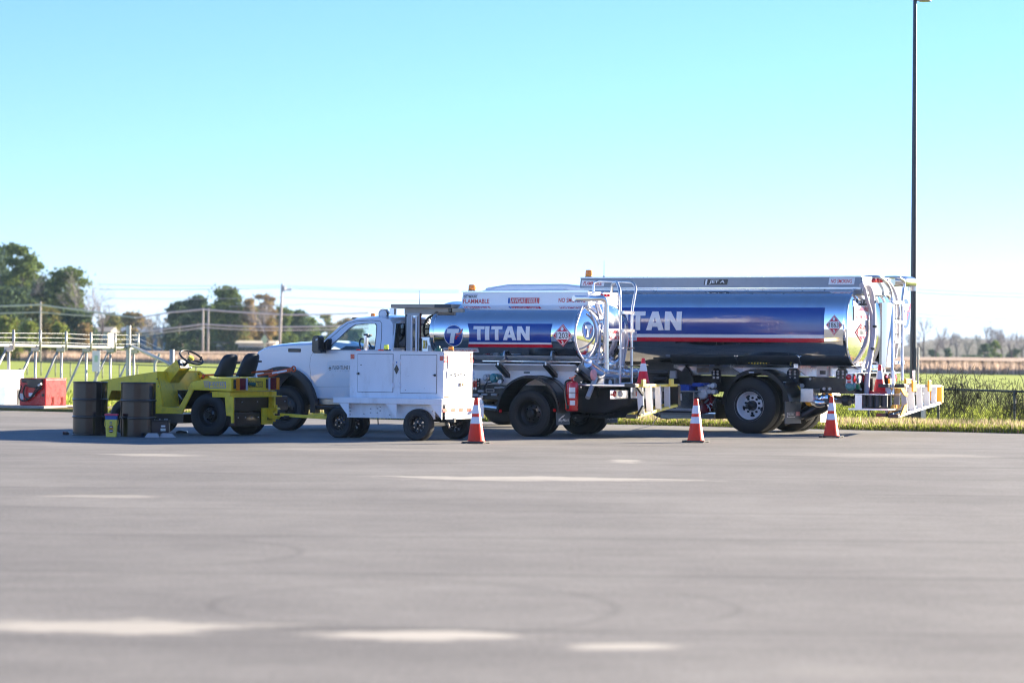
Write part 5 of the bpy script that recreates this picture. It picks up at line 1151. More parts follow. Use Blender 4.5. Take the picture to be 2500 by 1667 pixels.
a, b = P6(1000, 998, -.0), P6(1165, 994, 0); obj('flap_arm', MB().tube([(a[0] + .1, .05, a[1]), (u, .05, a[1])], .012, 6), M['alu'], B)
# frame rails, cross members
zt, zb = P6(400, 945, .75)[1], P6(400, 1075, .75)[1]; uR = P7(560, 1000, .6)[0]
rl = MB()
for v in (.74, 1.62): rl.box(uFB - .9, uR, v, v + .09, zb, zt)
for uu in (-5, -4, -3, -2, -1, 0, 1, uR - .2): rl.box(uu, uu + .09, .8, 1.65, zb + .03, zt - .03)
obj('frame_rail', rl, M['black'], B)
# aluminium sub frame with windowed outriggers
y0, y1 = P6(300, 938, .5)[1], P6(300, 846, .5)[1]; us0 = P6(165, 900, .5)[0]; us1 = P7(470, 900, .5)[0]
obj('sub_frame', MB().box(us0, us1, .62, .66, y0, y1), M['alu'], B)
obj('sub_frame', MB().box(us0, us1, 1.78, 1.82, y0, y1), M['alu'], B)
obj('sub_frame_lip', MB().box(us0 - .02, us1, .12, .62, y1 - .012, y1), M['dgrey'], B)
obj('sub_frame_lip', MB().box(us0 - .02, us1, 1.82, 2.32, y1 - .012, y1), M['dgrey'], B)
for x in (168, 638, 1168):
    ua = P6(x, 870, .16)[0]; za, zb2 = P6(x, 848, .16)[1], P6(x, 880, .16)[1]
    for dy in (0, 1):
        g = MB().prismx([(.14, za), (.14, zb2), (.60, y0 + .02), (.62, y0 + .02), (.62, za)], ua, ua + .02)
        g.prismx([(.14, za), (.14, zb2), (.16, zb2), (.16, za)], ua - .03, ua + .05)
        if dy: g.v = [(x_, 2.44 - y_, z_) for x_, y_, z_ in g.v]
        obj('outrigger', g, M['alu_b'], B)
a, b = P6(340, 914, .60), P6(442, 880, .60); obj('sub_frame_window', MB().box(a[0], b[0], .612, .62, a[1], b[1]), M['tan'], B)
for (x0, x1) in ((468, 545), (1095, 1195), (1503, 1590)):
    a, b = P6(x0, 1005, .58), P6(x1, 884, .58); w_ = (b[0] - a[0]); pl = obj('bolted_plate', MB().prism([(a[0], a[1]), (b[0], a[1]), (b[0], b[1] - .06), (b[0] - .05, b[1]), (a[0] + .05, b[1]), (a[0], b[1] - .06)], .57, .60), M['black'], B)
    bl = MB()
    for i in (.3, .72):
        for j in (.80, .62): bl.cyl((a[0] + w_ * i, .57, a[1] + (b[1] - a[1]) * j), (a[0] + w_ * i, .54, a[1] + (b[1] - a[1]) * j), .020, n=6)
        if x0 == 468: bl.box(a[0] + w_ * i - .02, a[0] + w_ * i + .02, .55, .57, a[1] + .08, a[1] + (b[1] - a[1]) * .45)
        else:
            bl.cyl((a[0] + w_ * i, .57, a[1] + .1), (a[0] + w_ * i, .54, a[1] + .1), .016, n=6)
    obj('bolts', bl, M['gauge'], pl)['kind'] = 'stuff'
a, b = P6(1350, 948, .56), P6(1438, 865, .56); cb_ = obj('control_box', MB().box(a[0], b[0], .50, .61, a[1], b[1]), M['white'], B, bevel=.01)
a, b = P6(1368, 932, .49), P6(1415, 902, .49); obj('control_box_window', MB().box(a[0], b[0], .492, .50, a[1], b[1]), M['black'], cb_)
bl = MB()
for x, y, r in ((1408, 1053, .028), (1456, 1053, .028), (1556, 985, .02), (1222, 1028, .045), (1294, 971, .02)): uu, z = P6(x, y, .74); bl.cyl((uu, .74, z), (uu, .70, z), r, n=12)
obj('frame_bolts', bl, M['gauge'], B)['kind'] = 'stuff'
a, b = P6(1180, 1030, .6), P6(1210, 1058, .6); obj('yellow_lever', MB().tube([(a[0], .60, a[1]), (b[0], .60, b[1])], .022, 8), M['lyellow'], B)
# under slung valve train
a, b = P6(1206, 1162, .30), P6(1314, 1052, .30); vt = obj('valve_box', MB().box(a[0], b[0] - .0, .30, .62, a[1], b[1]), M['alu'], B, bevel=.008)
vp = MB(); pth = [(b[0] - .05, .5, a[1] + .02), (P6(1390, 1150, .5)[0], .5, P6(1390, 1150, .5)[1] + .02), (P6(1450, 1125, .5)[0], .5, P6(1450, 1125, .5)[1])]
vp.tube(pth, .085, 16, bend=.1)
for x, r in ((1345, .10), (1362, .105), (1400, .10), (1440, .12), (1450, .12)): uu, z = P6(x, 1132, .5); vp.tube([(uu - .012, .5, z), (uu + .012, .5, z)], r, 18)
vp.tube([(b[0] - .2, .45, a[1] + .06), (b[0] + .05, .45, a[1] - .02), (b[0] + .12, .5, a[1] + .0)], .08, 14, bend=.06)
obj('valve_pipe', vp, M['chrome'], vt)
uu, z = P6(1262, 1170, .32); obj('yellow_cap', MB().ball((uu, .45, z + .01), .085, .085, .07, 14), M['yellow'], vt)
uu, z = P6(1340, 1240, .9); obj('brake_chamber', MB().cyl((uu - .22, .8, z - .08), (uu + .08, .9, z + .10), .12, .14, 18).cyl((uu + .05, .88, z + .08), (uu + .16, .93, z + .14), .145, .13, 18).cyl((uu - .55, .7, z - .22), (uu - .2, .82, z - .08), .05), M['black'], B)
obj('chamber_ring', MB().torus((0, 0, 0), .115, .012, 'X', 24).xf(Matrix.Translation((uu + .17, .935, z + .145)) @ Matrix.Rotation(R(25), 4, 'Z') @ Matrix.Rotation(R(-25), 4, 'Y')), M['chrome'], B)
ex = MB().tube([(P7(260, 1140, 1.0)[0], 1.0, P7(260, 1140, 1.0)[1]), (P7(420, 1145, 1.0)[0], 1.0, P7(420, 1150, 1.0)[1]), (P7(490, 1100, 1.0)[0], 1.0, P7(490, 1110, 1.0)[1]), (P7(495, 1070, 1.0)[0], 1.0, P7(495, 1060, 1.0)[1])], .075, 14, bend=.15)
obj('drain_pipe', ex, M['alu_b'], B)
uu, z = P7(365, 1150, .8); obj('drain_coupling', MB().cyl((uu - .06, .8, z), (uu + .06, .8, z), .10, n=16).box(uu - .16, uu + .16, .72, .76, z + .0, z + .03), M['dgrey'], B)
# tank shell
tB = TB.build(B, M['chrome'], 84)
for x in (505, 1090, 1430 if False else 560): uu = TB.px(fB, '6', x, 500)[0]; rr = TB.ring(84, 1.0015); obj('weld_seam', MB().tube([(uu, y, z) for y, z in rr + rr[:1]], .003, 4, caps=False), M['chrome'], tB)
K6 = lambda x, y: TB.px(fB, '6', x, y); K5 = lambda x, y: TB.px(fB, '5', x, y)
zs = [TB.px(fB, '6', 900, y)[1] for y in (379, 602, 630, 664)]; uB1 = K6(1403, 500)[0]
xT, xN = K5(570, 500)[0], K5(970, 500)[0]; zT0, zT1 = K5(800, 566)[1], K5(800, 412)[1]
wdt = (xN - xT) / (.405 + .0) if False else None
# letter positions: the photo shows the stem of the second T .. N; the word runs left behind the small truck
bwv, bwf = block_word('TITAN'); lt = .92 + .05 + .46 + .05; tot = .92 + .05 + .46 + .05 + .92 + .05 + 1.10 + .05 + 1.04
xT2 = K5(560 - 0, 500)[0]; xT2 = K5(668, 500)[0] - .0            # right end of the T's bar
k = (xN - xT2) / (tot - (lt + .92)); xs0 = xN - tot * k; uB0 = xs0 - .35
ban = [(fit(blk, uB0, uB1, zs[1], zs[0]), M['navy']), (fit(blk, uB0, uB1, zs[2], zs[1]), M['vwhite']), (fit(blk, uB0, uB1, zs[3], zs[2]), M['vred']), (fit((bwv, bwf), xs0, xN, zT0, zT1), M['vwhite'])]
decal('company_banner', ban, TB.side, B, cut=.03, eps=.0015)
c = K6(1488, 522); placard('1863', c, K6(1558, 522)[0] - c[0], K6(1488, 438)[1] - c[1], TB.side, B)
K7 = lambda x, y: TB.hpx(fB, '7', x, y)
qd = lambda x0, y0, x1, y1: [K7(x0, y1), K7(x1, y1), K7(x1, y0), K7(x0, y0)]
decal('rear_fuel_sign', [(warp4(blk, *qd(417, 306, 536, 360)), M['vblack']), (warp4(fit(blk, .06, .14, 0, 1), *qd(417, 306, 536, 360)), M['vwhite']), (warp4(fit(text2d('JET A', .05, .02), .2, .95, .18, .82), *qd(417, 306, 536, 360)), M['vwhite']),
                         (warp4(blk, *qd(420, 362, 540, 484)), M['vwhite']), (warp4(fit(text2d('FLAMMABLE', 0, .015), .06, .94, .62, .92), *qd(420, 362, 540, 484)), M['vred']), (warp4(fit(text2d('NO SMOKING', 0, .015), .06, .94, .08, .38), *qd(420, 362, 540, 484)), M['vred'])], TB.head, B, cut=.05, cuta=.05)
c = K7(488, 586); placard('1863', c, (K7(538, 586)[0] - K7(438, 586)[0]) / 2, (K7(488, 502)[1] - K7(488, 668)[1]) / 2, TB.head, B, cut=.05)
c = K7(852, 430); roundel((c[0], c[1]), .26, .30, TB.head, B, cut=.05)
decal('data_plate', [(warp4(blk, *qd(836, 548, 882, 598)), M['vwhite']), (warp4(fit(blk, .2, .4, .6, .8), *qd(836, 548, 882, 598)), M['vblack']), (warp4(fit(blk, .55, .75, .2, .4), *qd(836, 548, 882, 598)), M['vblack'])], TB.head, B)
decal('red_notice', [(warp4(blk, *qd(624, 203, 680, 240)), M['pink'])], TB.head, B, cut=.05)
# coaming
VD = .50; PD = lambda x, y: P6(x, y, VD)
ct, cbm = PD(800, 122)[1], PD(800, 222)[1]; c0 = fB.P('5', 118, 230, VD)[0]; c0t = fB.P('5', 128, 138, VD)[0]; c1 = P7(490, 120, VD)[0]
obj('coaming', MB().prism([(c0, cbm - .1), (c0, cbm), (c0t, ct), (c1, ct), (c1, cbm - .1)], VD, 2.44 - VD), M['coam'], B, bevel=.008)
zlip = PD(800, 206)[1]; obj('coaming_lip', MB().box(c0, c1 + .0, VD - .03, VD - .001, zlip - .03, zlip - .012).box(c0, c1, VD - .045, VD - .001, zlip - .055, zlip - .042), M['alu'], B)
obj('coaming_lip', MB().box(c0t, c1, VD - .02, VD - .0, ct - .012, ct + .01), M['alu'], B)
sp = plane_v(VD - .002); C5 = lambda x, y: fB.P('5', x, y, VD); C6 = lambda x, y: PD(x, y); C7 = lambda x, y: P7(x, y, VD)
decal('flammable_lettering', [(shp([C5(132, 198), C5(322, 200), C5(330, 158), C5(140, 150)]), M['vwhite']), (warp4(text2d('FLAMMABLE', .1, .015), C5(150, 190), C5(305, 192), C5(309, 164), C5(157, 160)), M['vred'])], sp, B)
decal('fuel_lettering', [(shp([C6(403, 190), C6(598, 188), C6(606, 143), C6(411, 143)]), M['vblack']), (shp([C6(413, 189), C6(428, 189), C6(436, 144), C6(421, 144)]), M['vwhite']), (warp4(text2d('JET A', .08, .02), C6(448, 182), C6(575, 181), C6(580, 150), C6(452, 150)), M['vwhite'])], sp, B)
decal('no_smoking_lettering', [(shp([C7(213, 187), C7(428, 187), C7(436, 130), C7(222, 130)]), M['vwhite']), (warp4(text2d('NO SMOKING', .1, .015), C7(234, 174), C7(408, 174), C7(412, 142), C7(238, 142)), M['vred'])], sp, B)
u, z = fB.P('5', 196, 130, 1.0); beacon(B, u, 1.0, ct + .004, .068, .155, M['amber'])
u, z = fB.P('5', 322, 132, .9); obj('antenna', MB().cyl((u, .9, ct), (u, .9, ct + .04), .02).cyl((u, .9, ct + .04), (u, .9, ct + .34), .006, .003, 6), M['black'], B)
# rear: hand rails, hoses, ladder, vent elbow
uQ = TB.u1 + .20
def R7(x, y, u=None): u = uQ if u is None else u; v, z = fB.Q('7', x, y, u); return (u, v, z)
obj('coaming_rear', MB().prismx([(VD + .02, cbm - .04), (VD + .02, ct - .012), (2.44 - VD - .02, ct - .012), (2.44 - VD - .02, cbm - .04)], c1 - .02, c1 + .012), M['alu_b'], B)
for x in (590, 618, 646):
    v, z = fB.Q('7', x, 153, c1 + .01); obj('marker_lamp', MB().lathe([(0, .05), (.03, .045), (.04, .02), (.042, 0)], (c1 + .012, v, z), 'X', 14), M['redlens'], B)
for pts in ([(498, 128, c1 - .3), (545, 122, c1 - .1), (640, 122, c1 + .1), (705, 170, uQ), (742, 260, uQ), (742, 990, uQ + .15)], [(690, 128, c1 - .3), (800, 125, c1 + .1), (848, 160, uQ), (838, 240, uQ), (826, 330, uQ), (826, 985, uQ + .15)]):
    obj('ladder_rail', MB().tube([R7(x, y, u) for x, y, u in pts], .027, 10, bend=.16), M['alu'], B)
for y in (330, 492, 658, 830):
    a, b = R7(745, y + 2, uQ + .03), R7(826, y - 2, uQ + .03); obj('rung', MB().box(a[0] - .06, a[0] + .05, a[1], b[1], a[2] - .035, a[2] + .025), M['alu_b'], B)
for pts, r, m_ in (([(490, 195), (515, 178), (550, 190), (575, 260), (590, 420), (590, 620), (560, 800), (535, 960), (532, 1090)], .05, 'hose'), ([(510, 205), (530, 300), (572, 420), (575, 640), (545, 790), (525, 880)], .032, 'hose'), ([(700, 150), (745, 200), (785, 300), (800, 450), (790, 650), (768, 800)], .03, 'hose'), ([(700, 165), (770, 260), (796, 440), (790, 600), (768, 780)], .012, 'black')):
    obj('hose', MB().tube([R7(x, y, TB.u1 + .13 + r) for x, y in pts], r, 10, bend=.25), M[m_], B)
cl = MB()
for x, y in ((590, 330), (592, 535), (577, 720)): a = R7(x, y, TB.u1 + .19); cl.tube([(a[0], a[1], a[2] - .02), (a[0], a[1], a[2] + .02)], .058, 12)
for x, y in ((797, 470), (793, 600), (788, 715), (770, 780)): a = R7(x, y, TB.u1 + .16); cl.box(a[0] - .03, a[0] + .03, a[1] - .06, a[1] + .06, a[2] - .006, a[2] + .006)
obj('hose_clamps', cl, M['black'], B)['kind'] = 'stuff'
v_ = MB().tube([R7(752, 160, c1 - .1), R7(840, 160, c1 + .05), R7(914, 166, uQ - .05), R7(914, 240, uQ - .05)], .095, 16, bend=.25, seg=8); obj('vent_elbow', v_, M['alu_b'], B)
# rolled centre column on the head
cl_ = MB(); cx1, cx2 = K7(645, 500)[0], K7(735, 500)[0]
prof = [(cx1, 0), (cx1 + .04, .10), (cx1 + .16, .15), ((cx1 + cx2) / 2 + .04, .16), (cx2 - .04, .12), (cx2, 0)]; zz0, zz1 = K7(690, 880)[1] + .02, K7(690, 340)[1]
cl_.prismz([(TB.hx(y, 1.9) - .02 + d, y) for y, d in prof], zz0, zz1); smooth_by_angle(obj('head_column', cl_, M['chrome'], B), 50)
# tail: lamp boxes, bumper beam, deck
ut = P7(358, 960, .12)[0]; zt7, zb7 = P7(358, 925, .12)[1], P7(358, 1012, .12)[1]; v0 = .12
lb = obj('lamp_box', MB().box(ut, P7(416, 960, .12)[0], .12, .16, zb7, zt7), M['gauge'], B, bevel=.006)
u, z = P7(381, 957, .115); obj('side_lamp', MB().lathe([(0, -.02), (.035, -.02), (.05, -.012), (.052, 0)], (u, .12, z), 'Y', 20), M['redlens'], lb)
a, b = P7(370, 1003, .115), P7(399, 988, .115); obj('side_reflector', MB().box(a[0], b[0], .112, .12, a[1], b[1]), M['redlens'], lb)
ue = P7(416, 960, .12)[0]
for y_a, y_b, sgn in ((.121, .72, 1), (1.72, 2.32, 1)):
    bx = obj('lamp_panel', MB().box(ue - .06, ue, y_a, y_b, zb7, zt7), M['alu_b'], B, bevel=.006)
    for t, m_ in ((.10, 'redlens'), (.48, 'reflect'), (.86, 'redlens')):
        v = y_a + (y_b - y_a) * t; r = .085 if m_ == 'reflect' else .075
        obj('tail_lamp', MB().lathe([(0, .03), (r * .8, .026), (r, .006), (r, 0)], (ue, v, (zb7 + zt7) / 2), 'X', 24), M[m_], bx); obj('lamp_ring', MB().torus((ue + .004, v, (zb7 + zt7) / 2), r, .008, 'X', 24), M['black'], bx)
obj('panel_hood', MB().box(ue - .10, ue + .10, .121, 2.32, zt7 + .004, zt7 + .02), M['alu_b'], B)
u, z = P7(384, 1028, .12); obj('teal_switch', MB().lathe([(0, -.05), (.05, -.05), (.075, -.02), (.09, 0), (.09, .08)], (u, .16, z), 'Y', 20), M['teal'], B)
u, z = P7(457, 1036, .4); obj('green_cap', MB().lathe([(0, .06), (.045, .055), (.05, .0)], (ue - .02, fB.Q('7', 457, 1036, ue)[0], fB.Q('7', 457, 1036, ue)[1]), 'X', 16), M['green'], B)
zbb = fB.Q('7', 560, 1088, ue - .02)[1]
bm_ = obj('rear_beam', MB().box(ue - .16, ue - .03, .30, 2.14, zbb, zb7 + .13), M['black'], B)
bl = MB()
for x, y in ((580, 990), (575, 1060), (512, 1058), (700, 985), (478, 1058)): v, z = fB.Q('7', x, y, ue - .03); bl.cyl((ue - .03, v, z), (ue - .01, v, z), .025, n=8)
obj('bolts', bl, M['gauge'], bm_)['kind'] = 'stuff'
uK = P7(668, 1090, .1)[0]; zK = P7(600, 1094, .3)[1]
uk0 = fB.Q and ue + .05
deckz = fB.P('7', 570, 1095, .35)[1]
obj('rear_deck', MB().box(ue - .02, uK + .0, .22, 2.22, deckz - .02, deckz), M['alu_b'], B, bevel=.005)
zp = fB.P('7', 500, 1215, .35)[1]
obj('step_side', MB().box(ue + .0, ue + .13, .24, .28, zp, deckz - .02), M['alu'], B)
hg = MB()
for t in (0.22, .45, .66, .9): hg.cyl((ue + (uK - ue) * t, .34, zp + .03), (ue + (uK - ue) * t, .34, deckz - .03), .055, n=16)
obj('step_tubes', hg, M['dgrey'], B)['kind'] = 'stuff'
obj('step_back', MB().box(ue - .05, uK - .05, .60, .62, zp, deckz - .02), M['black'], B)
obj('lower_step', MB().box(ue - .12, uK + .05, .22, 2.2, zp - .03, zp), M['alu'], B)
for v in (.7, 1.75): obj('deck_post', MB().box(uK - .06, uK - .02, v, v + .04, deckz, deckz + .42), M['alu'], B)
# ---------------------------------------------------------------- equipment between the axles
PM = lambda x, y, v=.1: fB.P('M', x, y, v)
a, b = PM(525, 1195), PM(905, 840); cbn = obj('cabinet', MB().box(a[0], b[0], .10, .62, a[1], b[1]), M['alu_b'], B, bevel=.006)
a2, b2 = PM(640, 835), PM(1010, 820); obj('cabinet_top', MB().box(a[0] - .02, b2[0], .08, .64, b[1] + .001, b[1] + .02), M['grey'], B)
sx = lambda x0, y0, x1, y1: [PM(x0, y1), PM(x1, y1), PM(x1, y0), PM(x0, y0)]
decal('cabinet_sign', [(warp4(blk, *sx(520, 875, 645, 1022)), M['vwhite']), (warp4(text2d('USE', 0, .02), *sx(550, 890, 622, 925)), M['vred']), (warp4(text2d('ONLY', 0, .02), *sx(540, 975, 625, 1010)), M['vred'])], plane_v(.099), cbn)
a, b = PM(-200, 1300, .02), PM(890, 1210, .02)
for i, (y0, y1) in enumerate(((1205, 1232), (1240, 1262), (1275, 1305))): p, q = PM(-250, y1, .02), PM(890, y0, .02); obj('step_rail', MB().box(p[0], q[0], .02 + .03 * i, .30, p[1], q[1]), M['dgrey'] if i % 2 else M['grey'], B, bevel=.006)
p, q = PM(195, 1395, .4), PM(1330, 1310, .4); obj('belly_pan', MB().box(p[0], q[0], .4, 1.9, p[1], q[1]), M['alu'], B)
cl = MB()
for x, y0, y1, w_ in ((530, 680, 850, 320), (870, 645, 735, 300)):
    p = [PM(x, y1 - 20, .12), PM(x + w_ * .5, y1, .12), PM(x + w_ * .85, y1 - 40, .12), PM(x + w_, y0 + 40, .2), PM(x + w_ * .8, y0, .3), PM(x + w_ * .3, y0 + 5, .3)]
    cl.prism(p, .12, .55)
obj('blue_tarpaulin', cl.join(MB()), M['bluecloth'], B, bevel=.03, bseg=3)
cyl_ = MB().cyl((PM(-40, 425, .3)[0], .3, PM(-40, 425, .3)[1]), (PM(380, 425, .3)[0], .3, PM(380, 425, .3)[1]), .045, n=14).cyl((PM(60, 560, .3)[0], .3, PM(60, 560, .3)[1]), (PM(330, 560, .3)[0], .3, PM(330, 560, .3)[1]), .03)
obj('roller_frame', cyl_, M['dgrey'], B)
p, q = PM(385, 555, .28), PM(520, 395, .28); obj('roller_bracket', MB().box(p[0], q[0], .28, .36, p[1], q[1]), M['grey'], B, bevel=.01)
cu_, cz_ = PM(400, 790, .7); rl_ = obj('hose_reel', MB().lathe([(.30, .55), (.56, .55), (.57, .58), (.30, .60)], (cu_, 0, cz_ + .02), 'Y', 32).lathe([(.30, .95), (.56, .95), (.57, .98), (.30, 1.0)], (cu_, 0, cz_ + .02), 'Y', 32).lathe([(.42, .58), (.44, .95)], (cu_, 0, cz_ + .02), 'Y', 28), M['dgrey'], B)
p, q = PM(660, 800, .6), PM(765, 500, .6); obj('bay_plate', MB().box(p[0], q[0], .60, .64, p[1], q[1]), M['grey'], B); p, q = PM(765, 800, .6), PM(815, 500, .6); obj('bay_plate', MB().box(p[0], q[0], .55, .64, p[1], q[1]), M['dgrey'], B)
cu_, cz_ = PM(1100, 1060, .35); obj('red_reel', MB().lathe([(.05, .30), (.20, .29), (.215, .31), (.20, .33), (.05, .34)], (cu_, 0, cz_), 'Y', 28).lathe([(.05, .44), (.20, .44), (.21, .46), (.05, .48)], (cu_, 0, cz_), 'Y', 28), M['darkred'], B)
obj('reel_hose', MB().lathe([(.15, .34), (.17, .36), (.17, .42), (.15, .44)], (cu_, 0, cz_), 'Y', 24), M['rubber'], B)
misc = MB(); rnd = random.Random(5)
for (x, y, r, v) in ((1240, 710, .03, .2), (1320, 708, .05, .2), (1100, 890, .09, .25), (1060, 760, .06, .3), (1250, 830, .05, .3), (1340, 840, .05, .3), (1180, 760, .05, .3), (1140, 800, .04, .28)):
    u, z = PM(x, y, v); misc.lathe([(0, v - .05), (r * .8, v - .05), (r, v - .03), (r, v + .06), (0, v + .06)], (u, 0, z), 'Y', 14)
obj('filter_parts', misc, M['gauge'], B)['kind'] = 'stuff'
misc = MB()
for (x0, y0, x1, y1, v) in ((905, 720, 1010, 820, .4), (1010, 740, 1400, 800, .35), (1180, 800, 1390, 880, .35), (940, 860, 1060, 1000, .45), (1180, 980, 1330, 1280, .6), (1330, 990, 1390, 1200, .3)):
    p, q = PM(x0, y1, v), PM(x1, y0, v); misc.box(p[0], q[0], v, v + .12, p[1], q[1])
obj('equipment_boxes', misc, M['dgrey'], B, bevel=.008)['kind'] = 'stuff'
tb = MB()
for k in range(10):
    x0, y0 = rnd.uniform(900, 1380), rnd.uniform(700, 1250); p = [(x0, y0), (x0 + rnd.uniform(-120, 120), y0 + rnd.uniform(-60, 90)), (x0 + rnd.uniform(-150, 150), y0 + rnd.uniform(0, 150))]
    tb.tube([(PM(x, y, .28)[0], .24 + .04 * (k % 3), PM(x, y, .28)[1]) for x, y in p], rnd.choice((.010, .014, .02)), 7, bend=.1)
obj('pipework', tb, M['alu'], B)['kind'] = 'stuff'
p, q = PM(1180, 1110, .5), PM(1390, 1190, .5); obj('battery_tray', MB().box(PM(1190, 1190, .4)[0], PM(1370, 1190, .4)[0], .40, .9, PM(1190, 1190, .4)[1], PM(1190, 1115, .4)[1]), M['alu'], B)
ul = MB().cyl((PM(250, 155, .5)[0], .5, PM(250, 155, .5)[1]), (PM(1200, 150, .5)[0], .5, PM(1200, 150, .5)[1]), .07, n=14); obj('belly_pipe', ul, M['dgrey'], B)
obj('belly_pipe_sleeve', MB().cyl((PM(750, 150, .5)[0], .5, PM(750, 150, .5)[1]), (PM(1210, 150, .5)[0], .5, PM(1210, 150, .5)[1]), .078, n=16), M['bluecloth'], B)
# striped yellow and black air line over the wheel
z6 = [(690, 812), (712, 832), (740, 806), (780, 838), (860, 845), (940, 838), (1020, 815), (1100, 818), (1130, 860)]
def stripe(pts, v, r, n=26, nm='striped_hose'):
    P = [Vector((P6(x, y, v)[0], v, P6(x, y, v)[1])) for x, y in pts]; mb = MB(); Ls = [(P[i + 1] - P[i]).length for i in range(len(P) - 1)]; T_ = sum(Ls)
    def at(d):
        i = 0
        while i < len(Ls) - 1 and d > Ls[i]: d -= Ls[i]; i += 1
        return P[i].lerp(P[i + 1], min(1, d / Ls[i]))
    for k in range(n): mb.tube([at(T_ * k / n), at(T_ * (k + .5) / n), at(T_ * (k + 1) / n)], r, 6, mi=k % 2, caps=False)
    return obj(nm, mb, [M['black'], M['lyellow']], B)
stripe(z6, .35, .012, 40); stripe([(790, 900), (860, 897), (930, 905), (975, 930), (1005, 955), (1035, 985)], .30, .022, 26)
# ---------------------------------------------------------------- the big truck's cab (mostly hidden behind the small tanker)
cu0, cu1 = fB.P('s', 1178, 710, .6)[0], fB.P('s', 1436, 710, .6)[0]
zrf = fB.P('s', 1300, 702.5, 1.2)[1]; zbk = 1.05
cabp = [(cu0 - .45, 1.0), (cu0 - .45, 1.55), (cu0 - .1, 2.25), (cu0 + .1, zrf - .12), (cu1 - .4, zrf - .1), (cu1 - .35, 1.0)]
def cs(k): return lambda u, z: (u, z + (.12 * (1 - k * k) if z > 2.2 else 0))
o = loft(cabp, [(.28, cs(1)), (.40, cs(.8)), (.8, cs(.35)), (1.22, cs(0)), (1.64, cs(.35)), (2.04, cs(.8)), (2.16, cs(1))]); smooth_by_angle(obj('cab', o, M['truck_white'], B), 35)
fair = MB().prism([(cu0 + .1, zrf - .02), (cu0 + .6, zrf + .05), (cu1 - .5, zrf + .055), (cu1, zrf - .0), (cu1, zrf - .16), (cu0 + .1, zrf - .16)], .5, 1.94); obj('roof_fairing', fair, M['truck_white'], B, bevel=.04, bseg=3)
u, z = fB.P('4', 500, 165, .9); obj('clearance_lamp', MB().ball((u, .9, z - .01), .07, .06, .04, 10), M['amber'], B)
hoodp = [(uFB - .95, .75), (uFB - .95, 1.15), (uFB - .7, 1.38), (cu0 - .3, 1.62), (cu0 - .3, .75)]
obj('hood', MB().prism(hoodp, .42, 2.02), M['truck_white'], B, bevel=.10, bseg=4)
obj('front_bumper', MB().box(uFB - 1.1, uFB - .96, .1, 2.34, .40, .72), M['chrome'], B, bevel=.03)
obj('grille', MB().box(uFB - .99, uFB - .955, .75, 1.7, .8, 1.2), M['dgrey'], B)
for v in (.46, 1.72): obj('headlight', MB().box(uFB - .98, uFB - .9, v, v + .24, .85, 1.02), M['gauge'], B, bevel=.02)
for v in (.05, 2.08): fender(B, uFB, v, v + .32, .50, .64, R(5), R(175), M['truck_white'], th=.05, lip=.06, rib=False, name='front_fender')
for v in (.272, 2.168): obj('side_window', MB().prism([(cu0 - .3, 1.62), (cu0 + .02, 2.2), (cu1 - 1.2, 2.25), (cu1 - 1.2, 1.62)], v - .006, v + .006), M['dglass'], B)
obj('windscreen', MB().add([(cu0 - .46, .45, 1.6), (cu0 - .46, 1.99, 1.6), (cu0 - .12, 1.95, 2.26), (cu0 - .12, .49, 2.26)], [(0, 1, 2, 3)]), M['dglass'], B)
for v in (.02, 2.30): obj('door_mirror', MB().box(cu0 - .35, cu0 - .22, v - .1, v + .1, 1.6, 2.1).cyl((cu0 - .28, v, 1.7), (cu0 - .1, 1.22 + (v - 1.22) * .85, 1.6), .015), M['black'], B)
for v in (.30, 1.75): obj('fuel_tank', MB().cyl((uFB + 1.0, v + .15, .62), (uFB + 2.0, v + .15, .62), .26, n=24), M['alu'], B)
# ================================================================ THE WHITE GROUND POWER CART
gC = ground(1016, 1075.6); fC = Frame(gC, -28)
C_ = thing('ground_power_cart', 'white four wheeled equipment cart with two side doors, hitched to the yellow tug', 'equipment cart', (gC.x, gC.y, 0), R(-28))
PC = lambda x, y, v=.04: fC.P('3', x, y, v); QC = lambda x, y, u: fC.Q('3', x, y, u)
VBc = .20; VD0 = -.02
ub0, ub1 = PC(408, 800, VBc)[0], PC(1305, 800, VBc)[0]; zbt, zbb = PC(1305, 621, VBc)[1], PC(1290, 1070, VBc)[1]
wb = QC(1583, 800, ub1)[0]
bd = obj('body', MB().box(ub0, ub1 - .004, VBc, wb, zbb - .02, zbt), M['white_worn'], C_, bevel=.006)
obj('body_top_lip', MB().box(ub0 - .008, ub1 + .004, VBc - .008, wb + .008, zbt, zbt + .006), M['white_worn'], C_)
def door(x0, y0, x1, y1, hx):
    a, b = PC(x0, y1, VBc), PC(x1, y0, VBc); obj('shut_line', MB().box(a[0] - .007, b[0] + .007, VBc - .002, VBc - .0003, a[1] - .007, b[1] + .007), M['black'], C_)
    d = obj('door', MB().box(a[0], b[0], VBc - .009, VBc - .002, a[1], b[1]), M['white_worn'], C_, bevel=.002)
    for y in (720, 942):
        h = PC(hx, y, VBc); obj('hinge', MB().cyl((h[0], VBc - .014, h[1] - .045), (h[0], VBc - .014, h[1] + .045), .009, n=8).box(h[0] - .02, h[0] + .02, VBc - .011, VBc - .0095, h[1] - .03, h[1] + .03), M['reflect'], d)
    return d
d1 = door(484, 646, 822, 1002, 822); d2 = door(893, 655, 1240, 1013, 893)
for x, y, d in ((491, 830, d1), (1222, 846, d2)):
    h = PC(x, y, VBc - .01); obj('latch', MB().lathe([(0, -.03), (.012, -.03), (.02, -.012), (.022, 0)], (h[0], VBc - .009, h[1]), 'Y', 12).box(h[0] - .03, h[0] + .005, VBc - .03, VBc - .02, h[1] - .006, h[1] + .006), M['black'], d)
mk = MB()
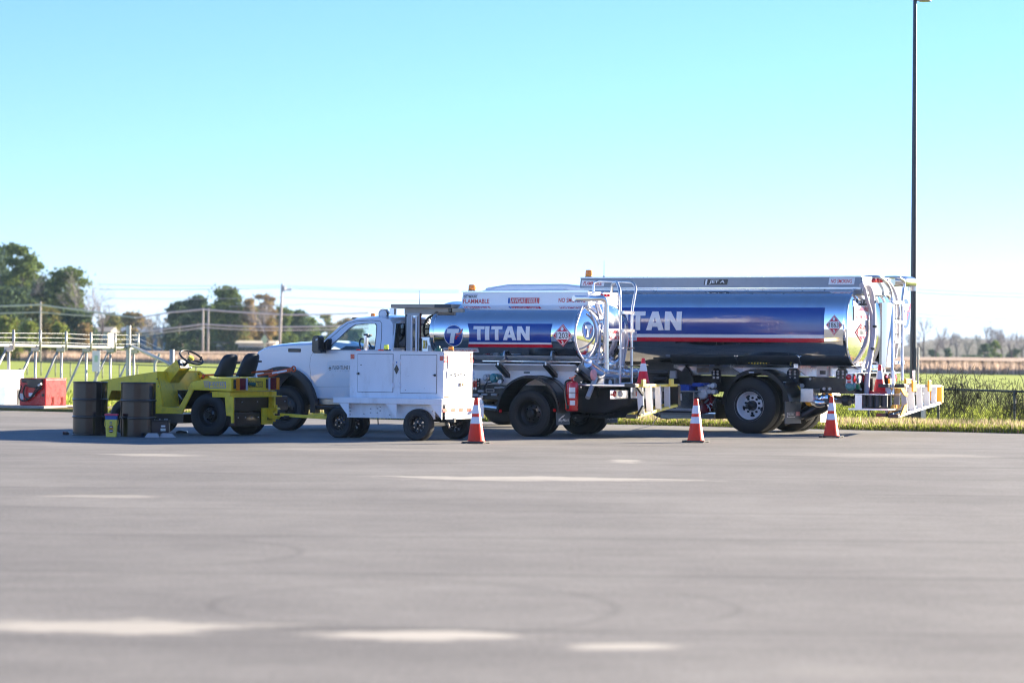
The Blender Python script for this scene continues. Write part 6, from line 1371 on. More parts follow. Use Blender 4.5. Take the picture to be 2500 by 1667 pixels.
for x, y, s in ((515, 747, .009), (965, 855, .004), (940, 988, .006), (1120, 972, .004), (560, 1010, .003)): h = PC(x, y, VBc - .012); mk.box(h[0] - s * 1.6, h[0] + s * 1.6, VBc - .0105, VBc - .0095, h[1] - s * .6, h[1] + s * .6)
obj('paint_chips', mk, M['black'], C_)['kind'] = 'stuff'
h = PC(856, 790, VBc); obj('diamond_vent', MB().prism([(h[0], h[1] - .075), (h[0] + .042, h[1]), (h[0], h[1] + .075), (h[0] - .042, h[1])], VBc - .012, VBc), M['black'], C_)
h = PC(856, 722, VBc); obj('small_badge', MB().prism([(h[0], h[1] - .025), (h[0] + .012, h[1] + .01), (h[0] - .012, h[1] + .01)], VBc - .004, VBc), M['vblue'], C_)
for x0, x1 in ((414, 454), (1268, 1305)): a, b = PC(x0, 703, VBc), PC(x1, 662 if x0 > 1000 else 645, VBc); obj('side_reflector', MB().box(a[0] + .004, b[0] - .004, VBc - .006, VBc - .0005, b[1] - .075, b[1]), M['redlens'], C_)
# deck
ud0, ud1 = PC(245, 1090, VD0)[0], PC(1288, 1110, VD0)[0]; zd1, zd0 = PC(1183, 1072, VD0)[1], PC(1183, 1128, VD0)[1]; wd1 = QC(1676, 1100, ud1)[0]
obj('deck', MB().box(ud0, ud1, VD0, wd1, zd0, zd1), M['white_worn'], C_, bevel=.008)
# end panel of the deck below the body: lit rear face
zr0 = fC.Q('3', 1300, 1270, ud1)[1]
obj('rear_panel', MB().box(ud1 - .02, ud1 - .004, VBc - .08, wb + .22, zr0, zd0 - .002), M['white_worn'], C_)
# skirt with brackets
zs0 = PC(600, 1252, .20)[1]; us0_, us1_ = PC(400, 1180, .2)[0], PC(1240, 1180, .2)[0]
obj('skirt', MB().box(us0_, us1_, .14, .155, zs0, zd0 - .002), M['white_worn'], C_)
obj('skirt', MB().box(us0_, us1_, wd1 - .24, wd1 - .225, zs0, zd0 - .002), M['white_worn'], C_)
obj('front_panel', MB().box(us0_, us0_ + .015, .156, wd1 - .241, zs0, zd0 - .002), M['white_worn'], C_)
for tri in (((300, 1104), (398, 1110), (404, 1250)), ((752, 1118), (858, 1125), (858, 1260)), ((1178, 1128), (1292, 1130), (1290, 1272))):
    p = [PC(x, y, VD0 + .02) for x, y in tri]; obj('bracket', MB().prism([p[0], (p[1][0], p[0][1]), p[2]], VD0 + .01, VD0 + .025), M['white_worn'], C_)
bl = MB()
for x, y in ((412, 1155), (412, 1190), (412, 1222), (608, 1166), (608, 1205), (673, 1163), (700, 1150), (673, 1205), (700, 1185), (838, 1155), (1200, 1190), (545, 1215), (790, 1225)):
    h = PC(x, y, .14); bl.cyl((h[0], .141, h[1]), (h[0], .125, h[1]), .011, n=6)
for x in (440, 530, 1285, 1265): 
    h = PC(x, 640 if x > 1000 else 1010, VBc); bl.cyl((h[0], VBc, h[1]), (h[0], VBc - .006, h[1]), .006, n=6)
obj('bolts', bl, M['grey'], C_)['kind'] = 'stuff'
# end face instruments
ue = ub1; E = lambda x, y: QC(x, y, ue + .004)
ep = obj('end_panel', MB().box(ub1 - .0, ub1 + .004, VBc + .004, wb - .004, E(1400, 798)[1], zbt - .004), M['white_worn'], C_)
e4 = lambda x0, y0, x1, y1: [E(x0, y1), E(x1, y1), E(x1, y0), E(x0, y0)]
obj('instrument_panel', MB().prismx(e4(1335, 806, 1532, 872), ub1 + .001, ub1 + .012), M['white'], C_)
obj('instrument_recess', MB().prismx(e4(1533, 800, 1578, 872), ub1 + .001, ub1 + .006), M['grey'], C_)
sk = MB()
for x, y in ((1372, 842), (1388, 838), (1410, 832), (1438, 845), (1468, 830), (1500, 842), (1408, 926), (1412, 852)): v, z = E(x, y); sk.cyl((ub1 + .01, v, z), (ub1 + .03, v, z), .010, n=8)
obj('switches', sk, M['black'], C_)['kind'] = 'stuff'
tape = []
for x0, y0, x1, y1 in ((1310, 630, 1336, 660), (1310, 664, 1338, 694), (1312, 700, 1350, 725), (1556, 632, 1580, 664), (1556, 668, 1580, 700), (1544, 700, 1582, 725)): tape.append((shp(e4(x0, y0, x1, y1)), M['conered']))
tape += [(shp(e4(1340, 648, 1545, 780)), M['gauge'])] + [(shp([tuple(p) for p in [E(1390 + 22 * math.cos(a), y + 16 * math.sin(a)) for a in [k * math.pi / 6 for k in range(12)]]]), M['grey']) for y in (682, 724, 762)] + [(shp(e4(1428, 655, 1470, 780)), M['grey'])]
decal('end_markings', tape, plane_u(ub1 + .005), C_, eps=.002)
decal('warning_text', [(warp4(text2d('WARNING HIGH VOLTAGE', 0, 0), *e4(1312, 905, 1445, 917)), M['cone']), (warp4(text2d('KEEP OFF', 0, 0), *e4(1345, 918, 1390, 940)), M['cone']), (shp(e4(1312, 1050, 1362, 1064)), M['cone']), (shp(e4(1312, 985, 1360, 1048)), M['vwhite']), (shp(e4(1312, 1068, 1362, 1115)), M['gauge'])], plane_u(ub1 + .001), C_, eps=.002)
# lower end cover, standing proud
lc = obj('end_cover', MB().prismx([E(1305, 1160), E(1572, 1165), E(1572, 878), E(1305, 880)], ub1 - .003, ub1 - .0005), M['white_worn'], C_)
v, z = E(1478, 934); obj('socket_box', MB().box(ub1, ub1 + .03, v - .07, v + .05, z - .03, z + .03), M['tan'], C_, bevel=.006); obj('socket', MB().cyl((ub1 + .03, v, z), (ub1 + .04, v, z), .018, n=12), M['lyellow'], C_)
# striped tape along the foot of the rear panel
E2 = lambda x, y: QC(x, y, ud1); L_ = []
zt_, zb_t = E2(1400, 1164)[1], E2(1400, 1194)[1]; vv0, vv1 = E2(1297, 1180)[0], E2(1564, 1180)[0]; nst = 7
tp = obj('tape_backing', MB().box(ud1 + .0005, ud1 + .004, vv0, vv1, zb_t, zt_), M['reflect'], C_)
for k in range(0, nst, 2): a = vv0 + (vv1 - vv0) * k / nst; b = vv0 + (vv1 - vv0) * (k + 1) / nst; L_.append((shp([(a, zb_t), (b, zb_t), (b, zt_), (a, zt_)]), M['cone']))
decal('striped_tape', L_, plane_u(ud1 + .0042), C_, eps=.001)
# things on top
u, z = PC(563, 600, .45); ex = obj('exhaust_stack', MB().lathe([(.036, 0), (.040, .02), (.037, .24), (.037, .26)], (u, .45, zbt), 'Z', 18), M['alu_b'], C_)
obj('rain_cap', MB().lathe([(0, .285), (.045, .28), (.048, .262), (.037, .25)], (u, .45, zbt), 'Z', 16).prism([(u + .03, zbt + .26), (u + .10, zbt + .275), (u + .10, zbt + .25), (u + .04, zbt + .22)], .42, .48), M['black'], ex)
u, z = PC(757, 600, .5); beacon(C_, u, .5, zbt, .042, .105, M['lime']); u, z = PC(712, 600, .5); obj('amber_marker', MB().box(u - .05, u + .04, .47, .53, zbt, zbt + .03), M['cone'], C_, bevel=.01)
u, z = PC(490, 600, .6); obj('amber_marker', MB().box(u - .03, u + .03, .57, .63, zbt, zbt + .03), M['cone'], C_, bevel=.01)
u, z = PC(1256, 600, .55); obj('fuel_cap', MB().lathe([(0, .09), (.02, .09), (.03, .07), (.028, .05), (.06, .045), (.065, 0)], (u, .55, zbt), 'Z', 16), M['dgreen'], C_)
u, z = PC(1375, 590, .75); beacon(C_, u, .75, zbt, .048, .085, M['amber'])
u, z = PC(885, 640, VBc); obj('lifting_eye', MB().torus((u, VBc + .1, zbt + .01), .018, .006, 'Y', 12, 6), M['grey'], C_)
# running gear
uf_, vf_ = None, None
g1_ = fC.Mi @ (Vector((*ground(824, 1068.6)[:2], 0)) - fC.o); g2_ = fC.Mi @ (Vector((*ground(857, 1067.0)[:2], 0)) - fC.o); g3_ = fC.Mi @ (Vector((*ground(1122, 1071.5)[:2], 0)) - fC.o)
ru = 0.0
wheel(C_, 0, 0, .262, .16, .155, 'spoke', yaw=0.0); wheel(C_, .0, 1.25, .262, .16, .155, 'spoke')
wheel(C_, g1_.x, g1_.y, .262, .17, .155, 'spoke', yaw=R(-4)); wheel(C_, g2_.x + .02, max(g1_.y + .35, g2_.y), .262, .17, .155, 'spoke', yaw=R(-4))
obj('axle', MB().box(-.03, .03, .16, 1.25, .22, .28).box(-.4, .5, .35, .41, .30, .36).box(-.4, .5, 1.0, 1.06, .30, .36), M['black'], C_)
obj('front_axle', MB().box(g1_.x - .03, g1_.x + .03, g1_.y + .15, g1_.y + .8, .22, .28).cyl((g1_.x, g1_.y + .4, .28), (g1_.x, g1_.y + .4, zs0 + .1), .06), M['black'], C_)
h = PC(1330, 1290, .35); obj('jack_leg', MB().tube([(h[0], .4, h[1]), (h[0] + .03, .4, h[1] - .10)], .016, 8), M['tan'], C_); h = PC(675, 1270, .3); obj('drain_tube', MB().cyl((h[0], .3, h[1] + .05), (h[0] + .01, .3, h[1] - .08), .010), M['black'], C_)
# yellow drawbar reaching forward to the tug's hook
hk = fC.P('T', 1320, 1155, .62); db1 = fC.P('2', 1385, 1280, .62)
dbm = MB(); hw = .026
dbm.add([(hk[0], .62 - hw, hk[1] - hw), (hk[0], .62 + hw, hk[1] - hw), (hk[0], .62 + hw, hk[1] + hw), (hk[0], .62 - hw, hk[1] + hw), (g1_.x + .1, .62 - hw, db1[1] - .02 - hw), (g1_.x + .1, .62 + hw, db1[1] - .02 - hw), (g1_.x + .1, .62 + hw, db1[1] - .02 + hw), (g1_.x + .1, .62 - hw, db1[1] - .02 + hw)],
        [(0, 1, 2, 3), (7, 6, 5, 4), (0, 4, 5, 1), (1, 5, 6, 2), (2, 6, 7, 3), (3, 7, 4, 0)])
db = obj('drawbar', dbm, M['ty'], C_, bevel=.004); hkp = hk
p = [fC.P('2', x, y, .66) for x, y in ((1200, 1262), (1350, 1240), (1395, 1250), (1395, 1275), (1290, 1280))]; obj('drawbar_spring', MB().prism(p, .66, .74), M['ty'], db)
h = fC.P('2', 1078, 1270, .6); obj('drawbar_grip', MB().cyl((h[0] - .05, .56, h[1]), (h[0] + .05, .56, h[1]), .014), M['black'], db)
obj('towing_eye', MB().torus((0, 0, 0), .045, .014, 'Z', 20).xf(Matrix.Translation((hk[0] - .05, .62, hk[1]))), M['maroon'], db)
# ================================================================ THE YELLOW TUG
gT = ground(506, 1064.0); fT = Frame(gT, -28)
T_ = thing('tow_tractor', 'yellow airport tow tractor with two black bucket seats and steering wheel, behind the black drums', 'tow tractor', (gT.x, gT.y, 0), R(-28))
PL = lambda x, y, v=.0: fT.P('L', x, y, v); PT = lambda x, y, v=.0: fT.P('T', x, y, v); P2 = lambda x, y, v=.0: fT.P('2', x, y, v)
WT = 1.30
wheel(T_, 0, .0, .362, .22, .20, 'solid'); wheel(T_, 0, WT - .22, .362, .22, .20, 'back')
uft = fT.P('s', 303, 1050, .05)[0]
wheel(T_, uft, .03, .30, .19, .16, 'solid'); wheel(T_, uft, WT - .22, .30, .19, .16, 'back')
obj('axles', MB().cyl((0, .2, .36), (0, WT - .2, .36), .06).cyl((uft, .2, .3), (uft, WT - .2, .3), .04).box(-.3, .3, .5, .8, .25, .5), M['black'], T_)
# near side plate: nose, footwell cut-out, rear slope
SV = .0
plate = [PL(*p) for p in ((205, 560), (1085, 410), (1085, 520), (1150, 730), (1165, 760), (1190, 1020), (1470, 1030), (1620, 740), (1700, 590), (2010, 515))]
rear_t = [PT(*p) for p in ((470, 508),)]
zU, zL = PT(430, 510)[1], PT(430, 750)[1]; uE = PT(478, 600)[0]
outl = [PL(205, 548), PL(640, 472), PL(1085, 405), PL(1100, 560), PL(1145, 725), PL(1185, 1018), PL(1470, 1028), PL(1640, 722)]
a_ = [PL(1650, 722), PL(1705, 590), PL(2000, 520), (uE, zU), (uE, zL), (PT(350, 745)[0], zL), PL(2060, 738), PL(1720, 722)]
low = [PL(1520, 1140), PL(1035, 1135), PL(1045, 760), PL(300, 735), PL(215, 960), PL(120, 900), PL(110, 560)]
side = outl + a_[0:0] + [PL(1725, 722)] + low
for sgn, nm in ((0, 'side_plate'), (1, 'side_plate')):
    y0, y1 = (SV, SV + .03) if not sgn else (WT - .03, WT)
    if sgn: pts = outl[:3] + [PL(1640, 722), PL(1725, 722)] + low
    else: pts = side
    obj(nm, MB().prism(pts, y0, y1), M['ty'], T_, bevel=.003)
rq = [PL(1640, 722), PL(1705, 590), PL(2000, 520), (uE, zU + .0), (uE, zL), PL(2060, 738), PL(1725, 724)]
rear = obj('rear_body', MB().prism(rq, -.002 - .03, WT), M['ty'], T_, bevel=.008)
sk4 = lambda x0, y0, x1, y1: [PL(x0, y1, -.03), PL(x1, y1, -.03), PL(x1, y0, -.03), PL(x0, y0, -.03)]
s2 = lambda x0, y0, x1, y1: [P2(x0, y1, -.034), P2(x1, y1, -.034), P2(x1, y0, -.034), P2(x0, y0, -.034)]
L_ = [(shp(s2(395, 967, 540, 1024)), M['purple']), (shp(s2(402, 971, 534, 1019)), M['ty']), (warp4(text2d('UNITED', .25, .015), *s2(405, 973, 532, 1000)), M['purple']), (warp4(text2d('TRACTOR', .2, .0), *s2(425, 1003, 525, 1016)), M['purple'])]
for k in range(8): L_.append((shp(s2(345 + k * 2, 962 + k * 7.4, 394, 965 + k * 7.4)), M['purple']))
decal('faded_lettering', L_, plane_v(-.0322), T_, eps=.0012)
# hood top and nose
hood = MB().prism([PL(205, 548), PL(640, 472), PL(1085, 405), PL(1085, 425), PL(640, 492), PL(205, 568)], .031, WT - .031); obj('hood', hood, M['ty'], T_)
obj('nose', MB().prism([PL(205, 568), PL(110, 575), PL(110, 900), PL(160, 910)], .031, WT - .031), M['ty'], T_, bevel=.01)
obj('bulkhead', MB().prism([PL(1085, 425), PL(1150, 730), PL(1190, 1018), PL(1160, 1018), PL(1060, 440)], .031, WT - .031), M['ty'], T_)
obj('floor', MB().prism([PL(1165, 1022), PL(1480, 1030), PL(1480, 1060), PL(1165, 1060)], .031, WT - .031), M['black'], T_)
obj('seat_bulkhead', MB().prism([PL(1470, 1028), PL(1640, 730), PL(1680, 730), PL(1510, 1028)], .031, WT - .031), M['black'], T_)
# raised far side rail plate seen over the footwell
fp = [fT.P('L', x, y, WT - .04) for x, y in ((1640, 385), (1850, 395), (1885, 450), (1890, 520), (1690, 585), (1640, 700), (1400, 700), (1440, 560))]
obj('far_guard', MB().prism(fp, WT - .05, WT - .035), M['ty'], T_)
# column box with instruments
v0_, v1_ = .30, .62
cq = [(1430, 200), (1490, 355), (1240, 690), (1150, 640), (1100, 520), (1205, 400)]
cf = [fT.P('L', x, y, v0_) for x, y in cq]
wv_ = fT.Q('L', 1665, 355, cf[1][0])[0]
v1_ = max(.5, min(.9, wv_)); obj('instrument_column', MB().prism([cf[0], cf[1], cf[2], (cf[3][0], cf[2][1]), cf[4], cf[5]], v0_, v1_), M['ty'], T_, bevel=.004)
p0, p1 = cf[0], cf[1]; n_ = Vector((p0[1] - p1[1], p1[0] - p0[0])).normalized(); n_ = n_ if n_.x > 0 else -n_
dsh = [p0, p1, (p1[0] + n_.x * .012, p1[1] + n_.y * .012), (p0[0] + n_.x * .012, p0[1] + n_.y * .012)]
dd = obj('dash_panel', MB().prism(dsh, v0_ + .01, v1_ - .01), M['black'], T_)
gm = MB()
for t, vv, r in ((.3, .25, .028), (.3, .55, .028), (.65, .3, .02), (.65, .6, .024), (.5, .85, .015)):
    c3 = Vector((p0[0] + (p1[0] - p0[0]) * t + n_.x * .013, v0_ + (v1_ - v0_) * vv, p0[1] + (p1[1] - p0[1]) * t + n_.y * .013)); gm.cyl(c3, c3 + Vector((n_.x, 0, n_.y)) * .006, r, n=14)
obj('dash_gauges', gm, M['gauge'], dd)['kind'] = 'stuff'
obj('green_edge', MB().prism([(p1[0], p1[1]), (p1[0] + .03, p1[1] + .03), (p1[0] + .04, p1[1])], v1_ - .02, v1_ + .01), M['green'], dd)
# steering wheel: a ring seen edge-on, tilted
cw = fT.P('L', 1690, 160, .46); sw = sub('steering_wheel', T_, (cw[0], .46, cw[1])); sw.rotation_euler = (R(8), R(33), 0)
obj('rim', MB().torus((0, 0, 0), .205, .017, 'Z', 40, 10), M['plastic'], sw)
spk = MB()
for k in range(3): a = k * 2.094 + .5; spk.tube([(math.cos(a) * .2, math.sin(a) * .2, 0), (math.cos(a) * .05, math.sin(a) * .05, -.03)], .011, 8)
obj('spokes', spk, M['plastic'], sw)['kind'] = 'stuff'
obj('hub', MB().lathe([(0, .02), (.045, .015), (.055, -.02), (.02, -.05)], (0, 0, 0), 'Z', 16), M['lyellow'], sw); obj('spinner_knob', MB().cyl((.12, .10, .01), (.12, .10, .06), .016).ball((.12, .10, .065), .02, n=10), M['plastic'], sw)
obj('steering_shaft', MB().tube([(cw[0] - .02, .46, cw[1] - .03), (cw[0] - .12, .46, cw[1] - .12), (p0[0], .46, p0[1] - .05)], .028, 10), M['black'], T_)
# seats
def bucket(reg, pts, v0, v1, name='seat_back'):
    q = [fT.P(reg, x, y, (v0 + v1) / 2) for x, y in pts]
    us = [p[0] for p in q]; z0, z1 = min(p[1] for p in q), max(p[1] for p in q); u0 = min(us)
    mb = MB(); N = 9; M_ = 20; vs = []
    for i in range(N + 1):
        t = i / N; z = z0 + (z1 - z0) * t; wv = (v1 - v0) * .5 * (1 - .16 * t - .42 * max(0, t - .72) ** 1.3 * 3); th = .10 * (1 - .30 * t) * (1 if t < .95 else .75); cu_ = u0 + .14 + .20 * t - .03 * t * t
        if i == N: wv *= .8
        for k in range(M_):
            a = 2 * math.pi * k / M_; c_, s_ = math.cos(a), math.sin(a); x = math.copysign(abs(c_) ** .6, c_) * th; y = math.copysign(abs(s_) ** .7, s_) * wv
            x -= .045 * abs(y / wv) ** 2
            vs.append((cu_ + x, (v0 + v1) / 2 + y, z))
    fs = [(i * M_ + k, i * M_ + (k + 1) % M_, (i + 1) * M_ + (k + 1) % M_, (i + 1) * M_ + k) for i in range(N) for k in range(M_)] + [tuple(range(M_))[::-1], tuple(range(N * M_, N * M_ + M_))]
    s_ = sub('seat', T_); o = obj(name, mb.add(vs, fs, 0, True), M['seat'], s_); o.modifiers.new('sub', 'SUBSURF').levels = 1; o.modifiers['sub'].render_levels = 1
    obj('seat_cushion', MB().box(u0 - .22, u0 + .14, v0 + .02, v1 - .02, z0 - .20, z0 - .06), M['seat'], s_, bevel=.04, bseg=3)
    obj('head_handle', MB().box(u0 + .405, u0 + .415, (v0 + v1) / 2 - .06, (v0 + v1) / 2 + .06, z1 - .16, z1 - .13), M['plastic'], s_)
bucket('T', [(215, 505), (580, 100)], .12, .56); bucket('T', [(595, 505), (955, 80)], .72, 1.16)
# rear: lamps, lettering, pillars, weights, coupling
uR0 = uE; QT = lambda x, y, u=None: fT.Q('T', x, y, uR0 if u is None else u)
def lampbox(x0, y0, x1, y1, flip):
    a, b = QT(x0, y1), QT(x1, y0); lb = obj('tail_lamp', MB().box(uR0, uR0 + .03, a[0], b[0], a[1], b[1]), M['black'], T_, bevel=.006)
    w_ = b[0] - a[0]; seg = [(.10, .34, 'amber'), (.34, .76, 'darkred'), (.80, .92, 'hose')]
    for s, e, m_ in seg:
        if flip: s, e = 1 - e, 1 - s
        obj('lens', MB().box(uR0 + .0305, uR0 + .036, a[0] + w_ * s, a[0] + w_ * e, a[1] + .025, b[1] - .025), M[m_], lb)
lampbox(495, 700, 735, 545, False); lampbox(1062, 692, 1290, 535, True)
q4 = lambda x0, y0, x1, y1: [QT(x0, y1), QT(x1, y1), QT(x1, y0), QT(x0, y0)]
decal('maker_lettering', [(shp(q4(765, 572, 1005, 680)), M['maroon']), (shp(q4(775, 580, 995, 672)), M['ty']), (warp4(text2d('UNITED', .2, .02), *q4(800, 583, 990, 635)), M['maroon']), (warp4(text2d('TRACTOR', .2, .02), *q4(820, 640, 985, 670)), M['maroon'])], plane_u(uR0 + .001), T_, eps=.0015)
v, z = QT(785, 630); obj('teal_plug', MB().cyl((uR0, v - .05, z + .01), (uR0 + .05, v + .07, z), .032, .035, 12), M['dgreen'], T_)
# shelf under the rear body
za_, zb_ = QT(700, 755)[1], QT(700, 832)[1]; uS = uR0 - .06
v_a, v_b = .0, fT.Q('T', 1250, 790, uS)[0]
obj('rear_shelf', MB().box(uR0 - .4, uS, .0, v_b, zb_, za_ - .002), M['ty'], T_, bevel=.006); obj('rear_shelf_lip', MB().box(uR0 - .4, uR0 + .02, -.0, v_b + .05, zb_ - .02, zb_ - .0005), M['ty'], T_, bevel=.004)
pl_ = [PT(345, 760), PT(438, 760), PT(438, 835), PT(490, 835), PT(490, 1300), PT(460, 1300), PT(455, 1180), PT(375, 1172)]
obj('rear_pillar', MB().prism(pl_, -.01, .04), M['ty'], T_, bevel=.004); obj('rear_pillar', MB().prism(pl_, WT - .04, WT), M['ty'], T_, bevel=.004)
obj('wheel_arch', MB().prism([PT(-60, 748), PT(345, 748), PT(345, 960), PT(300, 850), PT(150, 775), PT(-60, 770)], .25, .27), M['ty'], T_)
ug = uR0 - .10
# two stacked bumper cushions
z_t1, z_m, z_b1 = fT.Q('T', 700, 838, ug)[1], fT.Q('T', 700, 1105, ug)[1], fT.Q('T', 700, 1355, ug)[1]
vg0, vg1 = fT.Q('T', 500, 950, ug)[0], fT.Q('T', 1450, 900, ug)[0]
for k, (zt__, zb__, ve) in enumerate(((z_t1, z_m + .01, vg1), (z_m - .01, z_b1, fT.Q('T', 970, 1200, ug)[0]))):
    bb = obj('rubber_bumper', MB().prismz([(ug - .28, vg0 - .04), (ug - .08, vg0 - .04), (ug + .0, vg0 + .05), (ug + .0, ve), (ug - .28, ve)], zb__, zt__), M['black'], T_, bevel=.015)
    bl = MB()
    for t in (.12, .42, .68, .96): bl.cyl((ug, vg0 + .05 + (ve - vg0 - .1) * t, (zb__ + zt__) / 2 + .03), (ug + .012, vg0 + .05 + (ve - vg0 - .1) * t, (zb__ + zt__) / 2 + .03), .010, n=8)
    obj('bolts', bl, M['gauge'], bb)['kind'] = 'stuff'
uh = ug + .01
a, b = fT.Q('T', 975, 1325, uh), fT.Q('T', 1165, 1035, uh)
cp_ = obj('coupling_plate', MB().box(uh, uh + .03, a[0], b[0], a[1], b[1]), M['ty'], T_, bevel=.004)
hx, hz_ = fT.Q('T', 1200, 1120, uh + .12); hm = MB()
hm.prism([(uh + .03, hz_ + .07), (uh + .20, hz_ + .09), (uh + .23, hz_ + .06), (uh + .14, hz_ + .035), (uh + .12, hz_ + .0), (uh + .16, hz_ - .04), (uh + .24, hz_ - .06), (uh + .20, hz_ - .11), (uh + .06, hz_ - .10), (uh + .03, hz_ - .07)], hx - .05, hx + .05)
hm.cyl((uh + .17, hx, hz_ - .10), (uh + .17, hx, hz_ + .13), .02)
hk_ = obj('tow_hook', hm, M['ty'], cp_, bevel=.008); obj('pin_ring', MB().torus((uh + .06, hx, hz_ + .14), .032, .009, 'Y', 18, 8).cyl((uh + .07, hx, hz_ + .11), (uh + .12, hx, hz_ + .05), .01), M['ty'], cp_)
sl_ = MB(); 
for k in range(5): sl_.box(uh + .0305, uh + .033, a[0] + (b[0] - a[0]) * (.45 + .1 * k), a[0] + (b[0] - a[0]) * (.49 + .1 * k), a[1] + .07, a[1] + .12)
obj('grille_slots', sl_, M['black'], cp_)['kind'] = 'stuff'
# under-body tray
obj('under_body', MB().prism([PL(1035, 1140), PL(1520, 1145), PL(1510, 1305), PL(1040, 1305)], .06, WT - .06), M['black'], T_)
obj('under_body', MB().prism([PL(1525, 1145), PL(1660, 1060), PL(1900, 1100), PL(1900, 1250), PL(1520, 1300)], .30, WT - .3), M['dgrey'], T_)
obj('footwell_parts', MB().prism([PL(1200, 900, .5), PL(1260, 780, .5), PL(1400, 720, .5), PL(1600, 740, .5), PL(1560, 800, .5), PL(1480, 1000, .5), PL(1200, 1000, .5)], .5, .9), M['black'], T_)
h = PL(1470, 830, .2); obj('pedal_bar', MB().tube([(PL(1465, 800, .2)[0], .2, PL(1465, 800, .2)[1]), (PL(1530, 890, .2)[0], .2, PL(1530, 890, .2)[1])], .012, 8), M['grey'], T_)
bl = MB()
for x, y, v in ((1105, 530, .02), (1128, 663, .02), (1665, 458, 1.24), (1692, 472, 1.24), (1832, 450, 1.24), (1878, 515, 1.24)): h = fT.P('L', x, y, v); bl.cyl((h[0], v - .03, h[1]), (h[0], v, h[1]), .009, n=8)
obj('bolts', bl, M['black'], T_)['kind'] = 'stuff'
a = fT.P('T', 515, 510, .6); rag = obj('blue_rag', MB().prismz([(a[0] - .12, .3), (a[0] + .06, .28), (a[0] + .08, .62), (a[0] - .02, .72), (a[0] - .14, .6)], zU + .001, zU + .022), M['bluefib'], None, bevel=.008); rag.location = T_.location; rag.rotation_euler = T_.rotation_euler
tag(rag, 'crumpled blue rag on the yellow ledge behind the tug seats', 'rag')
# orange tow bar lying across the tug
ob_ = thing('tow_bar', 'orange aircraft tow bar lying over the yellow tug behind its seats', 'tow bar', (gT.x, gT.y, 0), R(-28))
def TP(x, y, v, reg='T'): p = fT.P(reg, x, y, v); return (p[0], v, p[1])
obj('bar_tube', MB().tube([TP(1890, 470, 1.0, 'L'), TP(0, 468, 1.0), TP(560, 445, .95), TP(1180, 385, .9)], .018, 10), M['orange'], ob_)
obj('bar_tube', MB().tube([TP(920, 470, .7), TP(1130, 440, .72), TP(1250, 400, .75)], .022, 10).tube([TP(1120, 488, .7), TP(1260, 450, .72)], .024, 8), M['orange'], ob_)
obj('bar_foot', MB().tube([TP(1895, 475, 1.0, 'L'), TP(1905, 520, 1.0, 'L')], .022, 8), M['orange'], ob_)
hd = [TP(x, y, .74) for x, y in ((1150, 440), (1250, 395), (1420, 355), (1560, 318), (1585, 350), (1575, 395), (1500, 415), (1270, 450), (1170, 478))]
obj('bar_head', MB().prism([(p[0], p[2]) for p in hd[:1] + hd[1:3] + [(TP(1470, 345, .74)), (TP(1470, 412, .74))] + hd[7:]], .72, .78), M['orange'], ob_, bevel=.004)
e = TP(1545, 360, .75); obj('bar_eye', MB().torus((e[0], .75, e[2]), .040, .013, 'Y', 24), M['orange'], ob_); obj('bar_head_link', MB().prism([(p[0], p[2]) for p in (TP(1465, 350, .75), TP(1520, 330, .75), TP(1525, 395, .75), TP(1465, 408, .75))], .735, .765), M['orange'], ob_)
wq = [TP(x, y, .715) for x, y in ((1170, 455), (1170, 420), (1425, 375), (1425, 405))]; obj('white_tape', MB().prism([(p[0], p[2]) for p in wq], .712, .7195), M['vwhite'], ob_)
wq = [TP(x, y, .71) for x, y in ((935, 430), (1050, 425), (1040, 440), (930, 462))]; obj('white_tape', MB().prism([(p[0], p[2]) for p in wq], .676, .680), M['vwhite'], ob_)
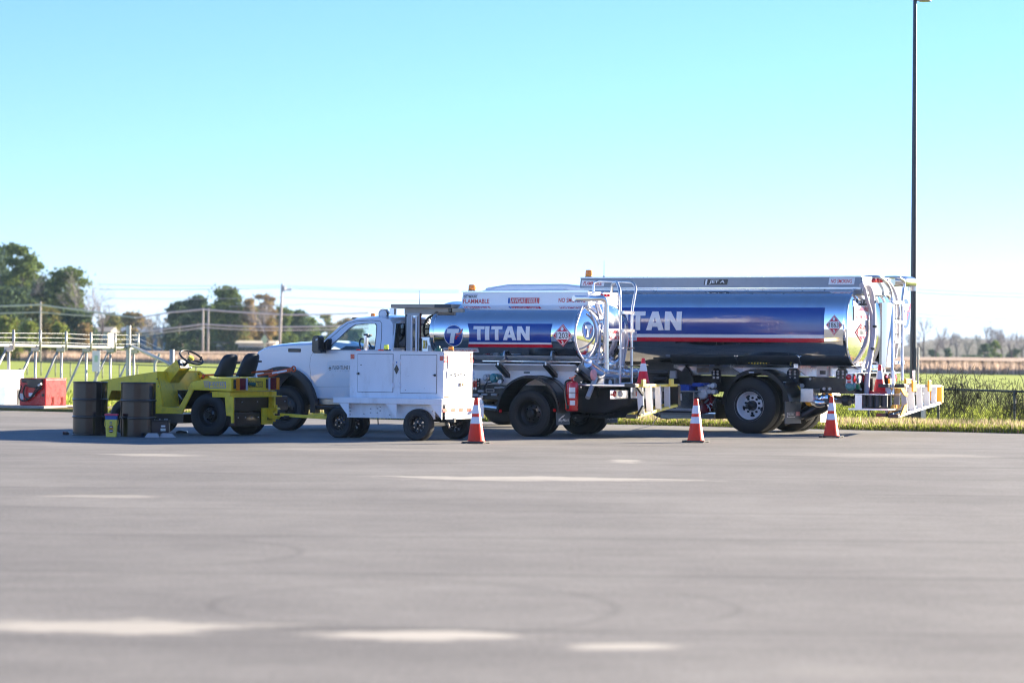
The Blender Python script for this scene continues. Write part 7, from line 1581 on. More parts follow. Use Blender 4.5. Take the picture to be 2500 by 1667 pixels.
# ================================================================ SMALL THINGS ON THE APRON
def cone(px, py, label, group='traffic cones standing on the apron', loc=None, rz=None, h=.71, base='black', name='traffic_cone', two=False):
    if loc is None: g = ground(px, py); loc = (g.x, g.y + .15, 0)
    t = thing(name, label, 'traffic cone', loc, R(-20) if rz is None else rz, group)
    bm_ = MB(); w_ = .185
    if base == 'black':
        bm_.prismz([(-w_, -w_ + .03), (-w_ + .03, -w_), (w_ - .03, -w_), (w_, -w_ + .03), (w_, w_ - .03), (w_ - .03, w_), (-w_ + .03, w_), (-w_, w_ - .03)], .012, .035)
        for sx_ in (-1, 1):
            for sy_ in (-1, 1): bm_.box(sx_ * .15 - .03, sx_ * .15 + .03, sy_ * .15 - .03, sy_ * .15 + .03, 0, .012)
        obj('base', bm_, M['black'], t)
        body = M['cone']
    else:
        bm_.prismz([(-w_, -w_ + .03), (-w_ + .03, -w_), (w_ - .03, -w_), (w_, -w_ + .03), (w_, w_ - .03), (w_ - .03, w_), (-w_ + .03, w_), (-w_, w_ - .03)], .0, .022); obj('base', bm_, M['conered'], t, bevel=.006)
        body = M['conered']
        if two: obj('second_base', MB().prismz([(-w_, -w_ + .03), (-w_ + .03, -w_), (w_ - .03, -w_), (w_, -w_ + .03), (w_, w_ - .03), (w_ - .03, w_), (-w_ + .03, w_), (-w_, w_ - .03)], .032, .054), M['conered'], t, bevel=.006)
    def rr(z): return .135 + (.030 - .135) * (z - .03) / (h - .03)
    pf = [(rr(.03) + .012, .034), (rr(.05), .055), (rr(h - .035), h - .035), (rr(h - .035) + .004, h - .03), (rr(h) + .002, h - .006), (rr(h) - .006, h), (.012, h - .002)]
    obj('cone_body', MB().lathe(pf, (0, 0, 0), 'Z', 32), body, t)
    bands = ((.845, .655), (.585, .435)) if base == 'black' else ((.80, .50),)
    for b1, b0 in bands: z0, z1 = h * b0, h * b1; obj('reflective_collar', MB().lathe([(rr(z0) + .0015, z0), (rr(z0) + .003, z0 + .003), (rr(z1) + .003, z1 - .003), (rr(z1) + .0015, z1)], (0, 0, 0), 'Z', 32), M['reflect'], t)
    return t
cone(1162, 1082.6, 'orange cone with two white collars, in front of the white cart\'s right end')
cone(1700, 1080.5, 'orange cone with two white collars, left of the big truck\'s rear wheel')
cone(2032, 1068.6, 'orange cone with two white collars, behind the big truck\'s rear wheels')
def on(fr, p): q = fr.W(p); return (q.x, q.y, q.z)
# cone on the small tanker's deck
u_ = uD - .22; v_, _ = fA.Q('5', 648, 1015, u_); cone(0, 0, 'red cone with one white collar standing on the small tanker\'s rear deck', 'cones carried on the tank trucks', on(fA, (u_, v_, zD + .0)), R(-28), h=.56, base='red').scale = (.80,) * 3
u_ = uK - .30; v_ = fB.Q('7', 640, 1090, u_)[0]; cone(0, 0, 'two stacked red cones with one white collar on the big truck\'s rear deck', 'cones carried on the tank trucks', on(fB, (u_, v_, deckz)), R(-28), h=.62, base='red', two=True).scale = (.84,) * 3
# stepladders lying on their sides across the rear decks
def stepladder(fr, reg, u, top, bot, rungs, label, rail_m, cap, feet, depth=.07, brackets=(), back=True, hookm='yellow', capw=.0):
    """top/bot: photo pixels of the rails' ends (left, right) in the plane x=u; rungs: fractions along"""
    t = thing('stepladder', label, 'ladder', (fr.o.x, fr.o.y, 0), fr.a)
    q = lambda x, y, uu=u: (lambda p: Vector((uu, p[0], p[1])))(fr.Q(reg, x, y, uu))
    A0, A1, B0, B1 = q(*top[0]), q(*top[1]), q(*bot[0]), q(*bot[1])
    def bar(a, b, w_, d0, d1, m_, nm, par=t):
        dr = (b - a).normalized(); nn = Vector((0, -dr.z, dr.y)) * w_ / 2
        vs = [(u + d0, *(a - nn)[1:]), (u + d0, *(a + nn)[1:]), (u + d0, *(b + nn)[1:]), (u + d0, *(b - nn)[1:]), (u + d1, *(a - nn)[1:]), (u + d1, *(a + nn)[1:]), (u + d1, *(b + nn)[1:]), (u + d1, *(b - nn)[1:])]
        return obj(nm, MB().add(vs, [(0, 1, 2, 3), (7, 6, 5, 4), (0, 4, 5, 1), (1, 5, 6, 2), (2, 6, 7, 3), (3, 7, 4, 0)]), m_, par, bevel=.003)
    bar(A0, A1, .045, 0, .075, rail_m, 'side_rail'); bar(B0, B1, .045, 0, .075, rail_m, 'side_rail')
    for f in rungs:
        a, b = A0.lerp(A1, f[0]), B0.lerp(B1, f[1]); bar(a, b, .020, -.015, .09, M['reflect'], 'tread'); 
        w2 = .085; a2, b2 = a + Vector((0, w2 / 2 + .01, 0)), b + Vector((0, w2 / 2 + .01, 0)); bar(a2, b2, w2, -.028, -.018, M['gauge'], 'tread_face')
    if back:   # rear legs folded behind
        o_ = Vector((-.10, -.04, -.0)); bar(A0 + o_, A1 + o_, .035, -.10, -.06, M['bluefib'] if rail_m != M['lyellow'] else M['lyellow'], 'rear_leg'); bar(B0 + o_ + Vector((0, 0, .03)), B1 + o_ + Vector((0, 0, .03)), .035, -.10, -.06, M['bluefib'] if rail_m != M['lyellow'] else M['lyellow'], 'rear_leg')
        for f in rungs[1:]: a, b = A0.lerp(A1, f[0] + .04) + o_, B0.lerp(B1, f[1] + .04) + o_; bar(a, b, .02, -.09, -.07, M['gauge'], 'rear_brace')
    for p in (A0, B0): obj('foot', MB().box(u - .11, u + .085, p.y - .09, p.y + .01, p.z - .032, p.z + .032), M['black'], t, bevel=.008)
    bar(A0.lerp(A1, 1.0) + Vector((0, .03, 0)), B0.lerp(B1, 1.0) + Vector((0, .03, 0)), .10 + capw, -.11, .09, cap, 'top_cap')
    return t, q, bar, (A0, A1, B0, B1)
uLA = uD + .04
lt, q, bar, C4_ = stepladder(fA, '5', uLA, ((560, 1026), (905, 1024)), ((570, 1283), (905, 1190)), ((.12, .14), (.32, .34), (.55, .56), (.78, .78)), 'yellow railed stepladder lying on its side across the small tanker\'s rear', M['lyellow'], M['black'], M['black'], hookm='lyellow')
for (x0, y0, x1, y1) in ((635, 975, 660, 1038), (865, 970, 893, 1033)): a, b = q(x0, y1, uLA + .09), q(x1, y0, uLA + .09); obj('ladder_hook', MB().box(uLA + .078, uLA + .12, a.y, b.y, a.z, b.z), M['lyellow'], lt, bevel=.008)
pp_ = [q(548, 1040), q(572, 1040), q(605, 1095), q(600, 1112)]; obj('corner_brace', MB().prismx([(p.y, p.z) for p in pp_], uLA + .08, uLA + .12), M['black'], lt)
pp_ = [q(560, 1260), q(600, 1190), q(606, 1210), q(575, 1282)]; obj('corner_brace', MB().prismx([(p.y, p.z) for p in pp_], uLA + .08, uLA + .12), M['black'], lt)
uLB = uK + .05
lt, q, bar, C4_ = stepladder(fB, '7', uLB, ((820, 1027), (1120, 1029)), ((770, 1281), (1122, 1168)), ((.0, .18), (.20, .34), (.42, .52), (.63, .70), (.85, .86)), 'white railed stepladder lying on its side, outermost across the big truck\'s rear', M['reflect'], M['yellow'], M['yellow'])
# the near end of the two ladders: yellow knee plates
for j, (pts, du) in enumerate(((((690, 1045), (800, 1045), (830, 1090), (828, 1120), (800, 1105), (770, 1048)), .08), (((770, 1275), (805, 1190), (826, 1180), (828, 1215), (800, 1270)), .08))):
    pp_ = [q(*p) for p in pts]; obj('knee_plate', MB().prismx([(p.y, p.z) for p in pp_], uLB + .078, uLB + .10), M['yellow'], lt)
for (x0, y0, x1, y1) in ((905, 985, 935, 1078), (1038, 982, 1060, 1075)): a, b = q(x0, y1, uLB + .1), q(x1, y0, uLB + .1); obj('ladder_hook', MB().box(uLB + .095, uLB + .13, a.y, b.y, a.z, b.z), M['yellow'], lt, bevel=.012)
hcap = q(1112, 1100); hb = MB()
for y in (1105, 1150): p = q(1108, y, uLB + .092); hb.cyl((uLB + .0905, p.y, p.z), (uLB + .098, p.y, p.z), .028, n=14)
obj('cap_holes', hb, M['white'], lt)['kind'] = 'stuff'
uLC = uLB - .20
l2_, q2, bar2, C5_ = stepladder(fB, '7', uLC, ((690, 1027), (1080, 1030)), ((672, 1270), (1080, 1190)), ((.02, .06), (.20, .22), (.45, .48), (.7, .72)), 'blue and yellow stepladder lying behind the white railed one', M['bluefib'], M['yellow'], M['yellow'], back=False)
for pts in (((690, 1045), (770, 1045), (762, 1110), (720, 1110)), ((672, 1262), (700, 1185), (775, 1185), (765, 1262))): pp_ = [q2(*p) for p in pts]; obj('knee_plate', MB().prismx([(p.y, p.z) for p in pp_], uLC + .078, uLC + .10), M['yellow'], l2_)
for (x0, y0, x1, y1) in ((725, 968, 775, 1015), (860, 968, 905, 1012)): a, b = q2(x0, y1, uLC), q2(x1, y0, uLC); obj('upper_bracket', MB().box(uLC - .04, uLC + .0, a.y, b.y, a.z, b.z), M['yellow'], l2_, bevel=.01)
# fire extinguisher in its bracket on the small tanker
u, z0 = fA.P('4', 1162, 1222, -.02); z1 = fA.P('4', 1162, 965, -.02)[1]; rE = .105
p = fA.W((u + .02, .10, 0)); ex_ = thing('fire_extinguisher', 'red fire extinguisher strapped behind the small tanker\'s rear wheel', 'fire extinguisher', (p.x, p.y, z0), R(-28)); hE = z1 - z0
obj('cylinder', MB().lathe([(0, 0), (rE * .92, 0), (rE, .02), (rE, hE - .06), (rE * .9, hE - .02), (rE * .6, hE), (.03, hE + .015), (0, hE + .015)], (0, 0, 0), 'Z', 28), M['red'], ex_)
obj('valve', MB().cyl((0, 0, hE + .01), (0, 0, hE + .05), .022).box(-.06, .03, -.012, .012, hE + .05, hE + .07).prism([(-.01, hE + .07), (.06, hE + .10), (.06, hE + .085), (.0, hE + .05)], -.012, .012), M['red'], ex_)
obj('hose', MB().tube([(-.02, -.02, hE + .03), (-.10, -.06, hE + .0), (-.10, -.09, hE - .15), (-.07, -.10, hE - .32), (-.02, -.115, hE - .48), (-.01, -.115, .10)], .016, 8, bend=.06), M['black'], ex_)
lbv = [(rE * 1.004 * math.sin(a), -rE * 1.004 * math.cos(a), z) for z in (hE - .28, hE - .10) for a in [R(-5 + 10 * k) for k in range(7)]]
obj('label', MB().add(lbv, [(k, k + 1, k + 8, k + 7) for k in range(6)], 0, True), M['vwhite'], ex_); lbv = [(rE * 1.004 * math.sin(a), -rE * 1.004 * math.cos(a), z) for z in (hE - .40, hE - .32) for a in [R(5 + 10 * k) for k in range(6)]]
obj('label', MB().add(lbv, [(k, k + 1, k + 7, k + 6) for k in range(5)], 0, True), M['vwhite'], ex_)
obj('strap', MB().torus((0, 0, hE * .62), rE + .004, .006, 'Z', 24, 6), M['maroon'], ex_); obj('bracket', MB().box(-.13, -.10, .0, .10, .02, hE - .02), M['red'], ex_)
# drums
def drum(px, py, label):
    g = ground(px, py); t = thing('oil_drum', label, 'drum', (g.x, g.y + .29, 0), R(20), 'black steel drums'); r = .286; H = .885; pf = [(0, .012), (r - .012, .012), (r - .004, 0), (r + .004, .004), (r + .004, .016), (r, .022)]
    for zc in (.305, .59): pf += [(r, zc - .020), (r + .011, zc - .012), (r + .014, zc), (r + .011, zc + .012), (r, zc + .020)]
    pf += [(r, H - .022), (r + .004, H - .016), (r + .005, H - .002), (r - .003, H), (r - .012, H - .014), (0, H - .014)]
    obj('shell', MB().lathe(pf, (0, 0, 0), 'Z', 56), M['drum'], t); obj('bung', MB().cyl((.15, 0, H - .014), (.15, 0, H - .002), .03, n=10).cyl((-.16, 0, H - .014), (-.16, 0, H - .004), .018, n=10), M['grey'], t); return t
drum(213.5, 1063.0, 'black steel drum, left of the yellow pail'); drum(331.5, 1066.6, 'black steel drum, right of the yellow pail')
# pail
g = ground(270, 1066.3); pt_ = thing('pail', 'square yellow pail with blue band and pink lid between the two drums', 'bucket', (g.x, g.y + .10, 0), R(3)); w0, w1, hp = .082, .100, .375
def fr_(w, z, n=5):
    c_ = .02; pts = []
    for sx_, sy_, a0 in ((1, 1, 0), (-1, 1, 90), (-1, -1, 180), (1, -1, 270)):
        for k in range(n): a = R(a0 + 90 * k / (n - 1)); pts.append((sx_ * (w - c_) + c_ * math.cos(a), sy_ * (w - c_) + c_ * math.sin(a), z))
    return pts
def frust(levels):
    vs = []; 
    for w_, z in levels: vs += fr_(w_, z)
    m = 20; n_ = len(levels); fs = [(i * m + k, i * m + (k + 1) % m, (i + 1) * m + (k + 1) % m, (i + 1) * m + k) for i in range(n_ - 1) for k in range(m)] + [tuple(range(m))[::-1], tuple(range((n_ - 1) * m, n_ * m))]
    return MB().add(vs, fs)
obj('pail_body', frust([(w0, 0), (w0 + .002, .01), (w1 - .006, hp * .75)]), M['paily'], pt_); obj('blue_band', frust([(w1 - .006, hp * .75), (w1 - .003, hp * .92)]), M['pailb'], pt_); obj('lid', frust([(w1 + .006, hp * .92), (w1 + .008, hp * .93), (w1 + .008, hp * .985), (w1 + .002, hp)]), M['pailp'], pt_, bevel=.003)
obj('handle', MB().tube([(-w1 - .006, 0, hp * .72), (-w1 - .01, -.06, hp * .45), (-w1 * .5, -w1 - .02, hp * .36), (w1 * .5, -w1 - .02, hp * .36), (w1 + .01, -.06, hp * .5), (w1 + .006, 0, hp * .72)], .004, 6, bend=.05), M['lyellow'], pt_)
decal('pail_print', [(ell(.0, hp * .40, .036, .040), M['maroon']), (fit(blk, -.038, .034, hp * .33, hp * .38), M['yellow']), (fit(text2d('DEX', .1, .02), -.024, .022, hp * .41, hp * .46), M['vwhite']), (ell(.002, hp * .26, .034, .030), M['maroon']), (fit(text2d('SALT', .1, .02), -.028, .03, hp * .235, hp * .29), M['vwhite']),
                     (fit(text2d('NEW', 0, .0), -.022, .016, hp * .62, hp * .66), M['pailb']), (fit(text2d('LARGE', 0, .0), -.024, .02, hp * .56, hp * .60), M['pailb'])] if False else
      [(ell(.0, hp * .40, .036, .040), M['maroon']), (fit(blk, -.038, .034, hp * .33, hp * .38), M['yellow']), (fit(blk, -.022, .022, hp * .42, hp * .45), M['vwhite']), (ell(.002, hp * .26, .034, .030), M['maroon']), (fit(blk, -.026, .028, hp * .245, hp * .285), M['vwhite']), (fit(blk, -.022, .016, hp * .62, hp * .65), M['pailb']), (fit(blk, -.024, .02, hp * .56, hp * .59), M['pailb'])], plane_v(-w1 + .003), pt_)
# black case on wedge chocks
g = ground(388, 1066.5); fc_ = Frame((g.x, g.y), 0)
cs_ = thing('battery', 'black battery box with white labels beside the right drum', 'battery', (g.x, g.y + .12, .0), 0); wB = .155
obj('case', MB().box(-wB, wB, -.10, .10, .055, .255), M['black'], cs_, bevel=.01); obj('case_lid', MB().box(-wB - .005, wB + .005, -.105, .105, .256, .275), M['black'], cs_, bevel=.006)
for x in (-.09, .0, .085, .12): obj('terminal', MB().cyl((x, -.04, .275), (x, -.04, .297), .012, n=10), M['grey'], cs_)
decal('battery_labels', [(fit(blk, .03, .10, .165, .19), M['vwhite']), (fit(blk, .025, .105, .10, .14), M['vwhite']), (fit(text2d('BATTERY', 0, .01), .032, .098, .11, .13), M['green'])], plane_v(-.101), cs_)
for i, (px, lb) in enumerate(((371, 'left aluminium wheel chock under the black battery'), (409, 'right aluminium wheel chock under the black battery'))):
    g = ground(px, 1067.8); ch = MB().prism([(-.12, 0), (.12, 0), (.085, .07), (-.07, .07)] if i == 0 else [(-.13, 0), (.13, 0), (.07, .07), (-.09, .07)], -.06, .06); o = obj('wheel_chock', ch, M['grey'], None, bevel=.004); o.location = (g.x, g.y + .03, 0); tag(o, lb, 'wheel chock', 'aluminium wheel chocks')
g = ground(444, 1056.8); o = obj('rubber_chock', MB().prism([(-.10, 0), (.10, 0), (.09, .035), (-.02, .05), (-.09, .03)], -.05, .05), M['black'], None, bevel=.008); o.location = (g.x, g.y, 0); tag(o, 'small black rubber chock on the ground behind the tug\'s front wheel', 'wheel chock')
g = ground(160, 1061); o = obj('rubber_block', MB().box(-.05, .05, -.05, .05, 0, .05), M['black'], None, bevel=.008); o.location = (g.x, g.y + .05, 0); tag(o, 'small black rubber block at the foot of the left drum', 'block')
# ================================================================ LAMP POLE, FENCES, PAD
Yp = 60.5; g = atY(2229, 1000, Yp); lp = thing('lamp_pole', 'tall dark lamp pole rising past the top of the photo at the right', 'lamp post', (g.x, Yp, .0), 0)
tx = atY(2233.8, 30, Yp); wdt = .150 / 2; zt_p = atY(2233, -40, Yp).z
obj('pole', MB().tube([(0, 0, -.1), (tx.x - g.x, 0, tx.z), ((tx.x - g.x) * zt_p / tx.z, 0, zt_p)], [.072, .040, .036], 20) if False else MB().cyl((0, 0, 0), ((tx.x - g.x) * zt_p / tx.z, 0, zt_p), .072, .038, 20), M['polepaint'], lp)
bx_ = atY(2210, 1011, Yp - .35); bx2 = atY(2240, 1036, Yp - .35)
obj('base_cover', MB().prism([(-.15, .0), (.14, .0), (.14, .30), (-.15, .30)], -.18, .16), M['polepaint'], lp, bevel=.01)
obj('base_cover', MB().box(.142, .22, -.16, .14, .0, .30), M['white_worn'], lp, bevel=.008)
hz = atY(2240, 4, Yp).z; xx = tx.x - g.x
obj('lamp_head', MB().lathe([(0, .10), (.10, .09), (.135, .04), (.14, .0), (.12, -.01)], (xx + .20, -.05, hz), 'Z', 22), M['tan'], lp); obj('lamp_lens', MB().lathe([(0, -.012), (.11, -.010)], (xx + .20, -.05, hz), 'Z', 20), M['black'], lp)
obj('lamp_arm', MB().box(xx + .03, xx + .09, -.08, -.02, hz, hz + .14).box(xx - .08, xx - .03, -.05, .02, hz + .02, hz + .06), M['tan'], lp)
zc_ = atY(2225, 930, Yp).z; cn2 = MB().cyl((.095, -.02, .0), (.095, -.02, 1.6), .022); obj('conduit', cn2, M['galv'], lp)
u_post = atY(2250, 1030, Yp + .2); o = obj('conduit_post', MB().box(-.05, .05, -.04, .04, -.05, .62), M['galv'], None, bevel=.004); o.location = (atY(2256, 1030, Yp).x, Yp + .1, 0); tag(o, 'short grey post just right of the lamp pole\'s foot', 'post')
o = obj('marker_stake', MB().cyl((0, 0, -.05), (.05, 0, .75), .012, .010, 8), M['galv'], None); o.location = (atY(2250, 930, Yp + 1).x, Yp + 1, 0); tag(o, 'thin leaning stake sticking up beyond the stepladder\'s end', 'stake')
# chain link fence, right to far left
def f_pt(x, y, z=.72):
    Y = 60.0
    for _ in range(20):
        p = atY(x, y, Y); Y += (p.z - z) * -400 * 0 
        break
    o, d = ray(x, y); t = (z - o.z) / d.z; return o + d * t
FA, FB = f_pt(2560, 957.8), f_pt(290, 889.5); dirF = (FB - FA).normalized(); LF = (FB - FA).length
fn = thing('chain_link_fence', 'low dark chain link fence running from the right edge far back to the left', 'fence', (FA.x, FA.y, 0), math.atan2(dirF.y, dirF.x))
zR = .72; darkw = mat('dark fence wire', (.045, .05, .04), .6, .3, var=.1); galvd = mat('dull fence post', (.12, .13, .12), .6, .4, var=.1)
obj('top_rail', MB().tube([(0, 0, zR), (LF * .5, 0, zR), (LF * 1.25, 0, zR)], .024, 8), galvd, fn)
for k in range(34):
    if k * 3.0 < LF * 1.25: obj('post', MB().cyl((k * 3.0 + 1.2, .03, -.3), (k * 3.0 + 1.2, .03, zR + .03), .028, n=8), galvd, fn)
mw = MB(); s_ = .075; z0f, z1f = -.25, zR; x = -.0
def wire_seg(mb, a, b, r=.0048):
    a, b = Vector(a), Vector(b); n1 = Vector((0, 1, 0)) * r; d = (b - a).normalized(); n2 = d.cross(Vector((0, 1, 0))) * r
    mb.add([a + n2, a - n2, b - n2, b + n2], [(0, 1, 2, 3)]); mb.add([a + n1, a - n1, b - n1, b + n1], [(0, 1, 2, 3)])
hgt = z1f - z0f
while x < 26:
    wire_seg(mw, (x, 0, z0f), (x + hgt, 0, z1f)); wire_seg(mw, (x + hgt, 0, z0f), (x, 0, z1f)); x += s_ if x < 14 else .15
m_ = obj('wire_mesh', mw, darkw, fn); m_['kind'] = 'stuff'
# vines over the right part of it
rnd = random.Random(33); vn = MB(); centers = [(rnd.uniform(-.5, 7.0), rnd.uniform(.25, .85), rnd.uniform(.15, .5)) for _ in range(44)]
for _ in range(3000):
    cx_, cz_, cr_ = rnd.choice(centers); p = Vector((cx_ + rnd.gauss(0, cr_), rnd.gauss(0, .05), cz_ + rnd.gauss(0, cr_ * .5))); 
    if p.z > 1.08 or p.z < -.1: continue
    a = rnd.uniform(-2.6, -.4) if rnd.random() < .6 else rnd.uniform(0, 6.28); pts = [p]; 
    for k in range(rnd.randint(2, 5)): a += rnd.gauss(0, .6); p = p + Vector((math.cos(a), rnd.gauss(0, .2), math.sin(a))) * rnd.uniform(.03, .09); pts.append(p)
    vn.tube(pts, rnd.choice((.003, .004, .006)), 3, caps=False)
for _ in range(260):
    cx_, cz_, cr_ = rnd.choice(centers); p = Vector((cx_ + rnd.gauss(0, cr_), rnd.gauss(0, .06), min(1.08, cz_ + abs(rnd.gauss(0, cr_ * .4))))); s2_ = rnd.uniform(.006, .012); a = Vector((rnd.gauss(0, 1), rnd.gauss(0, 1), rnd.gauss(0, 1))).normalized() * s2_; b = a.orthogonal().normalized() * s2_
    vn.add([p - a, p + b, p + a, p - b], [(0, 1, 2, 3)])
vo = obj('vines', vn, mat('dead vine', (.020, .022, .016), .9, var=.3)); vo.location = fn.location; vo.rotation_euler = fn.rotation_euler; tag(vo, 'tangled dark dead vines on the chain link fence at the right', 'vines', kind='stuff')
for px, h in ((2092, .45), (2048, .35), (2140, .3)):
    g = ground(px, 1034); wd_ = MB(); rr_ = random.Random(px)
    for k in range(9): a = rr_.gauss(0, .35); wd_.tube([(0, 0, 0), (a * h * .5, 0, h * .5 * rr_.uniform(.8, 1.2)), (a * h, 0, h * rr_.uniform(.8, 1.1))], .004, 4)
    o = obj('dead_weed', wd_, M['black'] if False else MATS['dead vine'], None); o.location = (g.x, g.y + .4, .03); tag(o, {2092: 'tallest dark dead weed left of the lamp pole', 2048: 'small dead weed beside the sunlit cream mud flap', 2140: 'small dead weed under the white stepladder'}[px], 'weed')
# concrete pad with the red and the cream unit, at the left
gk = ground(107, 1003.5); fK = Frame(gk, -28)
pad = obj('concrete_pad', MB().box(-12, 0, 0, 1.7, -.02, .115), M['concrete'], None, bevel=.01); pad.location = (gk.x, gk.y, 0); pad.rotation_euler.z = R(-28); pad['kind'] = 'structure'
pad2 = obj('concrete_pad', MB().box(0.004, 2.2, .9, 1.6, -.02, .095), M['concrete'], None, bevel=.01); pad2.location = (gk.x, gk.y, 0); pad2.rotation_euler.z = R(-28); pad2['kind'] = 'structure'
PH = lambda x, y, v=.25: fK.P('H', x, y, v)
def K3(o): o.location = (gk.x, gk.y, 0); o.rotation_euler.z = R(-28); return o
ru0, ru1 = PH(462, 1200, .25)[0], PH(1085, 1200, .25)[0]; zR1 = PH(1085, 640, .25)[1]; wR = fK.Q('H', 1588, 1000, ru1)[0]
rdt = K3(thing('red_tank', 'red fuel tank box with black hoses on the concrete pad', 'fuel tank', (0, 0, 0)))
obj('shell', MB().box(ru0, ru1, .25, wR, .116, zR1), M['red'], rdt, bevel=.02)
obj('lid', MB().box(ru0 - .005, ru1 + .008, .245, wR + .005, zR1, zR1 + .015), M['red'], rdt, bevel=.005)
sl_ = MB()
for x in (1245, 1462): p = fK.Q('H', x, 1280, ru1), fK.Q('H', x + 40, 1065, ru1); v0_ = p[0][0]; v1_ = p[1][0]; sl_.prismx([(v0_ - .05, p[0][1]), (v1_, p[0][1]), (v1_ + .02, p[1][1]), (v0_ - .02, p[1][1] + .0), (v0_ + .01, p[1][1] - .12), (v0_ - .01, p[0][1] + .08)], ru1 + .0005, ru1 + .006)
obj('slots', sl_, M['darkred'], rdt)['kind'] = 'stuff'
bk = [PH(x, y, .24) for x, y in ((540, 640), (1035, 640), (1030, 800), (960, 830), (880, 850), (720, 840), (680, 730), (560, 720))]; obj('pump_cover', MB().prism(bk, .17, .249), M['black'], rdt, bevel=.015)
hs_ = MB()
for pts in (((520, 800), (470, 950), (450, 1080), (520, 1160), (640, 1150), (760, 1080), (860, 960), (990, 830)), ((600, 800), (560, 960), (590, 1080), (660, 1120), (760, 1070), (850, 900), (940, 810)), ((600, 790), (700, 800), (870, 850), (1000, 870))):
    hs_.tube([(PH(x, y, .20)[0], .19, PH(x, y, .20)[1]) for x, y in pts], .018, 8, bend=.08)
obj('hoses', hs_, M['rubber'], rdt)['kind'] = 'stuff'
for x0, y0, x1, y1, nm in ((480, 980, 560, 1130, 'notice'), (690, 970, 825, 1050, 'notice')): a, b = PH(x0, y1, .248), PH(x1, y0, .248); obj(nm, MB().box(a[0], b[0], .243, .2495, a[1], b[1]), M['reflect'], rdt)
u, z = PH(1022, 1022, .24); obj('round_plug', MB().lathe([(0, -.02), (.03, -.02), (.035, 0)], (u, .25, z), 'Y', 14), M['black'], rdt); u, z = PH(960, 775, .15); obj('nozzle', MB().cyl((u - .05, .15, z - .02), (u + .04, .14, z + .02), .025), M['gauge'], rdt)
# cream unit further left
cu1_ = PH(-150, 1000, .05)[0]; QH = lambda x, y: fK.Q('H', x, y, cu1_); zC = QH(400, 430)[1]; vC = QH(575, 700)[0]
crm = K3(thing('cream_tank', 'pale cream metal cabinet at the left edge, beside the red tank', 'cabinet', (0, 0, 0)))
obj('shell', MB().box(cu1_ - 1.4, cu1_, .05, vC, .116, zC), M['white_worn'], crm, bevel=.02)
obj('lid', MB().box(cu1_ - 1.42, cu1_ + .01, .04, vC + .01, zC, zC + .012), M['grey'], crm)
p, q = QH(-150, 1285), QH(118, 830); obj('blue_hatch', MB().box(cu1_ + .001, cu1_ + .012, max(.06, p[0]), q[0], .13, q[1]), M['bluefib'], crm, bevel=.003)
p, q = QH(410, 1260), QH(470, 890); obj('dark_slot', MB().box(cu1_ + .001, cu1_ + .008, p[0], q[0], p[1], q[1]), M['black'], crm)
p, q = QH(250, 760), QH(440, 700); obj('panel_joint', MB().box(cu1_ + .001, cu1_ + .004, p[0], vC - .01, q[1] - .004, q[1] + .004), M['grey'], crm)
v_h = QH(525, 410)[0]; obj('hinge', MB().box(cu1_ - .05, cu1_ + .02, v_h - .06, v_h + .06, zC + .012, zC + .035), M['black'], crm)
# ---------------------------------------------------------------- rail fence with barbed wire at the left
rf = thing('rail_fence', 'pale pipe rail fence with slanting braces and barbed wire at the left', 'fence')
def RF(zx, zy, Y): p = atY(zx / 2.8, 540 + zy / 2.8, Y); return p
posts = [(-117, 60.0 + 5), (60, 67.5), (242, 70.2), (420, 72.9), (590, 75.6), (755, 78.3), (915, 81.0)]
rail_y = [845, 848, 851, 855, 859, 863, 868]; upx = [-85, 93, 275, 452, 622, 787, 945]; upt = [738, 741, 746, 752, 758, 764, 766]; brx = [(-150, 1010), (0, 960), (160, 1020), (312, 1075), (475, 1112), (645, 1095), (822, 1062)]; brt = [-130, 45, 230, 400, 580, 745, 905]
Rp = [RF(posts[i][0], rail_y[i], posts[i][1]) for i in range(7)]
obj('top_rail', MB().tube([Rp[0] + (Rp[0] - Rp[1])] + Rp, .038, 10), M['galv'], rf)
for i in range(7):
    Y = posts[i][1]; r_ = Rp[i]
    obj('post', MB().cyl((r_.x, Y, -.1), (r_.x, Y, r_.z - .06), .032, n=10), M['galv'], rf)
    t_ = RF(upx[i], upt[i], Y); b_ = RF(upx[i], rail_y[i] + 30, Y); obj('wire_arm', MB().cyl(t_, b_, .030, n=8), M['galv'], rf)
    a_ = RF(brt[i], rail_y[i] + 22, Y); c_ = RF(brx[i][0], brx[i][1], Y - .2); d_ = (c_ - a_); e_ = a_ + d_ * ((a_.z + .1) / max(.2, (a_.z - c_.z))); obj('brace', MB().cyl(a_, e_, .031, n=8), M['galv'], rf)
    k_ = RF((brt[i] + posts[i][0]) / 2, rail_y[i] + 12, Y); obj('clamp', MB().box(k_.x - .08, k_.x + .12, Y - .05, Y + .05, k_.z - .10, k_.z + .04), M['galv'], rf, bevel=.02)
for h in (770, 800, 832):
    pts = [RF(-117 + (915 + 117) * k / 6 + 30, h + (8 if k > 3 else 0) - (6 - k), posts[k][1]) for k in range(7)]
    o = obj('barbed_wire', MB().tube(pts, .006, 4), M['wire'], rf)
tp_ = obj('tall_post', MB().cyl((RF(878, 900, 80).x, 80, -.1), (RF(878, 900, 80).x, 80, RF(878, 712, 80).z), .065, n=12), M['galv'], rf)
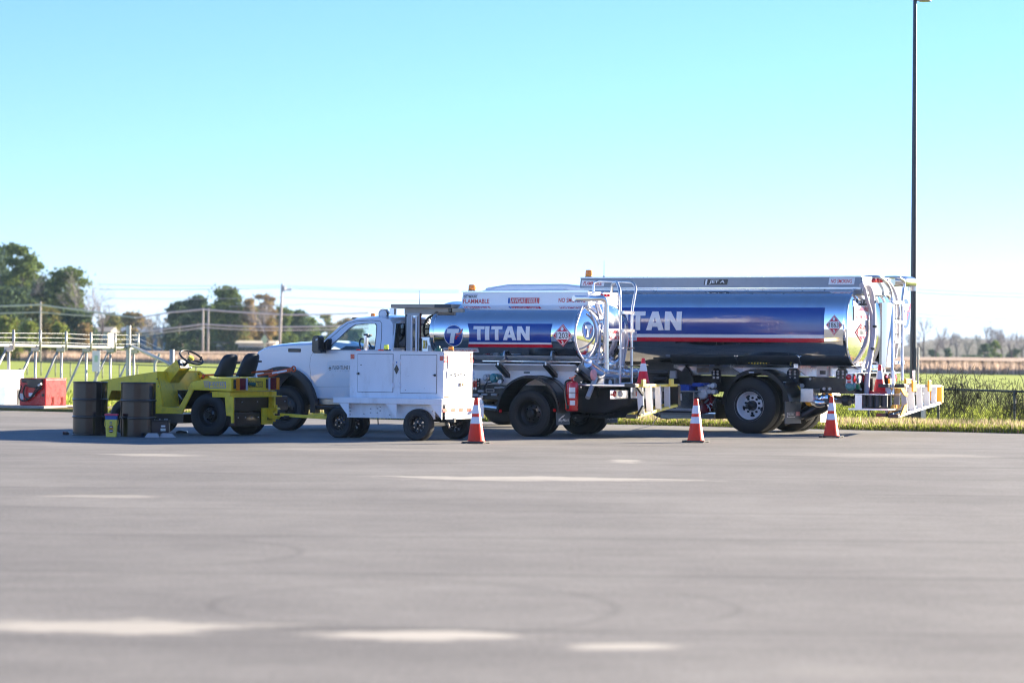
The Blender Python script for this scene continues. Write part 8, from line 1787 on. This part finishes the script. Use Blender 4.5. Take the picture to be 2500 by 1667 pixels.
# descending pipe and wires right of the corner, the gate's stay
e0, e1 = RF(885, 845, 80.5), RF(1180, 985, 72); d_ = e1 - e0; obj('sloping_rail', MB().tube([e0, e0 + d_ * 1.25], .045, 10), M['galv'], rf)
for y0, y1 in ((772, 882), (800, 886), (825, 882)): a, b = RF(888, y0, 80), RF(1120 if y0 < 780 else 1060, y1, 73); obj('barbed_wire', MB().tube([a, b], .006, 4), M['wire'], rf)
p = atY(420, 853, 84); obj('far_post', MB().cyl((p.x, 84, -.1), (p.x, 84, p.z), .07, n=10), M['galv'], rf)
p = atY(388, 872, 86); q_ = atY(378, 888, 86); obj('far_stay', MB().tube([atY(390, 864, 86), q_, (q_.x, 86, -.1)], .04, 8), M['galv'], rf)
p = atY(155.5, 762 * 0 + 868, 66); o = thing('barrier_sign', 'tall pale green notice panel hanging on the barbed wire fence', 'sign', (RF(656, 900, 74).x, 74, 0)); a = RF(630, 1028, 74); b = RF(685, 885, 74)
obj('panel', MB().box(a.x - o.location.x, b.x - o.location.x, -.02, .0, a.z, b.z), M['reflect'], o, bevel=.004); obj('green_print', MB().box(a.x - o.location.x + .06, b.x - o.location.x - .06, -.026, -.0205, a.z + .25, b.z - .12), mat('pale green print', (.45, .66, .52), .6, var=.1), o); obj('panel_leg', MB().box(-.03, .03, .0, .03, -.05, a.z + .1), M['galv'], o)
# black cable trailing from the small tanker's ladder
a = ground(1593, 1039); b = fA.W((uLA, 1.3, .45)); o = obj('grounding_cable', MB().tube([(b.x, b.y, .42), ((a.x + b.x) / 2 - .05, (a.y + b.y) / 2, .16), (a.x, a.y, .01)], .009, 6, bend=.3), M['black']); tag(o, 'thin black cable hanging to the ground under the yellow railed ladder', 'cable')
# ---------------------------------------------------------------- terminal building behind the photographer (it is what the tanks mirror)
tb_ = thing('terminal_building', 'long low terminal building behind the photographer, mirrored in the polished tanks', 'building', (0, -75, 0))
dkw = mat('dark glass facade', (.05, .07, .11), .5, var=.1); rdr = mat('red brown roof edge', (.45, .16, .12), .6, var=.1)  # facade is dark glass, dark in its own colour
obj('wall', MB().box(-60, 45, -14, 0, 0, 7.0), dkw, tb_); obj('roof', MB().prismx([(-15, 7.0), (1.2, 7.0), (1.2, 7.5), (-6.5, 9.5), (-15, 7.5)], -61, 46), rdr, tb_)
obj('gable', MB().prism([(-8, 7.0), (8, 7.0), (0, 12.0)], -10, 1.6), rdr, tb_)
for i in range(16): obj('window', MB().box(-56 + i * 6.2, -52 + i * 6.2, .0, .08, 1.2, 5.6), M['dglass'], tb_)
for x0, x1 in ((-50, -28), (-22, -10), (12, 24), (26, 38)): obj('sign_band', MB().box(x0, x1, .09, .3, 5.9, 6.8), M['pink'], tb_)
# ================================================================ AIR
hb = MB().box(-620, 620, -170, 2650, -1.2, 24.0)
hz_m = bpy.data.materials.new('haze'); hz_m.use_nodes = True; n = hz_m.node_tree; n.nodes.clear()
o_ = n.nodes.new("ShaderNodeOutputMaterial"); pv = n.nodes.new("ShaderNodeVolumePrincipled"); pv.inputs['Color'].default_value = (.55, .78, 1.0, 1); pv.inputs['Density'].default_value = .00009
pv.inputs['Anisotropy'].default_value = .2; n.links.new(pv.outputs[0], o_.inputs['Volume'])
h_ = obj('haze', hb, hz_m); h_['kind'] = 'stuff'
